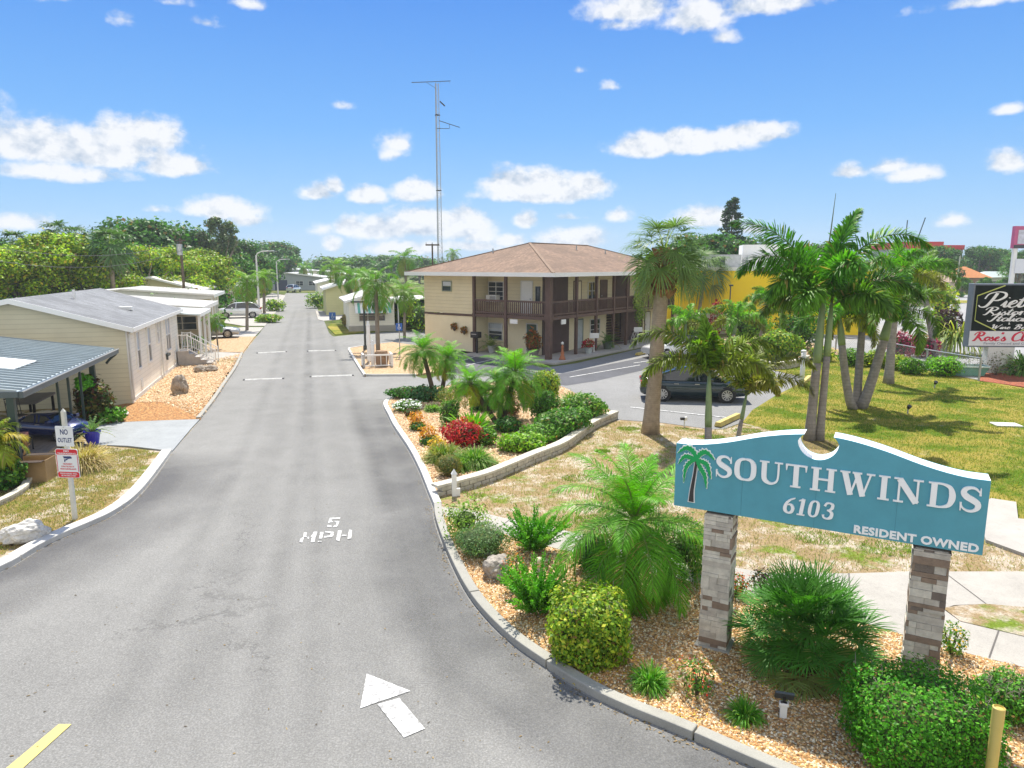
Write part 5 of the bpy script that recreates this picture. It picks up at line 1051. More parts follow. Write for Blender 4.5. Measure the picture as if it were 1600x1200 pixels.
# ---------------------------------------------------------------- yellow building and its fence, right
YW = plain('bright_yellow_wall', (.98, .68, .015), .75, var=.04, scale=.8); yA = Vector((9.6, 65.3, 0)); yB = Vector((31, 60.5, 0)); yu = (yB-yA).normalized(); ya = math.atan2(yu.y, yu.x); yL = (yB-yA).length
t = thing('yellow_building', 'bright yellow flat-roofed building behind the palms, white boxes on its roof', 'building', yA, ya)
m = MB(); m.box(0, yL, 0, 16, 0, 5.55); m.build('wall', YW, t); m = MB(); m.box(-.05, yL+.05, -.06, 16, 5.55, 5.85); m.build('parapet', WHITE, t)
m = MB(); m.box(7.8, 11.2, 2, 4, 5.85, 7.0); m.build('roof_unit', plain('unit_grey', (.45, .46, .46), .6, var=.2), t); m = MB(); m.box(8.6, 9.8, 1.98, 2.0, 6.0, 6.8); m.build('unit_grille', DGREY, t)
m = MB(); m.box(11.4, 15.4, 3, 7, 5.85, 7.9); m.box(11.8, 17.8, 1.2, 2.9, 5.85, 6.9); m.build('white_roof_block', WHITE, t)
window(t, 15.7, 16.9, 1.3, 2.9, 'y', 0, -1, 1, 1, WHITE)
fA = G(1050, 519); fB = G(1122, 522); fu = (fB-fA).normalized(); t = thing('privacy_fence', 'pale beige board fence in front of the yellow wall', 'fence', fA, math.atan2(fu.y, fu.x)); fl = (fB-fA).length
m = MB(); 
for i in range(int(fl/.95)+1): m.box(i*.95, i*.95+.94, 0, .05, .03, 1.85)
m.build('fence_panel', plain('beige_board', (.50, .43, .35), .7), t); 
for i in range(0, int(fl/1.9)+1): m = MB(); m.box(i*1.9-.06, i*1.9+.06, -.06, -.002, 0, 1.95); m.build('fence_post', plain('beige_board', (.5,.43,.35)), t)
t = thing('wooden_gate', 'short brown wooden gate at the right end of the beige board fence', 'gate', G(1123, 522), math.atan2(fu.y, fu.x)); m = MB()
for i in range(9): m.box(i*.2, i*.2+.18, 0, .03, .05, 1.75)
m.build('slats', plain('gate_wood', (.33, .22, .10), .7), t); m = MB(); m.box(0, 1.8, -.04, -.002, .3, .4); m.box(0, 1.8, -.04, -.002, 1.4, 1.5); m.build('rails', plain('gate_wood', (.33,.22,.10)), t)
# chain link fence
def chainlink(label, pts, h):
    P = [G(*p) for p in pts]; t = thing('chain_link_fence', label, 'fence', P[0]); o = P[0]; m = MB()
    for a, b in zip(P[:-1], P[1:]): m.tube([a-o + Vector((0,0,h)), b-o + Vector((0,0,h))], .035, 6)
    m.build('top_rail', GALV, t)
    for p in P: m = MB(); m.tube([p-o, p-o + Vector((0,0,h+.05))], .055, 8); m.build('post', GALV, t)
    m = MB()
    for a, b in zip(P[:-1], P[1:]):
        L = (b-a).length; u = (b-a).normalized(); n = int(L/.14)
        for i in range(n):
            for s in (-1, 1):
                x0 = i*.14; x1 = x0 + s*h; z0, z1 = .03, h
                if x1 > L: z1 = .03 + (h-.03)*(L-x0)/h; x1 = L
                if x1 < 0: z1 = .03 + (h-.03)*x0/h; x1 = 0
                m.bar(a-o + u*x0 + Vector((0,0,z0)), a-o + u*x1 + Vector((0,0,z1)), .006)
    m.build('wire_mesh', GALV, t); return t
chainlink('galvanised chain link fence along the far edge of the lawn', [(1232, 544), (1305, 553), (1376, 563), (1446, 579), (1529, 596)], 1.22)
# white box planters beside the neighbour lot
for k, (px, py, w, lb) in enumerate([(1443, 551, 2.6, 'long low white planter wall under the purple plant'), (1466, 530, 1.6, 'small white planter box beside the purple plant')]):
    o = MB(); o.box(-w/2, w/2, -.4, .4, 0, .95); o.box(-w/2-.05, w/2+.05, -.45, .45, .95, 1.05); ob = o.build('planter_wall', WHITE, None, bevel=.02); ob.location = G(px, py); ob.rotation_euler = (0, 0, -.3); tag(ob, lb, 'planter')
# ring wall around planting
def blockwall(name, label, pts, h, w, parent=None, seed=1, loc=None, step=.30):
    t = thing(name, label, 'garden wall', pts[0]); r = random.Random(seed); o = pts[0]; m = MB(); cap = MB(); ch = .13; rows = max(1, int(round((h-.07)/ch))); L = 0; seg = []
    path = [pts[0]]; 
    for a, b in zip(pts[:-1], pts[1:]):
        d = (b-a).length
        while L + d >= step:
            f = (step-L)/d; a = a.lerp(b, f); path.append(a.copy()); d = (b-a).length; L = 0
        L += d
    for k in range(rows):
        for i in range(len(path)-1):
            a, b = path[i], path[i+1]; s = (b-a)
            if k % 2: a = a + s*.5; b = b + s*.5 if i < len(path)-2 else b
            u = (b-a); l = u.length; 
            if l < .05: continue
            M = Matrix.Translation(Vector((a.x-o.x, a.y-o.y, k*ch))) @ Matrix.Rotation(math.atan2(u.y, u.x), 4, 'Z'); j = r.uniform(-.015, .02)
            m.box(.008, l-.008, -w/2-j, w/2, .006, ch-.004, 0, M)
    m.build('blocks', BLOCK, t, bevel=.018)
    P2 = [p-o for p in path]; A = offset(P2, w*.58); B = offset(P2, -w*.58); c = MB(); z = rows*ch
    for i in range(0, len(path)-1): c.add([(p.x, p.y, zz_) for zz_ in (z, z+.075) for p in (A[i], A[i+1].lerp(A[i], .015), B[i+1].lerp(B[i], .015), B[i])], [(0,1,2,3)[::-1], (4,5,6,7), (0,1,5,4), (1,2,6,5), (2,3,7,6), (3,0,4,7)])
    c.build('cap_stones', plain('cap_stone', (.60, .56, .46), .85, var=.12, scale=3, bmp=.5, dirt=.3), t, bevel=.012); return t
blockwall('retaining_wall', 'curved low block retaining wall along the island bed', GP([(679,776),(714,767),(759,754),(798,738),(837,721),(877,705),(903,687),(927,670),(962,654)], 6), .34, .26)
blockwall('retaining_wall', 'short grey block wall around the planting near the far lawn', GP([(1183,573),(1200,577),(1225,577),(1248,572),(1262,566)], 5), .42, .25, seed=4)
blockwall('retaining_wall', 'low scalloped concrete edging beside the carport plants', GP([(92,738),(74,748),(45,757),(40,768),(20,782),(0,792),(-40,810)], 4), .22, .16, seed=5, step=.22)

# ---------------------------------------------------------------- neighbour's pylon sign
pc = G(1560, 584); pz = thing('restaurant_pylon_sign', 'black and white restaurant and cleaners road sign on a white base at the right edge', 'sign', (pc.x, pc.y, 0), -.06)
PWHITE = plain('sign_face_white', (.72, .74, .78), .4, var=.03); PBLACK = plain('sign_face_black', (.008, .014, .012), .7, var=.3, spec=.12)
m = MB(); m.box(-.7, .72, 0, .5, 0, 1.5); m.build('base', WHITE_D, pz); X0 = -1.85; X1 = 2.95
m = MB(); m.box(X0, X1, 0, .5, 1.5, 5.02); m.build('cabinet', plain('cabinet_grey', (.16, .19, .24), .5), pz, bevel=.02)
m = MB(); m.box(X0+.1, X1-.1, -.02, 0, 2.42, 4.93); bp = m.build('upper_panel', PBLACK, pz); m = MB(); m.box(X0+.04, X1-.1, -.025, 0, 1.58, 2.40); m.build('lower_panel', PWHITE, pz)
cxp = (X0+X1)/2; m = MB(); GL = plain('gold_line', (.50, .56, .14), .5); hx = [(X0+.22, 4.35), (X0+.22, 3.0), (cxp-1.0, 2.44), (cxp+1.0, 2.44), (X1-.22, 3.0), (X1-.22, 4.35), (cxp+.9, 4.9)]
for a, b in ((0,1),(1,2),(4,5)): m.bar((hx[a][0], -.035, hx[a][1]), (hx[b][0], -.035, hx[b][1]), .02, .055)
m.bar((X0+.22, -.035, 4.35), (cxp-.75, -.035, 4.92), .02, .055); m.bar((X1-.22, -.035, 4.35), (cxp+.55, -.035, 4.92), .02, .055); m.bar((cxp+.35, -.035, 2.44), (X1-.22, -.035, 3.0), .02, .055); m.build('hexagon_line', GL, pz)
PW2 = plain('script_white', (.80, .82, .85), .4)
script(pz, "Pietro's", X0+.45, X1-.35, 3.72, .85, -.022, PW2, 'restaurant_lettering', .085, .25); script(pz, 'Ristorante', X0+.62, X1-.65, 3.30, .44, -.022, PW2, 'restaurant_lettering', .09, .25); script(pz, 'Italiano', X0+.9, X1-1.35, 2.95, .42, -.022, PW2, 'restaurant_lettering', .10, .25)
lettering(pz, '&', cxp-.3, 2.83, -.024, .10, .12, PW2, .02, name='restaurant_lettering'); script(pz, 'Wine Bar', X0+1.1, X1-1.65, 2.52, .26, -.022, PW2, 'restaurant_lettering', .11, .25)
script(pz, "Rose's Cleaners", X0+.2, X1-.15, 1.86, .50, -.027, plain('script_red', (.62, .01, .06), .5), 'cleaners_lettering', .125, .22); lettering(pz, 'Family Owned and Operated', cxp-.05, 1.70, -.027, 3.0, .16, plain('thin_grey', (.25, .27, .35), .5), .01, name='cleaners_lettering')
t = thing('far_pylon_sign', 'pink topped tall road sign on white legs at the right edge', 'sign', (AT(1590, 450, 75).x, 75, 0), 0); m = MB(); X = 0; m.box(-.95, 4, 0, .5, 8.3-.5, 10.3-.2 - .0); m.build('cabinet', plain('pink_frame', (.50, .10, .22), .5), t); m = MB(); m.box(-.6, 4, -.03, 0, 8.25, 9.7); m.build('face', plain('pale_pink_face', (.55, .55, .62), .4, var=.3, scale=2), t); m = MB(); m.box(-.95, 4, -.04, 0, 7.8, 8.15); m.build('letter_strip', plain('dark_strip', (.05, .05, .06), .5), t)
m = MB(); m.box(-.8, -.4, .1, .4, 0, 7.8); m.box(1.4, 1.8, .1, .4, 0, 7.8); m.build('leg', WHITE, t); m = MB(); m.box(-.5, 4, -.02, .1, 5.2, 6.7); m.build('tenant_board', PWHITE, t)

# ---------------------------------------------------------------- far right buildings
def simple_house(label, A, rz, W, D, wall, rise, wmat, rmat, group='buildings beyond the far road', hip=True):
    t = thing('far_building', label, 'building', A, rz, group); m = MB(); m.box(0, W, 0, D, 0, wall); m.build('wall', wmat, t); k = min(W, D)/2 if hip else .02
    m = MB(); o = .4; m.add([(-o,-o,wall),(W+o,-o,wall),(W+o,D+o,wall),(-o,D+o,wall),(k*.9, D/2, wall+rise),(W-k*.9, D/2, wall+rise)], [(0,1,5,4),(1,2,5),(2,3,4,5),(3,0,4)]); m.build('roof', rmat, t); window(t, W*.2, W*.4, 1, 2.3, 'y', 0, -1, 1, 2); window(t, W*.6, W*.8, 1, 2.3, 'y', 0, -1, 1, 2); return t
RED = plain('red_band', (.62, .03, .04), .6, var=.05); t = thing('store_building', 'large grey store with bright red roof band beyond the road', 'building', (AT(1412, 445, 190).x, 190, 0), 0); m = MB(); m.box(0, 15, 0, 20, 0, 10.5); m.build('wall', plain('store_wall', (.42, .43, .42), .8), t); m = MB(); m.box(-.3, 9.5, -.3, 20, 10.5, 12.3); m.box(9.5, 15.2, -.3, 20, 10.2, 11.4); m.build('red_band', RED, t)
ORR = plain('orange_tile_roof', (.52, .20, .06), .8, var=.15); PKR = plain('pinkish_roof', (.46, .33, .27), .8, var=.1)
simple_house('orange roofed small house across the far road', Vector((AT(1492, 450, 165).x, 165, 0)), 0, 8, 8, 3.2, 2.6, plain('brown_wall', (.25, .16, .12), .8), ORR)
simple_house('pink grey roofed building left of the orange roofed house', Vector((AT(1440, 450, 110).x, 110, 0)), .5, 9, 8, 3.4, 2.8, plain('tan_wall', (.45, .38, .30), .8), PKR)
simple_house('pale green porch house at far right behind the small trees', Vector((AT(1530, 450, 170).x, 170, 0)), 0, 14, 8, 3.2, 1.4, plain('pale_green_wall', (.45, .50, .44), .8), plain('pale_green_roof', (.42, .50, .48), .7))
simple_house('white building behind the yellow one, under the tall pine', Vector((AT(1200, 440, 120).x, 120, 0)), 0, 16, 10, 5.2, .8, WSIDE, WROOF)
simple_house('low tan building behind the right hand palms', Vector((AT(1380, 450, 105).x, 105, 0)), .1, 10, 8, 3.4, 1.2, TAN, PKR)
# ---------------------------------------------------------------- palms
FXK = dict(ll=.66, lw=.058, nl=118, plume=1.5, old=(.34,.27,.04))
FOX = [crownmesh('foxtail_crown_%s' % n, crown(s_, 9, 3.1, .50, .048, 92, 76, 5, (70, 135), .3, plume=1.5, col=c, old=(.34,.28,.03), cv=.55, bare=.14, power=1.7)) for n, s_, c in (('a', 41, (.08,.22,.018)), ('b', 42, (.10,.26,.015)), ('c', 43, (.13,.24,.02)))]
TWIN = crownmesh('twin_palm_crown_a', laid(71, [(172,62,72,4.2,0),(30,74,38,3.3,0),(2,62,112,4.5,.05),(188,52,118,3.8,0),(205,38,118,2.9,.1),(228,22,100,2.4,.1),(275,58,112,2.7,0),(95,60,90,3.2,0),(140,50,95,2.8,.1)], col=(.085,.25,.018), **FXK))
TWIN2 = crownmesh('twin_palm_crown_b', laid(72, [(340,45,120,3.2,.05),(10,28,115,2.9,.15),(300,35,120,2.4,.1),(60,70,80,2.8,0),(165,30,115,2.6,.2)], col=(.07,.20,.018), **FXK))
FOXS = crownmesh('young_foxtail_crown', laid(73, [(176,64,132,3.3,.25),(198,40,130,2.9,.35),(95,80,35,2.0,0),(262,84,50,1.6,.0),(352,60,130,2.9,.3),(325,40,125,2.4,.4),(40,60,110,2.4,.1),(225,72,90,1.8,.05)], .46, .052, 96, 1.45, (.15,.27,.02), (.30,.24,.05)))
FOXS2 = crownmesh('leaning_foxtail_crown', laid(74, [(8,62,128,3.1,.35),(345,42,118,2.5,.45),(55,72,95,2.4,.2),(165,60,118,2.2,.3),(290,55,130,1.9,.5),(120,75,70,1.9,.1)], .42, .048, 88, 1.45, (.14,.23,.02), (.34,.24,.05)))
BUSHY = crownmesh('bushy_foxtail_crown', crown(45, 9, 2.0, .34, .045, 60, 78, 10, (60, 120), .4, plume=1.4, col=(.14,.30,.025), old=(.32,.26,.05), cv=.45, bare=.12, power=1.5))
DATE = [crownmesh('date_crown_%s' % n, crown(s, 34, 1.35, .34, .016, 52, 82, -35, (40, 85), .5, vee=.35, col=c, old=(.42,.30,.03), cv=.22, bare=.14)) for n, s, c in (('a', 51, (.12,.30,.02)), ('b', 52, (.14,.34,.02)))]
BIGDATE = crownmesh('big_date_crown', crown(53, 42, 1.92, .42, .012, 112, 88, -54, (16, 95), .6, vee=.3, col=(.11,.31,.014), old=(.42,.36,.03), cv=.45, bare=.12, oldn=.1))
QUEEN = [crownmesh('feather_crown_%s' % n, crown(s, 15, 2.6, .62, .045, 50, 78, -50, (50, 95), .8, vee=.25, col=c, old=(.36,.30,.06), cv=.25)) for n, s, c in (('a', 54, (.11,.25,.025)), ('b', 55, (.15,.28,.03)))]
SABAL = crownmesh('sabal_crown', fancrown(56, 40, 1.0, .92, 30, .042, 88, -42, (.135,.215,.06), (.36,.31,.14), .38, 2.0))
SABALF = crownmesh('far_sabal_crown', fancrown(59, 26, .9, 1.0, 13, .13, 88, -55, (.08,.15,.05), (.26,.24,.14), .5, 2.0))
SABALS = crownmesh('small_sabal_crown', fancrown(57, 22, .85, .8, 30, .045, 80, -45, (.12,.19,.06), (.28,.27,.1), .6, 2.0))
def P_(px, py, cx_, cy, dy=0.0):
    b = G(px, py); return b, AT(cx_, cy, b.y + dy)
GRF = 'foxtail palms around the lawn and parking lot'
# twin royal-like palms seen through the cut in the sign
b, t_ = P_(1264, 690, 1287, 462, .2); palm('foxtail_palm', 'left, thicker stem of the twin palms rising behind the cut in the blue sign', b, t_, TWIN, .155, .125, GRF, RING, 1.9, 1.0, 0, bulge=.35)
b, t_ = P_(1280, 690, 1299, 478, .1); palm('foxtail_palm', 'thinner right stem of the twin palms behind the cut in the blue sign', b, t_, TWIN2, .13, .10, GRF, RING, 1.5, 1.0, 0, bulge=.35)
t = thing('palm_mulch_ring', 'ring of brown leaf litter round the twin palms', 'leaf litter', G(1273, 694)); X, Y = 0, 0; r = np.random.default_rng(3); m = MB(); m.lathe([(0, .06), (.5, .05), (.8, .032)], 20); m.build('litter', plain('leaf_litter', (.16, .12, .04), .95, var=.5, scale=8, bmp=1), t)
t['kind'] = 'stuff'
b, t_ = P_(1333, 640, 1312, 500, .0); palm('foxtail_palm', 'left stem of the three palms growing from one spot on the lawn', b, t_, FOX[1], .17, .13, GRF, RING, .9, .78, 1.0, bulge=.2, bow=-.3)
b, t_ = P_(1338, 638, 1350, 474, .6); palm('foxtail_palm', 'middle stem of the three palms growing from one spot on the lawn', b, t_, FOX[0], .17, .13, GRF, RING, 1.0, .88, 3.3, bulge=.2, bow=-.2)
b, t_ = P_(1344, 639, 1392, 490, -.2); palm('foxtail_palm', 'right leaning stem of the three palms growing from one spot on the lawn', b, t_, FOX[2], .21, .16, GRF, RING, .9, .9, 4.4, bulge=.2, bow=-.25)
b, t_ = P_(1388, 600, 1402, 430, .5); palm('foxtail_palm', 'single palm with pale straight trunk beyond the three stemmed group', b, t_, FOX[1], .21, .165, GRF, RING, 1.2, 1.0, 5.0, bulge=.35)
b, t_ = P_(1462, 560, 1440, 432, .5); palm('foxtail_palm', 'palm over the white planter beside the neighbouring lot', b, t_, FOX[2], .2, .16, GRF, RING, 1.1, 1.0, .4)
b, t_ = P_(1106, 712, 1108, 588, .2); palm('foxtail_palm', 'small palm with smooth green stem above the left end of the blue sign', b, t_, FOXS, .12, .10, GRF, RING, 1.45, 1.0, 0)
b, t_ = P_(1150, 700, 1166, 618, .2); palm('foxtail_palm', 'thin leaning young palm beside the yellow wheel stop', b, t_, FOXS2, .08, .06, GRF, RING, .8, 1.0, 0)
b, t_ = P_(1068, 560, 1072, 505, .2); palm('foxtail_palm', 'bright bushy young palm left of the wooden gate', b, t_, BUSHY, .12, .1, GRF, RING, .7, 1.25, 1.0)
b, t_ = P_(1138, 560, 1152, 500, .2); palm('foxtail_palm', 'bright bushy young palm right of the wooden gate', b, t_, BUSHY, .12, .1, GRF, RING, .7, 1.3, 2.2)
b, t_ = P_(1185, 548, 1200, 470, .2); palm('foxtail_palm', 'slim palm in the planting in front of the yellow wall', b, t_, FOX[1], .15, .12, GRF, RING, .9, .8, 3.0)
b, t_ = P_(1213, 556, 1222, 488, .2); palm('foxtail_palm', 'short palm over the rounded yellow green bush', b, t_, FOX[2], .13, .1, GRF, RING, .8, .75, 4.0)
# sabal palms
b, t_ = P_(1016, 678, 1038, 398, .2); palm('sabal_palm', 'tall fan palm with bulky trunk beside the dark parked car', b, t_, SABAL, .26, .25, None, RING_B, 0, 1.0, .4, bulge=.35, boots=True)
b, t_ = P_(1088, 520, 1102, 420, .2); palm('sabal_palm', 'small fan palm with thin trunk in front of the yellow wall', b, t_, SABALS, .16, .13, None, RING_B, 0, 1.9, 1.4)
# pygmy date palms
GRD = 'date palms in the garden beds'
b, t_ = P_(985, 945, 992, 815, .1); palm('date_palm', 'large bright green date palm just left of the sign', b, t_, BIGDATE, .14, .12, GRD, DBARK, 0, 1.0, .8)
for px, py, cx_, cy, k, s, rz, lb in ((680,627,660,548,0,1.0,.3,'left date palm of the island bed, trunk leaning left'), (691,613,699,560,1,.95,1.7,'date palm behind the leftmost one in the island bed'), (775,664,734,598,1,.80,3.0,'low date palm with dark strongly leaning trunk in the island bed'), (781,663,783,606,0,.9,4.1,'middle thin date palm in the island bed'), (786,662,805,582,1,1.18,5.2,'largest full date palm at the centre of the island bed')):
    b, t_ = P_(px, py, cx_, cy, .1); palm('date_palm', lb, b, t_, DATE[k], .11, .09, GRD, DBARK, 0, s, rz, .1)
# feather palms along the road
GRQ = 'feather palms along the road'
for px, py, cx_, cy, k, s, r0, rz, lb in (
 (591,551,587,440,0,.95,.16,.2,'tall feather palm in the mulch corner beside the lamp post'), (632,528,632,455,1,.85,.13,1.0,'feather palm next to the left end of the two-storey building'), (556,505,546,430,0,.85,.16,2.2,'feather palm left of the small awning home'), (527,490,524,415,1,1.0,.18,3.0,'feather palm in front of the pale yellow home'),
 (386,517,386,438,1,.9,.15,4.0,'slender feather palm beside the driveway of the silver car'), (413,490,412,432,1,.95,.2,5.0,'yellowing feather palm beside the parked white suv'), (341,547,336,497,0,.45,.06,.6,'young thin stemmed palm in the gravel before the silver car'), (476,453,475,417,0,1.2,.28,1.6,'far feather palm standing at the end of the road'),
 (506,451,505,421,0,1.1,.28,2.6,'far feather palm right of the end of the road'), (636,470,632,402,0,1.5,.25,.9,'tall dark feather palm on the skyline left of the tower'), (655,500,640,460,1,.9,.15,3.6,'feather palm touching the left corner of the brown roof'), (573,485,570,428,1,.9,.16,4.6,'feather palm behind the small home with the green awning'), (712,440,708,395,1,1.7,.25,2.0,'palm top showing over the brown roof beside the tower')):
    b, t_ = P_(px, py, cx_, cy, .2); palm('feather_palm', lb, b, t_, QUEEN[k], r0, r0*.75, GRQ, BARK, 0, s, rz)
# european fan palm: several short stems hidden in a dome of fan leaves
b = G(1256, 1066); b = b + Vector((b.x, b.y, 0)).normalized()*.3; t = thing('fan_palm', 'dense clump of stiff green fan palm leaves between the sign posts', 'fan palm', (b.x, b.y, .05))
parts_ = []
for i, (dx, dy, dz, n) in enumerate(((0, .1, .62, 34), (.22, 0, .35, 22), (-.25, .05, .35, 22), (.05, -.2, .25, 18), (.3, .25, .4, 16), (-.1, .3, .45, 16))): parts_.append(shiftV(fancrown(60+i, int(n*.85), .60, .54, 28, .022, 86, -30, (.07,.21,.028), (.34,.30,.12), .12, 1.8, bend=12), (dx, dy, dz)))
obj('crown', npmesh('fan_palm_leaves', *cat(parts_)), t)
m = MB()
for dx, dy, dz in ((0,.1,.62),(.22,0,.35),(-.25,.05,.35),(.05,-.2,.25)): m.tube([(dx*.4, dy*.4, 0), (dx, dy, dz)], [.09, .08], 8)
m.build('trunk', plain('shaggy_fibre', (.14, .09, .05), .95, var=.5, scale=8, bmp=1), t)

# ---------------------------------------------------------------- beds: shrubs and flowers
GR_ = [(.10,.24,.02),(.16,.32,.03),(.07,.17,.02)]; YG = [(.36,.42,.03),(.24,.36,.03),(.12,.24,.02),(.46,.46,.05)]; DG = [(.03,.11,.02),(.05,.16,.02),(.08,.20,.03)]; OR_ = [(.62,.18,.01),(.66,.30,.02),(.58,.10,.01)]; RED_ = [(.42,.02,.03),(.52,.05,.04),(.30,.01,.03)]
# near gravel bed
shrub('loose_shrub', 'leggy light green shrub at the tip of the gravel bed', 728, 856, .95, .85, [(.20,.34,.05),(.13,.24,.03),(.30,.40,.10)], .075, 1700, 'ellipsoid', 3, rough=.35, core=.5, elong=2.2)
shrub('grey_green_shrub', 'soft grey green mounded shrub left of the boulder', 754, 884, 1.15, .62, [(.12,.22,.08),(.08,.17,.06),(.18,.27,.12)], .05, 4200, 'ellipsoid', 4, rough=.2, elong=3.2)
FX_ = [(.06,.22,.015),(.09,.28,.02),(.14,.34,.03)]
foxtail_fern('foxtail_fern', 'spiky green plume fern beside the sidewalk, farther of the two', 834, 876, 1.15, .72, FX_, 5, n=100, group='plume ferns in the gravel bed', fr=.075); foxtail_fern('foxtail_fern', 'spiky green plume fern touching the square yellow green hedge', 838, 976, 1.0, .80, FX_, 6, n=100, group='plume ferns in the gravel bed', fr=.075)
shrub('clipped_shrub', 'square clipped yellow green shrub at the kerb left of the sign', 918, 1052, 1.12, 1.0, YG, .066, 11000, 'box', 7, 1.1, [2, 4, 4, 1.2], rough=.12, core=.80, z0=.04, p=5)
shrub('clipped_shrub', 'big rounded bright green hedge in front of the right sign post', 1425, 1232, 1.52, 1.05, [(.07,.27,.015),(.10,.33,.02),(.05,.19,.015),(.20,.34,.04)], .043, 21000, 'box', 8, 1.35, [4, 4, 3, .8], rough=.06, core=.85, z0=.04, p=4.5)
shrub('clipped_shrub', 'small bright green shrub at the right edge beside the hedge', 1572, 1142, .86, .55, [(.08,.26,.02),(.13,.33,.03),(.05,.18,.02)], .045, 4200, 'ellipsoid', 9, rough=.15, z0=.04)
shrub('loose_shrub', 'open dark leaved shrub behind the large date palm', 1062, 926, 1.15, 1.2, [(.04,.13,.02),(.08,.19,.03),(.22,.28,.12)], .06, 3000, 'ellipsoid', 10, rough=.3, core=.45)
shrub('loose_shrub', 'yellow green shrub beside the left sign post', 1086, 905, .7, .95, YG, .05, 2200, 'ellipsoid', 12, rough=.25, core=.5)
shrub('loose_shrub', 'dark green shrub half hidden under the large date palm', 925, 905, .8, .75, DG, .055, 2200, 'ellipsoid', 13, rough=.2)
IX = lambda name, label, px, py, w, h, seed, fc, nf=26, **k: shrub(name, label, px, py, w, h, [(.06,.17,.02),(.10,.22,.03),(.20,.28,.05)], .05, 620, 'ellipsoid', seed, rough=.35, core=0, flowers=(fc, nf*6, .035, .35), catg='flowering shrub', elong=2.0, **k)
IX('ixora', 'tall thin orange and green shrub beside the boulder', 803, 935, .42, .75, 20, OR_, 30); IX('ixora', 'small shrub with red flowers between the two front grass tufts', 1088, 1103, .46, .52, 21, [(.60,.05,.02),(.66,.10,.03)], 12); IX('ixora', 'round coral flowered shrub behind the left sign post', 1150, 942, .42, .40, 22, [(.68,.11,.03),(.62,.06,.02)], 60)
IX('ixora', 'small shrub with yellow orange flowers right of the right sign post', 1484, 1034, .42, .48, 23, [(.72,.34,.01),(.70,.45,.03)], 22); shrub('dark_shrub', 'dark purplish small shrub by the sidewalk left of the fan palm', 1190, 932, .4, .42, [(.06,.04,.04),(.10,.05,.04),(.05,.09,.03)], .06, 420, 'ellipsoid', 24, core=0, rough=.4)
tuft('grass_tuft', 'round green grass tuft in the gravel left of the red flowered shrub', 1015, 1084, .44, .44, [(.06,.22,.015),(.10,.30,.02),(.20,.36,.05)], 520, .014, 25, 'grass plant', 'small grass tufts in the gravel', e_lo=10)
tuft('grass_tuft', 'round green grass tuft in the gravel left of the solar lamp', 1163, 1134, .36, .36, [(.06,.22,.015),(.10,.30,.02),(.20,.36,.05)], 460, .013, 26, 'grass plant', 'small grass tufts in the gravel', e_lo=10)
for k, (px, py, w) in enumerate(((985,1058,.3),(1140,1085,.26),(1208,1070,.3),(930,1083,.3),(1050,1040,.22))):
    b = G(px, py); X = np.random.default_rng(k).normal(0, .12, (40, 2)); 
V_, Q_, C_ = [], [], []
r = np.random.default_rng(77); pts_ = [(985,1058),(1140,1085),(1208,1070),(935,1075),(1050,1040),(1150,1130),(1075,1130),(900,1070),(990,1035)]; Ps = []
for px, py in pts_:
    b = G(px, py); Ps.append(np.stack([b.x + r.normal(0, .12, 22), b.y + r.normal(0, .10, 22), .075 + r.uniform(0, .02, 22)], 1))
P = np.concatenate(Ps); n = len(P); D = nrm(r.normal(0, 1, (n, 3))*[1, 1, .25]); stuff(obj('fallen_leaves', npmesh('fallen_leaves', *strips(P, D, np.full(n, .04), np.full(n, .02), np.zeros(n), np.tile([0, 0, 1.], (n, 1)), np.array([(.62,.42,.03)])*r.uniform(.7, 1.2, (n, 1))))), 'fallen yellow leaves scattered over the gravel', 'leaves')
Ps = []
for path, k in ((near_kerb, 330), (bed_kerb, 120), (left_kerb_near, 260), (left_kerb_far, 70)):
    edge = offset(path, -.07)
    for i in range(k): j = int(r.integers(0, len(edge)-1)); p_ = edge[j].lerp(edge[j+1], r.random()); Ps.append((p_.x + r.normal(0, .05) - abs(r.normal(0, .06)), p_.y + r.normal(0, .05), .016))
for i in range(150): p_ = G(r.uniform(0, 1000), r.uniform(700, 1190)); Ps.append((p_.x, p_.y, .014))
P = np.array(Ps); P = P[inpoly(P[:, 0], P[:, 1], road_pts)]; n = len(P); D = nrm(r.normal(0, 1, (n, 3))*[1, 1, .1]); stuff(obj('road_litter', npmesh('road_litter', *strips(P, D, r.uniform(.02, .055, n), r.uniform(.012, .025, n), np.zeros(n), np.tile([0, 0, 1.], (n, 1)), np.array([(.20,.14,.07)])*r.uniform(.4, 1.8, (n, 1))))), 'dry leaf bits and grit lying along the kerbs and on the road', 'leaf litter')
def rock(label, px, py, size, mat, seed, name='boulder', z0=.0, group=None):
    bm = bmesh.new(); bmesh.ops.create_icosphere(bm, subdivisions=4, radius=1); from mathutils import noise as nz
    for v in bm.verts:
        d = v.co.normalized(); k = 1 + .28*nz.noise(d*1.3 + Vector((seed, 0, 0))) + .14*nz.noise(d*3.2 + Vector((seed, 3, 0))) + .07*nz.noise(d*8 + Vector((0, seed, 0))) + .03*nz.noise(d*18); v.co = Vector((d.x*size[0], d.y*size[1], d.z*size[2]))*k; v.co.z += size[2]*.75
    me = bpy.data.meshes.new(name); bm.to_mesh(me); bm.free(); me.materials.append(mat); b = G(px, py); b = b + Vector((b.x, b.y, 0)).normalized()*size[1]*.6
    o = obj(name, me, None, (b.x, b.y, z0), seed); return tag(o, label, 'rock', group)
rock('rounded grey boulder in the gravel bed behind the orange shrub', 778, 908, (.33, .27, .26), plain('grey_boulder', (.36, .32, .27), .95, var=.45, scale=9, bmp=1, dirt=.5), 2); rock('small pale flat stone half buried near the spiky ferns', 762, 868, (.2, .12, .1), LIME, 5)
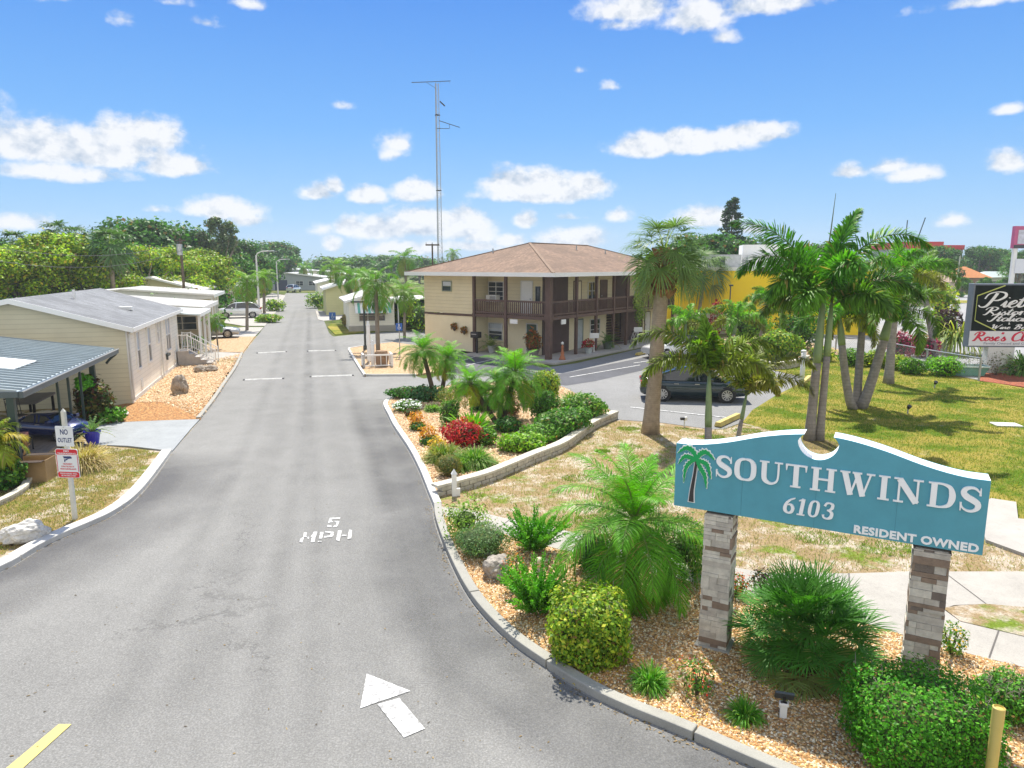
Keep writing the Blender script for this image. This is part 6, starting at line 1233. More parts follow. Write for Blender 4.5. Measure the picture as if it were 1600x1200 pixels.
rock('white pitted limestone boulder on the left verge by the kerb', 42, 852, (.44, .30, .25), LIME, 7, z0=.05); rock('tall narrow tan boulder in the gravel before the beige home', 281, 618, (.38, .34, .52), ROCK, 9, z0=.05)
rock('left of two low dark rocks near the porch steps', 314, 583, (.42, .36, .22), ROCK, 11, z0=.05); rock('right of two low dark rocks near the porch steps', 330, 582, (.36, .34, .20), ROCK, 13, z0=.05); rock('white stone at the corner of the driveway by the orange mulch', 192, 652, (.3, .2, .14), LIME, 15, z0=.05); rock('chunk of white coral rock beside the cardboard box', 70, 738, (.38, .3, .22), LIME, 17, z0=.03)
# island bed
shrub('low_hedge', 'low dark green hedge along the back tip of the island bed', 640, 628, 2.1, .5, DG, .12, 1500, 'ellipsoid', 30, 1.0, z0=.1, rough=.2); shrub('low_hedge', 'teal green leafy shrub at the foot of the leaning date palm', 668, 632, 1.5, .6, [(.06,.16,.06),(.10,.22,.09),(.04,.12,.04)], .14, 1100, 'ellipsoid', 31, z0=.1, rough=.3)
shrub('white_flower_shrub', 'low shrub covered in white flowers at the island bed tip', 637, 649, 1.15, .42, GR_, .08, 1100, 'ellipsoid', 32, z0=.1, flowers=([(.78,.80,.82),(.85,.85,.85)], 420, .10, .4), catg='flowering shrub')
shrub('dark_shrub', 'tiny reddish dark shrub between the white and the orange flowers', 641, 656, .5, .3, [(.14,.05,.03),(.06,.10,.02)], .07, 400, 'ellipsoid', 33, z0=.1)
for k, (px, py, lb) in enumerate(((651,676,'farthest of three orange crotons along the island kerb'), (668,699,'middle of three orange crotons along the island kerb'), (684,720,'nearest of three orange crotons, beside the red shrub'))):
    shrub('croton', lb, px, py, .62, .62, [(.60,.20,.01),(.66,.32,.02),(.56,.42,.03)] if k != 2 else [(.66,.36,.02),(.62,.46,.04)], .11, 520, 'ellipsoid', 34+k, z0=.1, elong=3, rough=.3, cw=[3, 3, 1] if k != 2 else None, group='orange crotons along the island kerb', core=.0, fill=.5); shrub('ground_cover_shrub', ('green skirt of leaves under the %s orange croton' % ('farthest', 'middle', 'nearest')[k]), px+2, py+3, .6, .30, DG, .09, 300, 'ellipsoid', 44+k, z0=.1, core=.7)
tuft('grass_tuft', 'small light green tuft left of the leaning palm trunks', 676, 648, .7, .4, [(.10,.24,.02),(.2,.32,.05)], 320, .03, 50, z0=.1)
shrub('fern_shrub', 'feathery yellow brown fern near the middle of the island bed', 699, 642, 1.0, .85, [(.22,.28,.05),(.34,.28,.08),(.14,.22,.03)], .12, 800, 'ellipsoid', 51, z0=.1, rough=.4, core=0, elong=3.5, fill=.7)
shrub('upright_shrub', 'upright dark green shrub left of the lime rosette plant', 703, 672, .68, .95, [(.07,.20,.02),(.13,.28,.03)], .08, 1300, 'box', 52, z0=.1); shrub('dark_shrub', 'wide dark leafy shrub behind the lime rosette plant', 757, 648, 1.3, .55, DG, .13, 1000, 'ellipsoid', 53, z0=.1, rough=.3)
rosette('bromeliad', 'lime green rosette plants behind the red shrub', 738, 685, 1.75, .72, [(.20,.42,.02),(.28,.50,.03),(.14,.34,.02)], 54, 190, .07, group=None)
shrub('ti_plant', 'bright red bushy plant in the middle of the island bed', 724, 707, 1.35, .85, RED_, .15, 1500, 'ellipsoid', 55, z0=.1, rough=.25, elong=3, catg='red shrub', core=.6, fill=.4)
shrub('dark_shrub', 'green leafy shrub just right of the red bushy plant', 758, 703, .8, .6, GR_, .10, 800, 'ellipsoid', 56, z0=.1)
tuft('fountain_grass', 'large arching green grass clump in front of the red plant', 742, 736, 1.35, .70, [(.08,.22,.02),(.14,.28,.03),(.22,.30,.06)], 1500, .018, 57, 'grass plant', 'arching grasses at the tip of the island bed', .1, 1.0, 15); tuft('fountain_grass', 'arching grass clump nearest the kerb in the island bed', 693, 728, 1.1, .75, [(.12,.24,.03),(.24,.28,.05),(.30,.26,.07)], 1200, .018, 58, 'grass plant', 'arching grasses at the tip of the island bed', .1, 1.0, 15); tuft('fountain_grass', 'smaller arching grass left of the clump by the retaining wall', 716, 742, .9, .55, [(.10,.23,.02),(.18,.28,.04)], 900, .018, 59, 'grass plant', 'arching grasses at the tip of the island bed', .1, 1.0, 15)
shrub('round_brown_bush', 'round reddish brown wiry bush behind the white picket post', 701, 754, .78, .62, [(.16,.15,.03),(.24,.16,.05),(.12,.17,.03)], .06, 2600, 'ellipsoid', 60, z0=.1, elong=5, rough=.06)
shrub('dark_shrub', 'dark green shrub at the base of the largest date palm', 793, 683, 1.0, .55, DG, .10, 900, 'ellipsoid', 61, z0=.1); shrub('croton', 'variegated pink brown shrub right of the date palm trunks', 800, 655, .6, .6, [(.30,.16,.10),(.12,.16,.04),(.22,.08,.05)], .11, 450, 'ellipsoid', 62, z0=.1, core=0)
shrub('dry_shrub', 'dry brown shrub against the retaining wall', 791, 712, .7, .5, [(.26,.20,.12),(.18,.16,.08)], .05, 900, 'ellipsoid', 63, z0=.1, core=.4, elong=4)
shrub('low_hedge', 'lime green low hedge along the retaining wall', 815, 714, 1.55, .55, [(.20,.38,.02),(.28,.44,.04),(.12,.28,.02)], .11, 2000, 'ellipsoid', 64, 1.1, z0=.1, rough=.2); shrub('low_hedge', 'mid green hedge between the lime hedge and the variegated one', 845, 700, 1.4, .6, [(.10,.26,.03),(.18,.34,.05)], .11, 1700, 'ellipsoid', 65, 1.1, z0=.1, rough=.2); shrub('low_hedge', 'long dark variegated hedge ending at the tan grass', 880, 688, 2.3, .85, [(.05,.16,.02),(.10,.24,.03),(.26,.34,.12)], .12, 3600, 'box', 66, 1.3, [3, 3, 1], z0=.1, rough=.14, rz=.9); shrub('low_hedge', 'rounded dark hedge at the back end of the retaining wall', 912, 665, 1.7, .95, [(.06,.18,.02),(.12,.26,.03),(.2,.32,.06)], .12, 2800, 'ellipsoid', 67, z0=.1, rough=.15)
shrub('round_brown_bush', 'small tan dry bush at the end of the hedge', 934, 657, .55, .7, [(.34,.24,.14),(.24,.20,.08)], .05, 900, 'ellipsoid', 68, z0=.1, elong=5, core=.6); tuft('fountain_grass', 'green grass plume standing behind the far end of the hedge', 896, 640, 1.1, .8, [(.14,.28,.04),(.22,.30,.08)], 700, .025, 69, z0=.1, e_lo=30)
shrub('upright_shrub', 'tall yellow green shrub at the back of the island bed', 853, 632, 1.25, 1.35, YG, .11, 2600, 'ellipsoid', 70, z0=.1, rough=.15); shrub('upright_shrub', 'round dark green shrub in front of the tall yellow green one', 850, 662, 1.15, 1.1, [(.06,.18,.02),(.11,.25,.03)], .10, 2400, 'ellipsoid', 71, z0=.1, rough=.12); shrub('upright_shrub', 'dark leafy shrub behind the largest date palm crown', 826, 638, 1.0, 1.0, DG + [(.2,.3,.03)], .11, 1500, 'ellipsoid', 72, z0=.1)
shrub('low_hedge', 'low green shrub behind the middle date palms', 740, 622, 2.0, .6, GR_, .12, 1300, 'ellipsoid', 73, 1.2, z0=.1, rough=.25)
# planted corner, fence line, building front
shrub('clipped_shrub', 'big rounded yellow green bush on the small ring wall', 1216, 570, 2.9, 1.9, YG[1:] + [(.16,.32,.03)], .17, 4200, 'ellipsoid', 80, 2.2, z0=.1, rough=.1); tuft('spiky_plant', 'light green spiky plant left of the rounded bush', 1183, 562, 2.0, 1.2, [(.14,.32,.03),(.22,.42,.05)], 420, .06, 81, z0=.08, e_lo=10)
shrub('round_brown_bush', 'small brown bush in the planting before the yellow wall', 1162, 559, .9, .6, [(.22,.10,.05),(.2,.16,.06)], .08, 700, 'ellipsoid', 82, z0=.1)
shrub('low_hedge', 'green bushes along the foot of the beige fence', 1090, 532, 3.2, 1.1, GR_ + YG[:1], .18, 1700, 'ellipsoid', 83, 1.4); shrub('upright_shrub', 'tall loose green shrub in front of the yellow wall', 1168, 535, 3.6, 2.3, GR_ + [(.2,.34,.04)], .24, 2400, 'ellipsoid', 84, 2.5, rough=.3, core=.55); shrub('upright_shrub', 'dark green shrub between the palms before the yellow wall', 1245, 548, 3.2, 2.6, GR_ + DG, .2, 2600, 'ellipsoid', 85, 2, rough=.3, core=.6)
shrub('croton', 'purple red bush in front of the yellow wall', 1232, 545, 1.7, 1.9, [(.20,.02,.05),(.12,.015,.04),(.34,.06,.10)], .2, 800, 'ellipsoid', 86, core=.5); shrub('croton', 'small red plant on top of the fence line', 1118, 506, 1.2, 3.0, [(.36,.03,.05),(.25,.02,.04)], .28, 300, 'ellipsoid', 87, core=0, at=(17.6, 60.2, 0), z0=0)
for k, (px, py, w, h, cols, lb) in enumerate(((1283,566,1.5,.9,YG,'yellow green bush by the fence behind the twin palms'), (1330,574,1.6,1.0,GR_,'green bush by the fence between the palm stems'), (1368,576,1.5,1.0,YG,'yellow green bush by the fence left of the single palm'), (1402,580,1.3,.85,YG,'low lime bush right of the single palm'), (1424,587,1.3,.9,GR_,'green bush by the fence under the drooping frond'), (1473,590,1.75,1.05,[(.14,.36,.02),(.22,.44,.03)],'bright green rounded bush by the chain link fence'))):
    shrub('fence_bush', lb, px, py, w, h, cols, .14, 1300, 'ellipsoid', 90+k, group='bushes along the chain link fence', z0=.03, rough=.2)
for k, (px, py, w, h, lb) in enumerate(((1406,566,1.6,1.9,'pink red croton left of the white planter'), (1440,560,2.0,1.5,'magenta bush in front of the white planter'))): shrub('croton', lb, px, py, w, h, [(.36,.03,.10),(.46,.06,.16),(.14,.03,.05)], .17, 900, 'ellipsoid', 100+k, core=.7, z0=.03)
shrub('purple_shrub', 'dark purple leaved shrub on the white planter', 1476, 553, 2.0, 2.5, [(.05,.015,.025),(.08,.03,.04),(.03,.03,.02)], .3, 900, 'ellipsoid', 103, core=.6, z0=.6, elong=2.6); shrub('upright_shrub', 'yellow green shrub above the dark purple one', 1468, 520, 2.6, 4.4, YG, .3, 1300, 'ellipsoid', 104, core=.5)
tuft('spiky_plant', 'arching yellow tipped palm-like plant right of the purple shrub', 1492, 556, 3.4, 2.6, [(.16,.24,.04),(.34,.34,.06)], 260, .10, 105, droop=1.3, z0=.9)
shrub('bare_shrub', 'sparse thin shrub right of the green tub', 1513, 588, .8, 1.3, [(.18,.22,.08)], .1, 90, 'ellipsoid', 106, core=0); shrub('bare_shrub', 'sparse grey shrub in red mulch before the sign base', 1556, 590, 1.8, 1.3, [(.16,.18,.12),(.22,.18,.12)], .12, 240, 'ellipsoid', 107, core=0, rough=.5); tuft('spiky_plant', 'green arching plant at the right edge behind the sign base', 1603, 588, 2.2, 1.9, [(.10,.24,.04),(.2,.32,.06)], 420, .07, 108, droop=1.1, z0=.05)
# left side plants
tuft('fountain_grass', 'straw coloured dry ornamental grass beside the sign pole', 130, 738, 1.15, 1.05, [(.48,.36,.16),(.40,.28,.10),(.34,.30,.08),(.56,.46,.26)], 1800, .02, 110, z0=.05, e_lo=25, droop=1.1)
shrub('croton', 'large dark croton with one bright leafy top at the carport corner', 150, 665, 1.2, 1.6, [(.05,.06,.02),(.10,.04,.02),(.16,.14,.03),(.04,.10,.02)], .2, 1800, 'ellipsoid', 111, core=.6, rough=.3, elong=2.2); shrub('upright_shrub', 'bright green broad leaved plant top above the dark croton', 138, 668, .6, .6, [(.10,.34,.02),(.16,.42,.04)], .24, 160, 'ellipsoid', 112, core=0, z0=1.4)
shrub('low_hedge', 'low green leafy plant at the foot of the carport post', 174, 664, 1.0, .6, [(.08,.24,.02),(.14,.32,.03)], .16, 700, 'ellipsoid', 113, core=.6, rough=.3)
pot('potted_agave', 'cobalt blue pot with spiky agave at the edge of the driveway', G(146, 695) + Vector((0, 0, .05)), .25, .45, plain('cobalt_glaze', (.03, .03, .42), .25), crown(8, 26, .75, .05, .1, 6, 80, 10, (5, 50), .1, col=(.14,.24,.10), bare=.3), catg='potted plant', plant='agave')
bpy.context.view_layer.update()
b = G(4, 768); palm('date_palm', 'yellowing feathery palm at the left edge before the carport', b, AT(-16, 690, b.y), crownmesh('yellow_crown', crown(58, 16, 1.35, .55, .045, 34, 75, -35, (50, 90), .8, col=(.20,.26,.02), old=(.50,.34,.02), cv=.35, oldn=.7)), .10, .08, None, DBARK, 0, .72, .5)
shrub('low_hedge', 'dark green shrub at the foot of the carport on the left edge', 2, 775, 1.2, .9, DG + GR_, .12, 1500, 'ellipsoid', 114); shrub('low_hedge', 'green plants under the porch awning of the beige home', 305, 548, 1.6, 1.0, GR_, .16, 500, 'ellipsoid', 115)
for k, (px, py, w, h, lb) in enumerate(((430,487,2.6,1.5,'green bush beside the driveway of the white suv'), (420,505,2.4,.8,'low green bush on the grass strip by the suv'), (496,482,3.0,2.2,'yellow green bush before the pale yellow home'), (547,512,1.6,1.2,'tan shrub at the left end of the small awning home'), (667,520,4.6,3.0,'large leafy shrub against the end of the two-storey building'), (640,512,3.2,2.0,'green bush under the white flat carport'))): shrub('roadside_bush', lb, px, py, w, h, GR_ + YG[:2] if k != 3 else [(.3,.24,.12)], .26, 900, 'ellipsoid', 120+k, core=.6, rough=.3, group='bushes beside the homes')

# ---------------------------------------------------------------- small objects
def at_(px, py, z=0): b = G(px, py); b.z = z; return b
# solar lamp, path lamps, picket post, bollard
b = at_(1223, 1126, .05); t = thing('solar_spotlight', 'black solar spotlight on a short white post in the gravel', 'garden light', b, -.3); m = MB(); m.box(-.045, .045, -.03, .03, 0, .22); m.box(-.06, .06, -.04, .04, .18, .22); m.build('post', WHITE, t, bevel=.006); T = Matrix.Translation((0, 0, .32)) @ Matrix.Rotation(math.radians(-52), 4, 'X')
m = MB(); m.box(-.12, .12, -.09, .09, -.018, .018, 0, T); lp_ = m.build('solar_panel', DGREY, t, bevel=.006); m = MB()
for i in range(6): m.box(-.10 + i*.034, -.10 + i*.034 + .024, -.07, .07, .018, .022, 0, T)
m.build('solar_cells', plain('solar_blue', (.01, .015, .04), .2), t); MB().tube([(0, 0, .22), (0, .0, .31)], .02, 8).build('bracket', BLACK, t)
b = at_(843, 897, .05); t = thing('solar_spotlight', 'small round cream garden lamp between the two spiky ferns', 'garden light', b); MB().lathe([(0, .1), (.07, .12), (.10, .2), (.07, .28), (0, .3)], 14).build('lamp_head', plain('cream_lamp', (.62, .56, .36), .4), t, smooth=True); m = MB(); m.box(-.05, .05, -.05, .05, -.02, .11); m.build('base', plain('grey_lamp_base', (.5, .5, .5), .6), t)
b = at_(710, 776, .0); t = thing('picket_post', 'short white pointed post at the near end of the retaining wall', 'post', b, .2); m = MB(); m.box(-.06, .06, -.06, .06, 0, .62); m.add([(-.075,-.075,.62),(.075,-.075,.62),(.075,.075,.62),(-.075,.075,.62),(0,0,.76)], [(0,1,4),(1,2,4),(2,3,4),(3,0,4),(3,2,1,0)]); m.build('post_body', WHITE, t); m = MB(); m.box(.06, .15, -.04, .04, .0, .22); m.build('side_bracket', WHITE, t)
b = at_(1541, 1262, .05); hb = ZT(b, 1112); t = thing('yellow_bollard', 'pale yellow plastic covered bollard at the bottom right corner', 'bollard', b); MB().lathe([(.058, 0), (.058, .95), (.062, .955), (.062, hb-.0), (.050, hb+.008), (.045, hb-.012), (0, hb-.012)], 24).build('sleeve', plain('pale_yellow_plastic', (.58, .46, .13), .45, var=.05, scale=1), t, smooth=False)
for k, (px, py, lb) in enumerate(((1418,648,'nearer small lawn spotlight in the open grass'), (1460,608,'farther small lawn spotlight close to the fence'))):
    t = thing('lawn_spotlight', lb, 'garden light', at_(px, py, .03)); MB().tube([(0, 0, 0), (0, 0, .25)], .03, 8).build('stake', GALV, t); m = MB(); m.lathe([(0, .0), (.06, .02), (.09, .16), (.0, .17)], 12, 0, Matrix.Translation((0, 0, .22)) @ Matrix.Rotation(.6, 4, 'X')); m.build('lamp_head', BLACK, t)
t = thing('lawn_spotlight', 'black and white spotlight on a stake beside the fan palm', 'garden light', at_(1069, 668, .03)); MB().tube([(0, 0, 0), (0, 0, .3)], .025, 8).build('stake', WHITE, t); m = MB(); m.box(-.16, .0, -.06, .06, .26, .36); m.build('lamp_head', BLACK, t, bevel=.02); m = MB(); m.box(.0, .1, -.05, .05, .24, .38); m.build('shade', WHITE, t, bevel=.02)
m = MB(); m.box(-.45, .45, -.3, .3, 0, .06); o = m.build('utility_cover', WHITE_D, None, bevel=.02); o.location = at_(1572, 666, .03); o.rotation_euler = (0, 0, -.15); tag(o, 'flat white utility cover lying in the lawn', 'utility cover')
b = at_(1508, 587, .04); t = thing('green_tub', 'pale green rectangular tub planter by the fence', 'tub', b, -.15); m = MB(); m.add([(-.8,-.3,0),(.8,-.3,0),(.8,.3,0),(-.8,.3,0),(-1.0,-.42,.5),(1.0,-.42,.5),(1.0,.42,.5),(-1.0,.42,.5)], [(3,2,1,0),(0,1,5,4),(1,2,6,5),(2,3,7,6),(3,0,4,7)]); m.build('tub_body', plain('pale_green_plastic', (.16, .40, .30), .5), t); m = MB(); m.box(-1.05, 1.05, -.48, -.40, .48, .56); m.box(-1.05, 1.05, .40, .48, .48, .56); m.box(-1.05, -.97, -.4, .4, .48, .56); m.box(.97, 1.05, -.4, .4, .48, .56); m.build('rim', plain('pale_rim', (.55, .72, .66), .5), t); m = MB(); m.box(-.9, .9, -.36, .36, .40, .43); m.build('soil', plain('soil', (.1, .08, .06), .9), t)
b = at_(1252, 604, .03); t = thing('white_pole', 'white painted post on the grass left of the twin palms', 'post', b); MB().tube([(0, 0, 0), (.02, 0, 1.75)], .12, 10).build('pole', WHITE, t, smooth=True); m = MB(); m.lathe([(.13, 1.74), (.13, 1.8), (0, 1.84)], 12); m.build('cap', WHITE, t)
# no outlet / no trespassing signs
b = at_(117, 815, .05); t = thing('street_sign', 'white wooden pole carrying a NO OUTLET sign above a red and white NO TRESPASSING sign', 'sign', b, -.10); m = MB(); m.box(-.045, .045, -.02, .05, 0, 2.62); m.add([(-.045,-.02,2.62),(.045,-.02,2.62),(.045,.05,2.62),(-.045,.05,2.62),(0,.015,2.70)], [(0,1,4),(1,2,4),(2,3,4),(3,0,4),(3,2,1,0)]); m.build('pole', plain('aged_white_pole', (.62, .62, .56), .6, var=.1, dirt=.4), t)
NAVY = plain('navy_letters', (.02, .045, .16), .5); SRED = plain('sign_red', (.62, .015, .035), .45); SGW = plain('sign_sheet_white', (.72, .76, .80), .4, var=.03)
def roundrect(x0, x1, z0, z1, r_, n=5):
    o = []
    for cx_, cz_, a0_ in ((x1-r_, z1-r_, 0), (x0+r_, z1-r_, 90), (x0+r_, z0+r_, 180), (x1-r_, z0+r_, 270)):
        for i in range(n+1): a = math.radians(a0_ + 90*i/n); o.append((cx_ + r_*math.cos(a), cz_ + r_*math.sin(a)))
    return o
m = MB(); m.prism(roundrect(-.215, .215, 1.80, 2.28, .02), -.035, -.022, 0, FX); s_ = m.build('no_outlet_sign', SGW, t); s_['label'] = 'square white NO OUTLET sign'; lettering(s_, 'NO', 0, 2.145, -.036, .19, .13, NAVY, .02, 0, 1, .002); lettering(s_, 'OUTLET', 0, 1.95, -.036, .35, .11, NAVY, .02, 0, 1.05, .002); m = MB()
for z in (2.255, 1.825): m.lathe([(0, .004), (.012, .004), (.012, 0)], 8, 0, Matrix.Translation((0, -.036, z)) @ Matrix.Rotation(math.pi/2, 4, 'X'))
m.build('bolt', CHROME, s_)
m = MB(); m.prism(roundrect(-.275, .285, 1.04, 1.74, .05), -.033, -.022, 0, FX); s_ = m.build('no_trespassing_sign', SGW, t); s_['label'] = 'red and white NO TRESPASSING sign with camera symbol'
m = MB(); m.prism(roundrect(-.262, .272, 1.60, 1.728, .045), -.036, -.033, 0, FX); m.prism(roundrect(-.262, .272, 1.052, 1.185, .045), -.036, -.033, 0, FX); m.box(-.262, -.248, -.036, -.033, 1.19, 1.595); m.box(.258, .272, -.036, -.033, 1.19, 1.595); m.build('red_field', SRED, s_)
lettering(s_, 'NO', .005, 1.69, -.0365, .13, .052, SGW, .03, 0, 1, .002); lettering(s_, 'TRESPASSING', .005, 1.628, -.0365, .46, .04, SGW, .02, 0, 1, .002)
m = MB(); m.box(-.08, .12, -.037, -.033, 1.51, 1.55, 0, Matrix.Translation((0, 0, .0)) @ Matrix.Rotation(.0, 4, 'Y')); m.prism([(-.1, 1.56), (.1, 1.565), (.11, 1.53), (.05, 1.50), (-.07, 1.53)], -.0385, -.0372, 0, FX); m.box(-.07, -.045, -.037, -.033, 1.42, 1.49); m.prism([(-.07, 1.45), (0, 1.47), (.03, 1.50), (.0, 1.505), (-.05, 1.48)], -.0368, -.0335, 0, FX); m.build('camera_symbol', NAVY, s_)
for z, w_, txt in ((1.375, .24, 'THIS PROPERTY'), (1.315, .32, 'IS PROTECTED BY'), (1.255, .40, 'VIDEO SURVEILLANCE')): lettering(s_, txt, .005, z, -.0345, w_, .034, SRED, .01, 0, 1, .002)
for z, w_, txt in ((1.145, .44, 'TRESPASSERS WILL'), (1.095, .36, 'BE PROSECUTED')): lettering(s_, txt, .005, z, -.0365, w_, .034, SGW, .015, 0, 1, .002)
# small blue signs down the road
BLUES = plain('sign_blue', (.03, .12, .42), .5)
for px, py, top_, w_, lb in ((520,503,488,.7,'small blue accessible parking sign before the awning home'), (625,560,505,.42,'tall blue and white parking sign at the palm island')):
    b = at_(px, py); h_ = ZT(b, top_); t = thing('parking_sign', lb, 'sign', b); MB().tube([(0, 0, 0), (0, 0, h_)], .035, 8).build('pole', GALV, t); m = MB(); m.box(-w_/2, w_/2, -.06, -.035, h_-w_*1.15, h_); s_ = m.build('panel', BLUES, t); m = MB(); m.lathe([(.045, .01), (.0, .012)], 10, 0, Matrix.Translation((0, -.062, h_-w_*.25)) @ Matrix.Rotation(math.pi/2, 4, 'X')); m.tube([(0, -.066, h_-w_*.32), (.0, -.066, h_-w_*.62), (.14*w_*2, -.066, h_-w_*.64), (.2*w_, -.066, h_-w_*.85)], .02, 6); m.tube([(-.12*w_, -.066, h_-w_*.5), (-.18*w_, -.066, h_-w_*.75), (0, -.066, h_-w_*.95), (.16*w_, -.066, h_-w_*.8)], .016, 6); m.build('wheelchair_symbol', WHITE, s_)
# island: lamp post, white vertical sign, swing bench
b = at_(571, 548, .1); h_ = ZT(b, 475); t = thing('lamp_post', 'dark lamp post with flat head at the palm island', 'lamp post', b); MB().tube([(0, 0, 0), (0, 0, .3), (0, 0, .31), (0, 0, h_)], [.16, .14, .08, .07], 10).build('pole', DGREY, t); m = MB(); m.box(-.9, .1, -.18, .18, h_, h_+.13); m.build('lamp_head', DGREY, t, bevel=.03)
for px, py, top_, lb in ((577,567,505,'taller white post of the pair on the palm island'), (583,573,535,'shorter white post of the pair on the palm island')): b = at_(px, py, .1); h_ = ZT(b, top_); t = thing('white_post', lb, 'post', b, 0, 'white posts on the palm island'); m = MB(); m.box(-.1, .1, -.1, .1, 0, h_-.25); m.build('shaft', WHITE, t, bevel=.02); MB().lathe([(.13, h_-.25), (.13, h_-.18), (.05, h_-.12), (.1, h_-.03), (0, h_+.04)], 12).build('finial', WHITE, t, smooth=True)
b = at_(597, 574, .1); t = thing('picket_planter', 'brown barrel planter inside a low white picket frame', 'planter', b, .3); MB().lathe([(0, 0), (.32, 0), (.42, .45), (.34, .9), (.28, .9), (.0, .85)], 14).build('barrel', plain('barrel_wood', (.30, .19, .11), .85, var=.3), t); rail(t, [(-1.1, -.45, 0), (.55, -.45, 0), (.55, .5, 0)], .7, 'picket_frame', sp=.3, w=.07); rail(t, [(-1.1, -.45, 0), (-1.1, .5, 0)], .7, 'picket_frame', sp=.3, w=.07)
# box, rubbish bin, porch furniture, golf cart under the carport
b = at_(57, 752, .05); t = thing('cardboard_box', 'open brown cardboard box under the carport edge', 'box', b, .15); m = MB(); CB = plain('cardboard', (.36, .24, .12), .85, var=.12); m.box(-.42, .42, -.3, .3, 0, .02); m.box(-.42, .42, -.3, -.28, .02, .62); m.box(-.42, .42, .28, .3, .02, .62); m.box(-.42, -.40, -.28, .28, .02, .62); m.box(.40, .42, -.28, .28, .02, .62); m.build('box_walls', CB, t)
for s in (-1, 1): m = MB(); m.box(-.42, .42, s*.3, s*.52, .62, .635); m.build('flap', plain('cardboard_dark', (.05, .03, .02), .85), t)
b = at_(501, 459, 0); t = thing('rubbish_bin', 'dark green wheeled bin at the right kerb far down the road', 'bin', b); m = MB(); m.add([(-.5,-.4,0),(.5,-.4,0),(.5,.4,0),(-.5,.4,0),(-.65,-.55,1.5),(.65,-.55,1.5),(.65,.55,1.5),(-.65,.55,1.5)], [(3,2,1,0),(0,1,5,4),(1,2,6,5),(2,3,7,6),(3,0,4,7),(4,5,6,7)]); m.build('bin_body', plain('bin_green', (.01, .07, .05), .5), t); m = MB(); m.box(-.7, .7, -.6, .6, 1.5, 1.62); m.build('lid', BLACK, t)
# carport with seamed metal roof
cE0 = G(27, 613, 2.55); cE1 = G(179, 546, 2.55); cu_ = (cE1-cE0).normalized(); ca = math.atan2(cu_.y, cu_.x); cl_ = (cE1-cE0).length
t = thing('carport', 'dark green posted carport with grey ribbed metal roof at the left edge', 'carport', (cE0.x, cE0.y, 0), ca); zr = 2.55; sl = .15
m = MB(); CR = plain('ribbed_metal_roof', (.36, .42, .45), .42, .2, .08, 1.2)
m.prism([(0, zr), (8.5, zr + 8.5*sl), (8.5, zr + 8.5*sl - .05), (0, zr-.05)], 0, cl_, 0, Matrix(((0,0,1,0),(1,0,0,0),(0,1,0,0),(0,0,0,1)))); n_ = int(cl_/.40)
rf = m.build('carport_roof', CR, t); m = MB()
for i in range(n_+1): x = cl_*i/n_; m.bar((x, .02, zr+.03), (x, 8.5, zr+.03 + 8.5*sl), .035, .06)
m.build('roof_seam', CR, rf); m = MB(); m.box(-.02, cl_+.05, -.14, -.002, zr-.17, zr+.02); g2 = m.build('gutter', plain('gutter_dark', (.10, .13, .15), .4, .3), t, bevel=.01); m = MB(); m.box(-.03, cl_+.06, -.155, -.14, zr+.0, zr+.035); m.build('gutter_lip', plain('gutter_light', (.5, .52, .53), .4), g2)
m = MB(); m.box(-.06, -.0, -.02, 8.5, zr-.14, zr+.02); m.build('end_fascia', plain('gutter_dark', (.1, .13, .15)), t)
q_ = Matrix.Translation(Vector((cE0.x, cE0.y, 0))) @ Matrix.Rotation(ca, 4, 'Z'); sp = q_.inverted() @ G(24, 560, 3.0); x0, y0 = sp.x - 1.1, sp.y - .3; m = MB(); m.add([(x0, y0, zr + y0*sl + .075), (x0 + 2.0, y0, zr + y0*sl + .075), (x0 + 2.0, y0 + 3, zr + (y0+3)*sl + .075), (x0, y0 + 3, zr + (y0+3)*sl + .075), (x0, y0, zr + y0*sl + .045), (x0 + 2.0, y0, zr + y0*sl + .045), (x0 + 2.0, y0 + 3, zr + (y0+3)*sl + .045), (x0, y0 + 3, zr + (y0+3)*sl + .045)], [(0,1,2,3), (4,7,6,5), (0,4,5,1), (1,5,6,2), (2,6,7,3), (3,7,4,0)]); m.build('skylight', plain('skylight_white', (.80, .82, .82), .4), rf)
PG = plain('dark_green_post', (.03, .055, .05), .5); Mi = (Matrix.Translation(Vector((cE0.x, cE0.y, 0))) @ Matrix.Rotation(ca, 4, 'Z')).inverted()
for px, py in ((31, 752), (57, 703), (88, 690), (112, 676), (163, 660)): p = Mi @ G(px, py); w_ = .09 if px in (31, 163) else .035; m = MB(); m.box(p.x-w_, p.x+w_, .2-w_, .2+w_, 0, zr-.04); m.build('post', PG, t)
m = MB(); m.box(.2, cl_-.2, .16, .24, zr-.2, zr-.04); m.build('beam', PG, t); m = MB(); m.tube([(cl_-.3, -.1, zr-.16), (cl_-.5, .1, zr-.35), (cl_-.62, .2, zr-.5)], .05, 8); m.build('downspout', PG, t)
dk = MB(); 
for i in range(36): dk.box(.0, cl_-1.6, .25 + i*.19, .25 + i*.19 + .18, .06, .22)
o = dk.build('porch_deck', plain('grey_deck_board', (.26, .22, .19), .85, var=.25, scale=1.5, dirt=.4), None); o.location = (cE0.x, cE0.y, 0); o.rotation_euler = (0, 0, ca); tag(o, 'weathered grey board porch deck under the carport', 'deck')
CMx = Matrix.Translation(Vector((cE0.x, cE0.y, 0))) @ Matrix.Rotation(ca, 4, 'Z')
def CP(x, y, z=0): return CMx @ Vector((x, y, z))
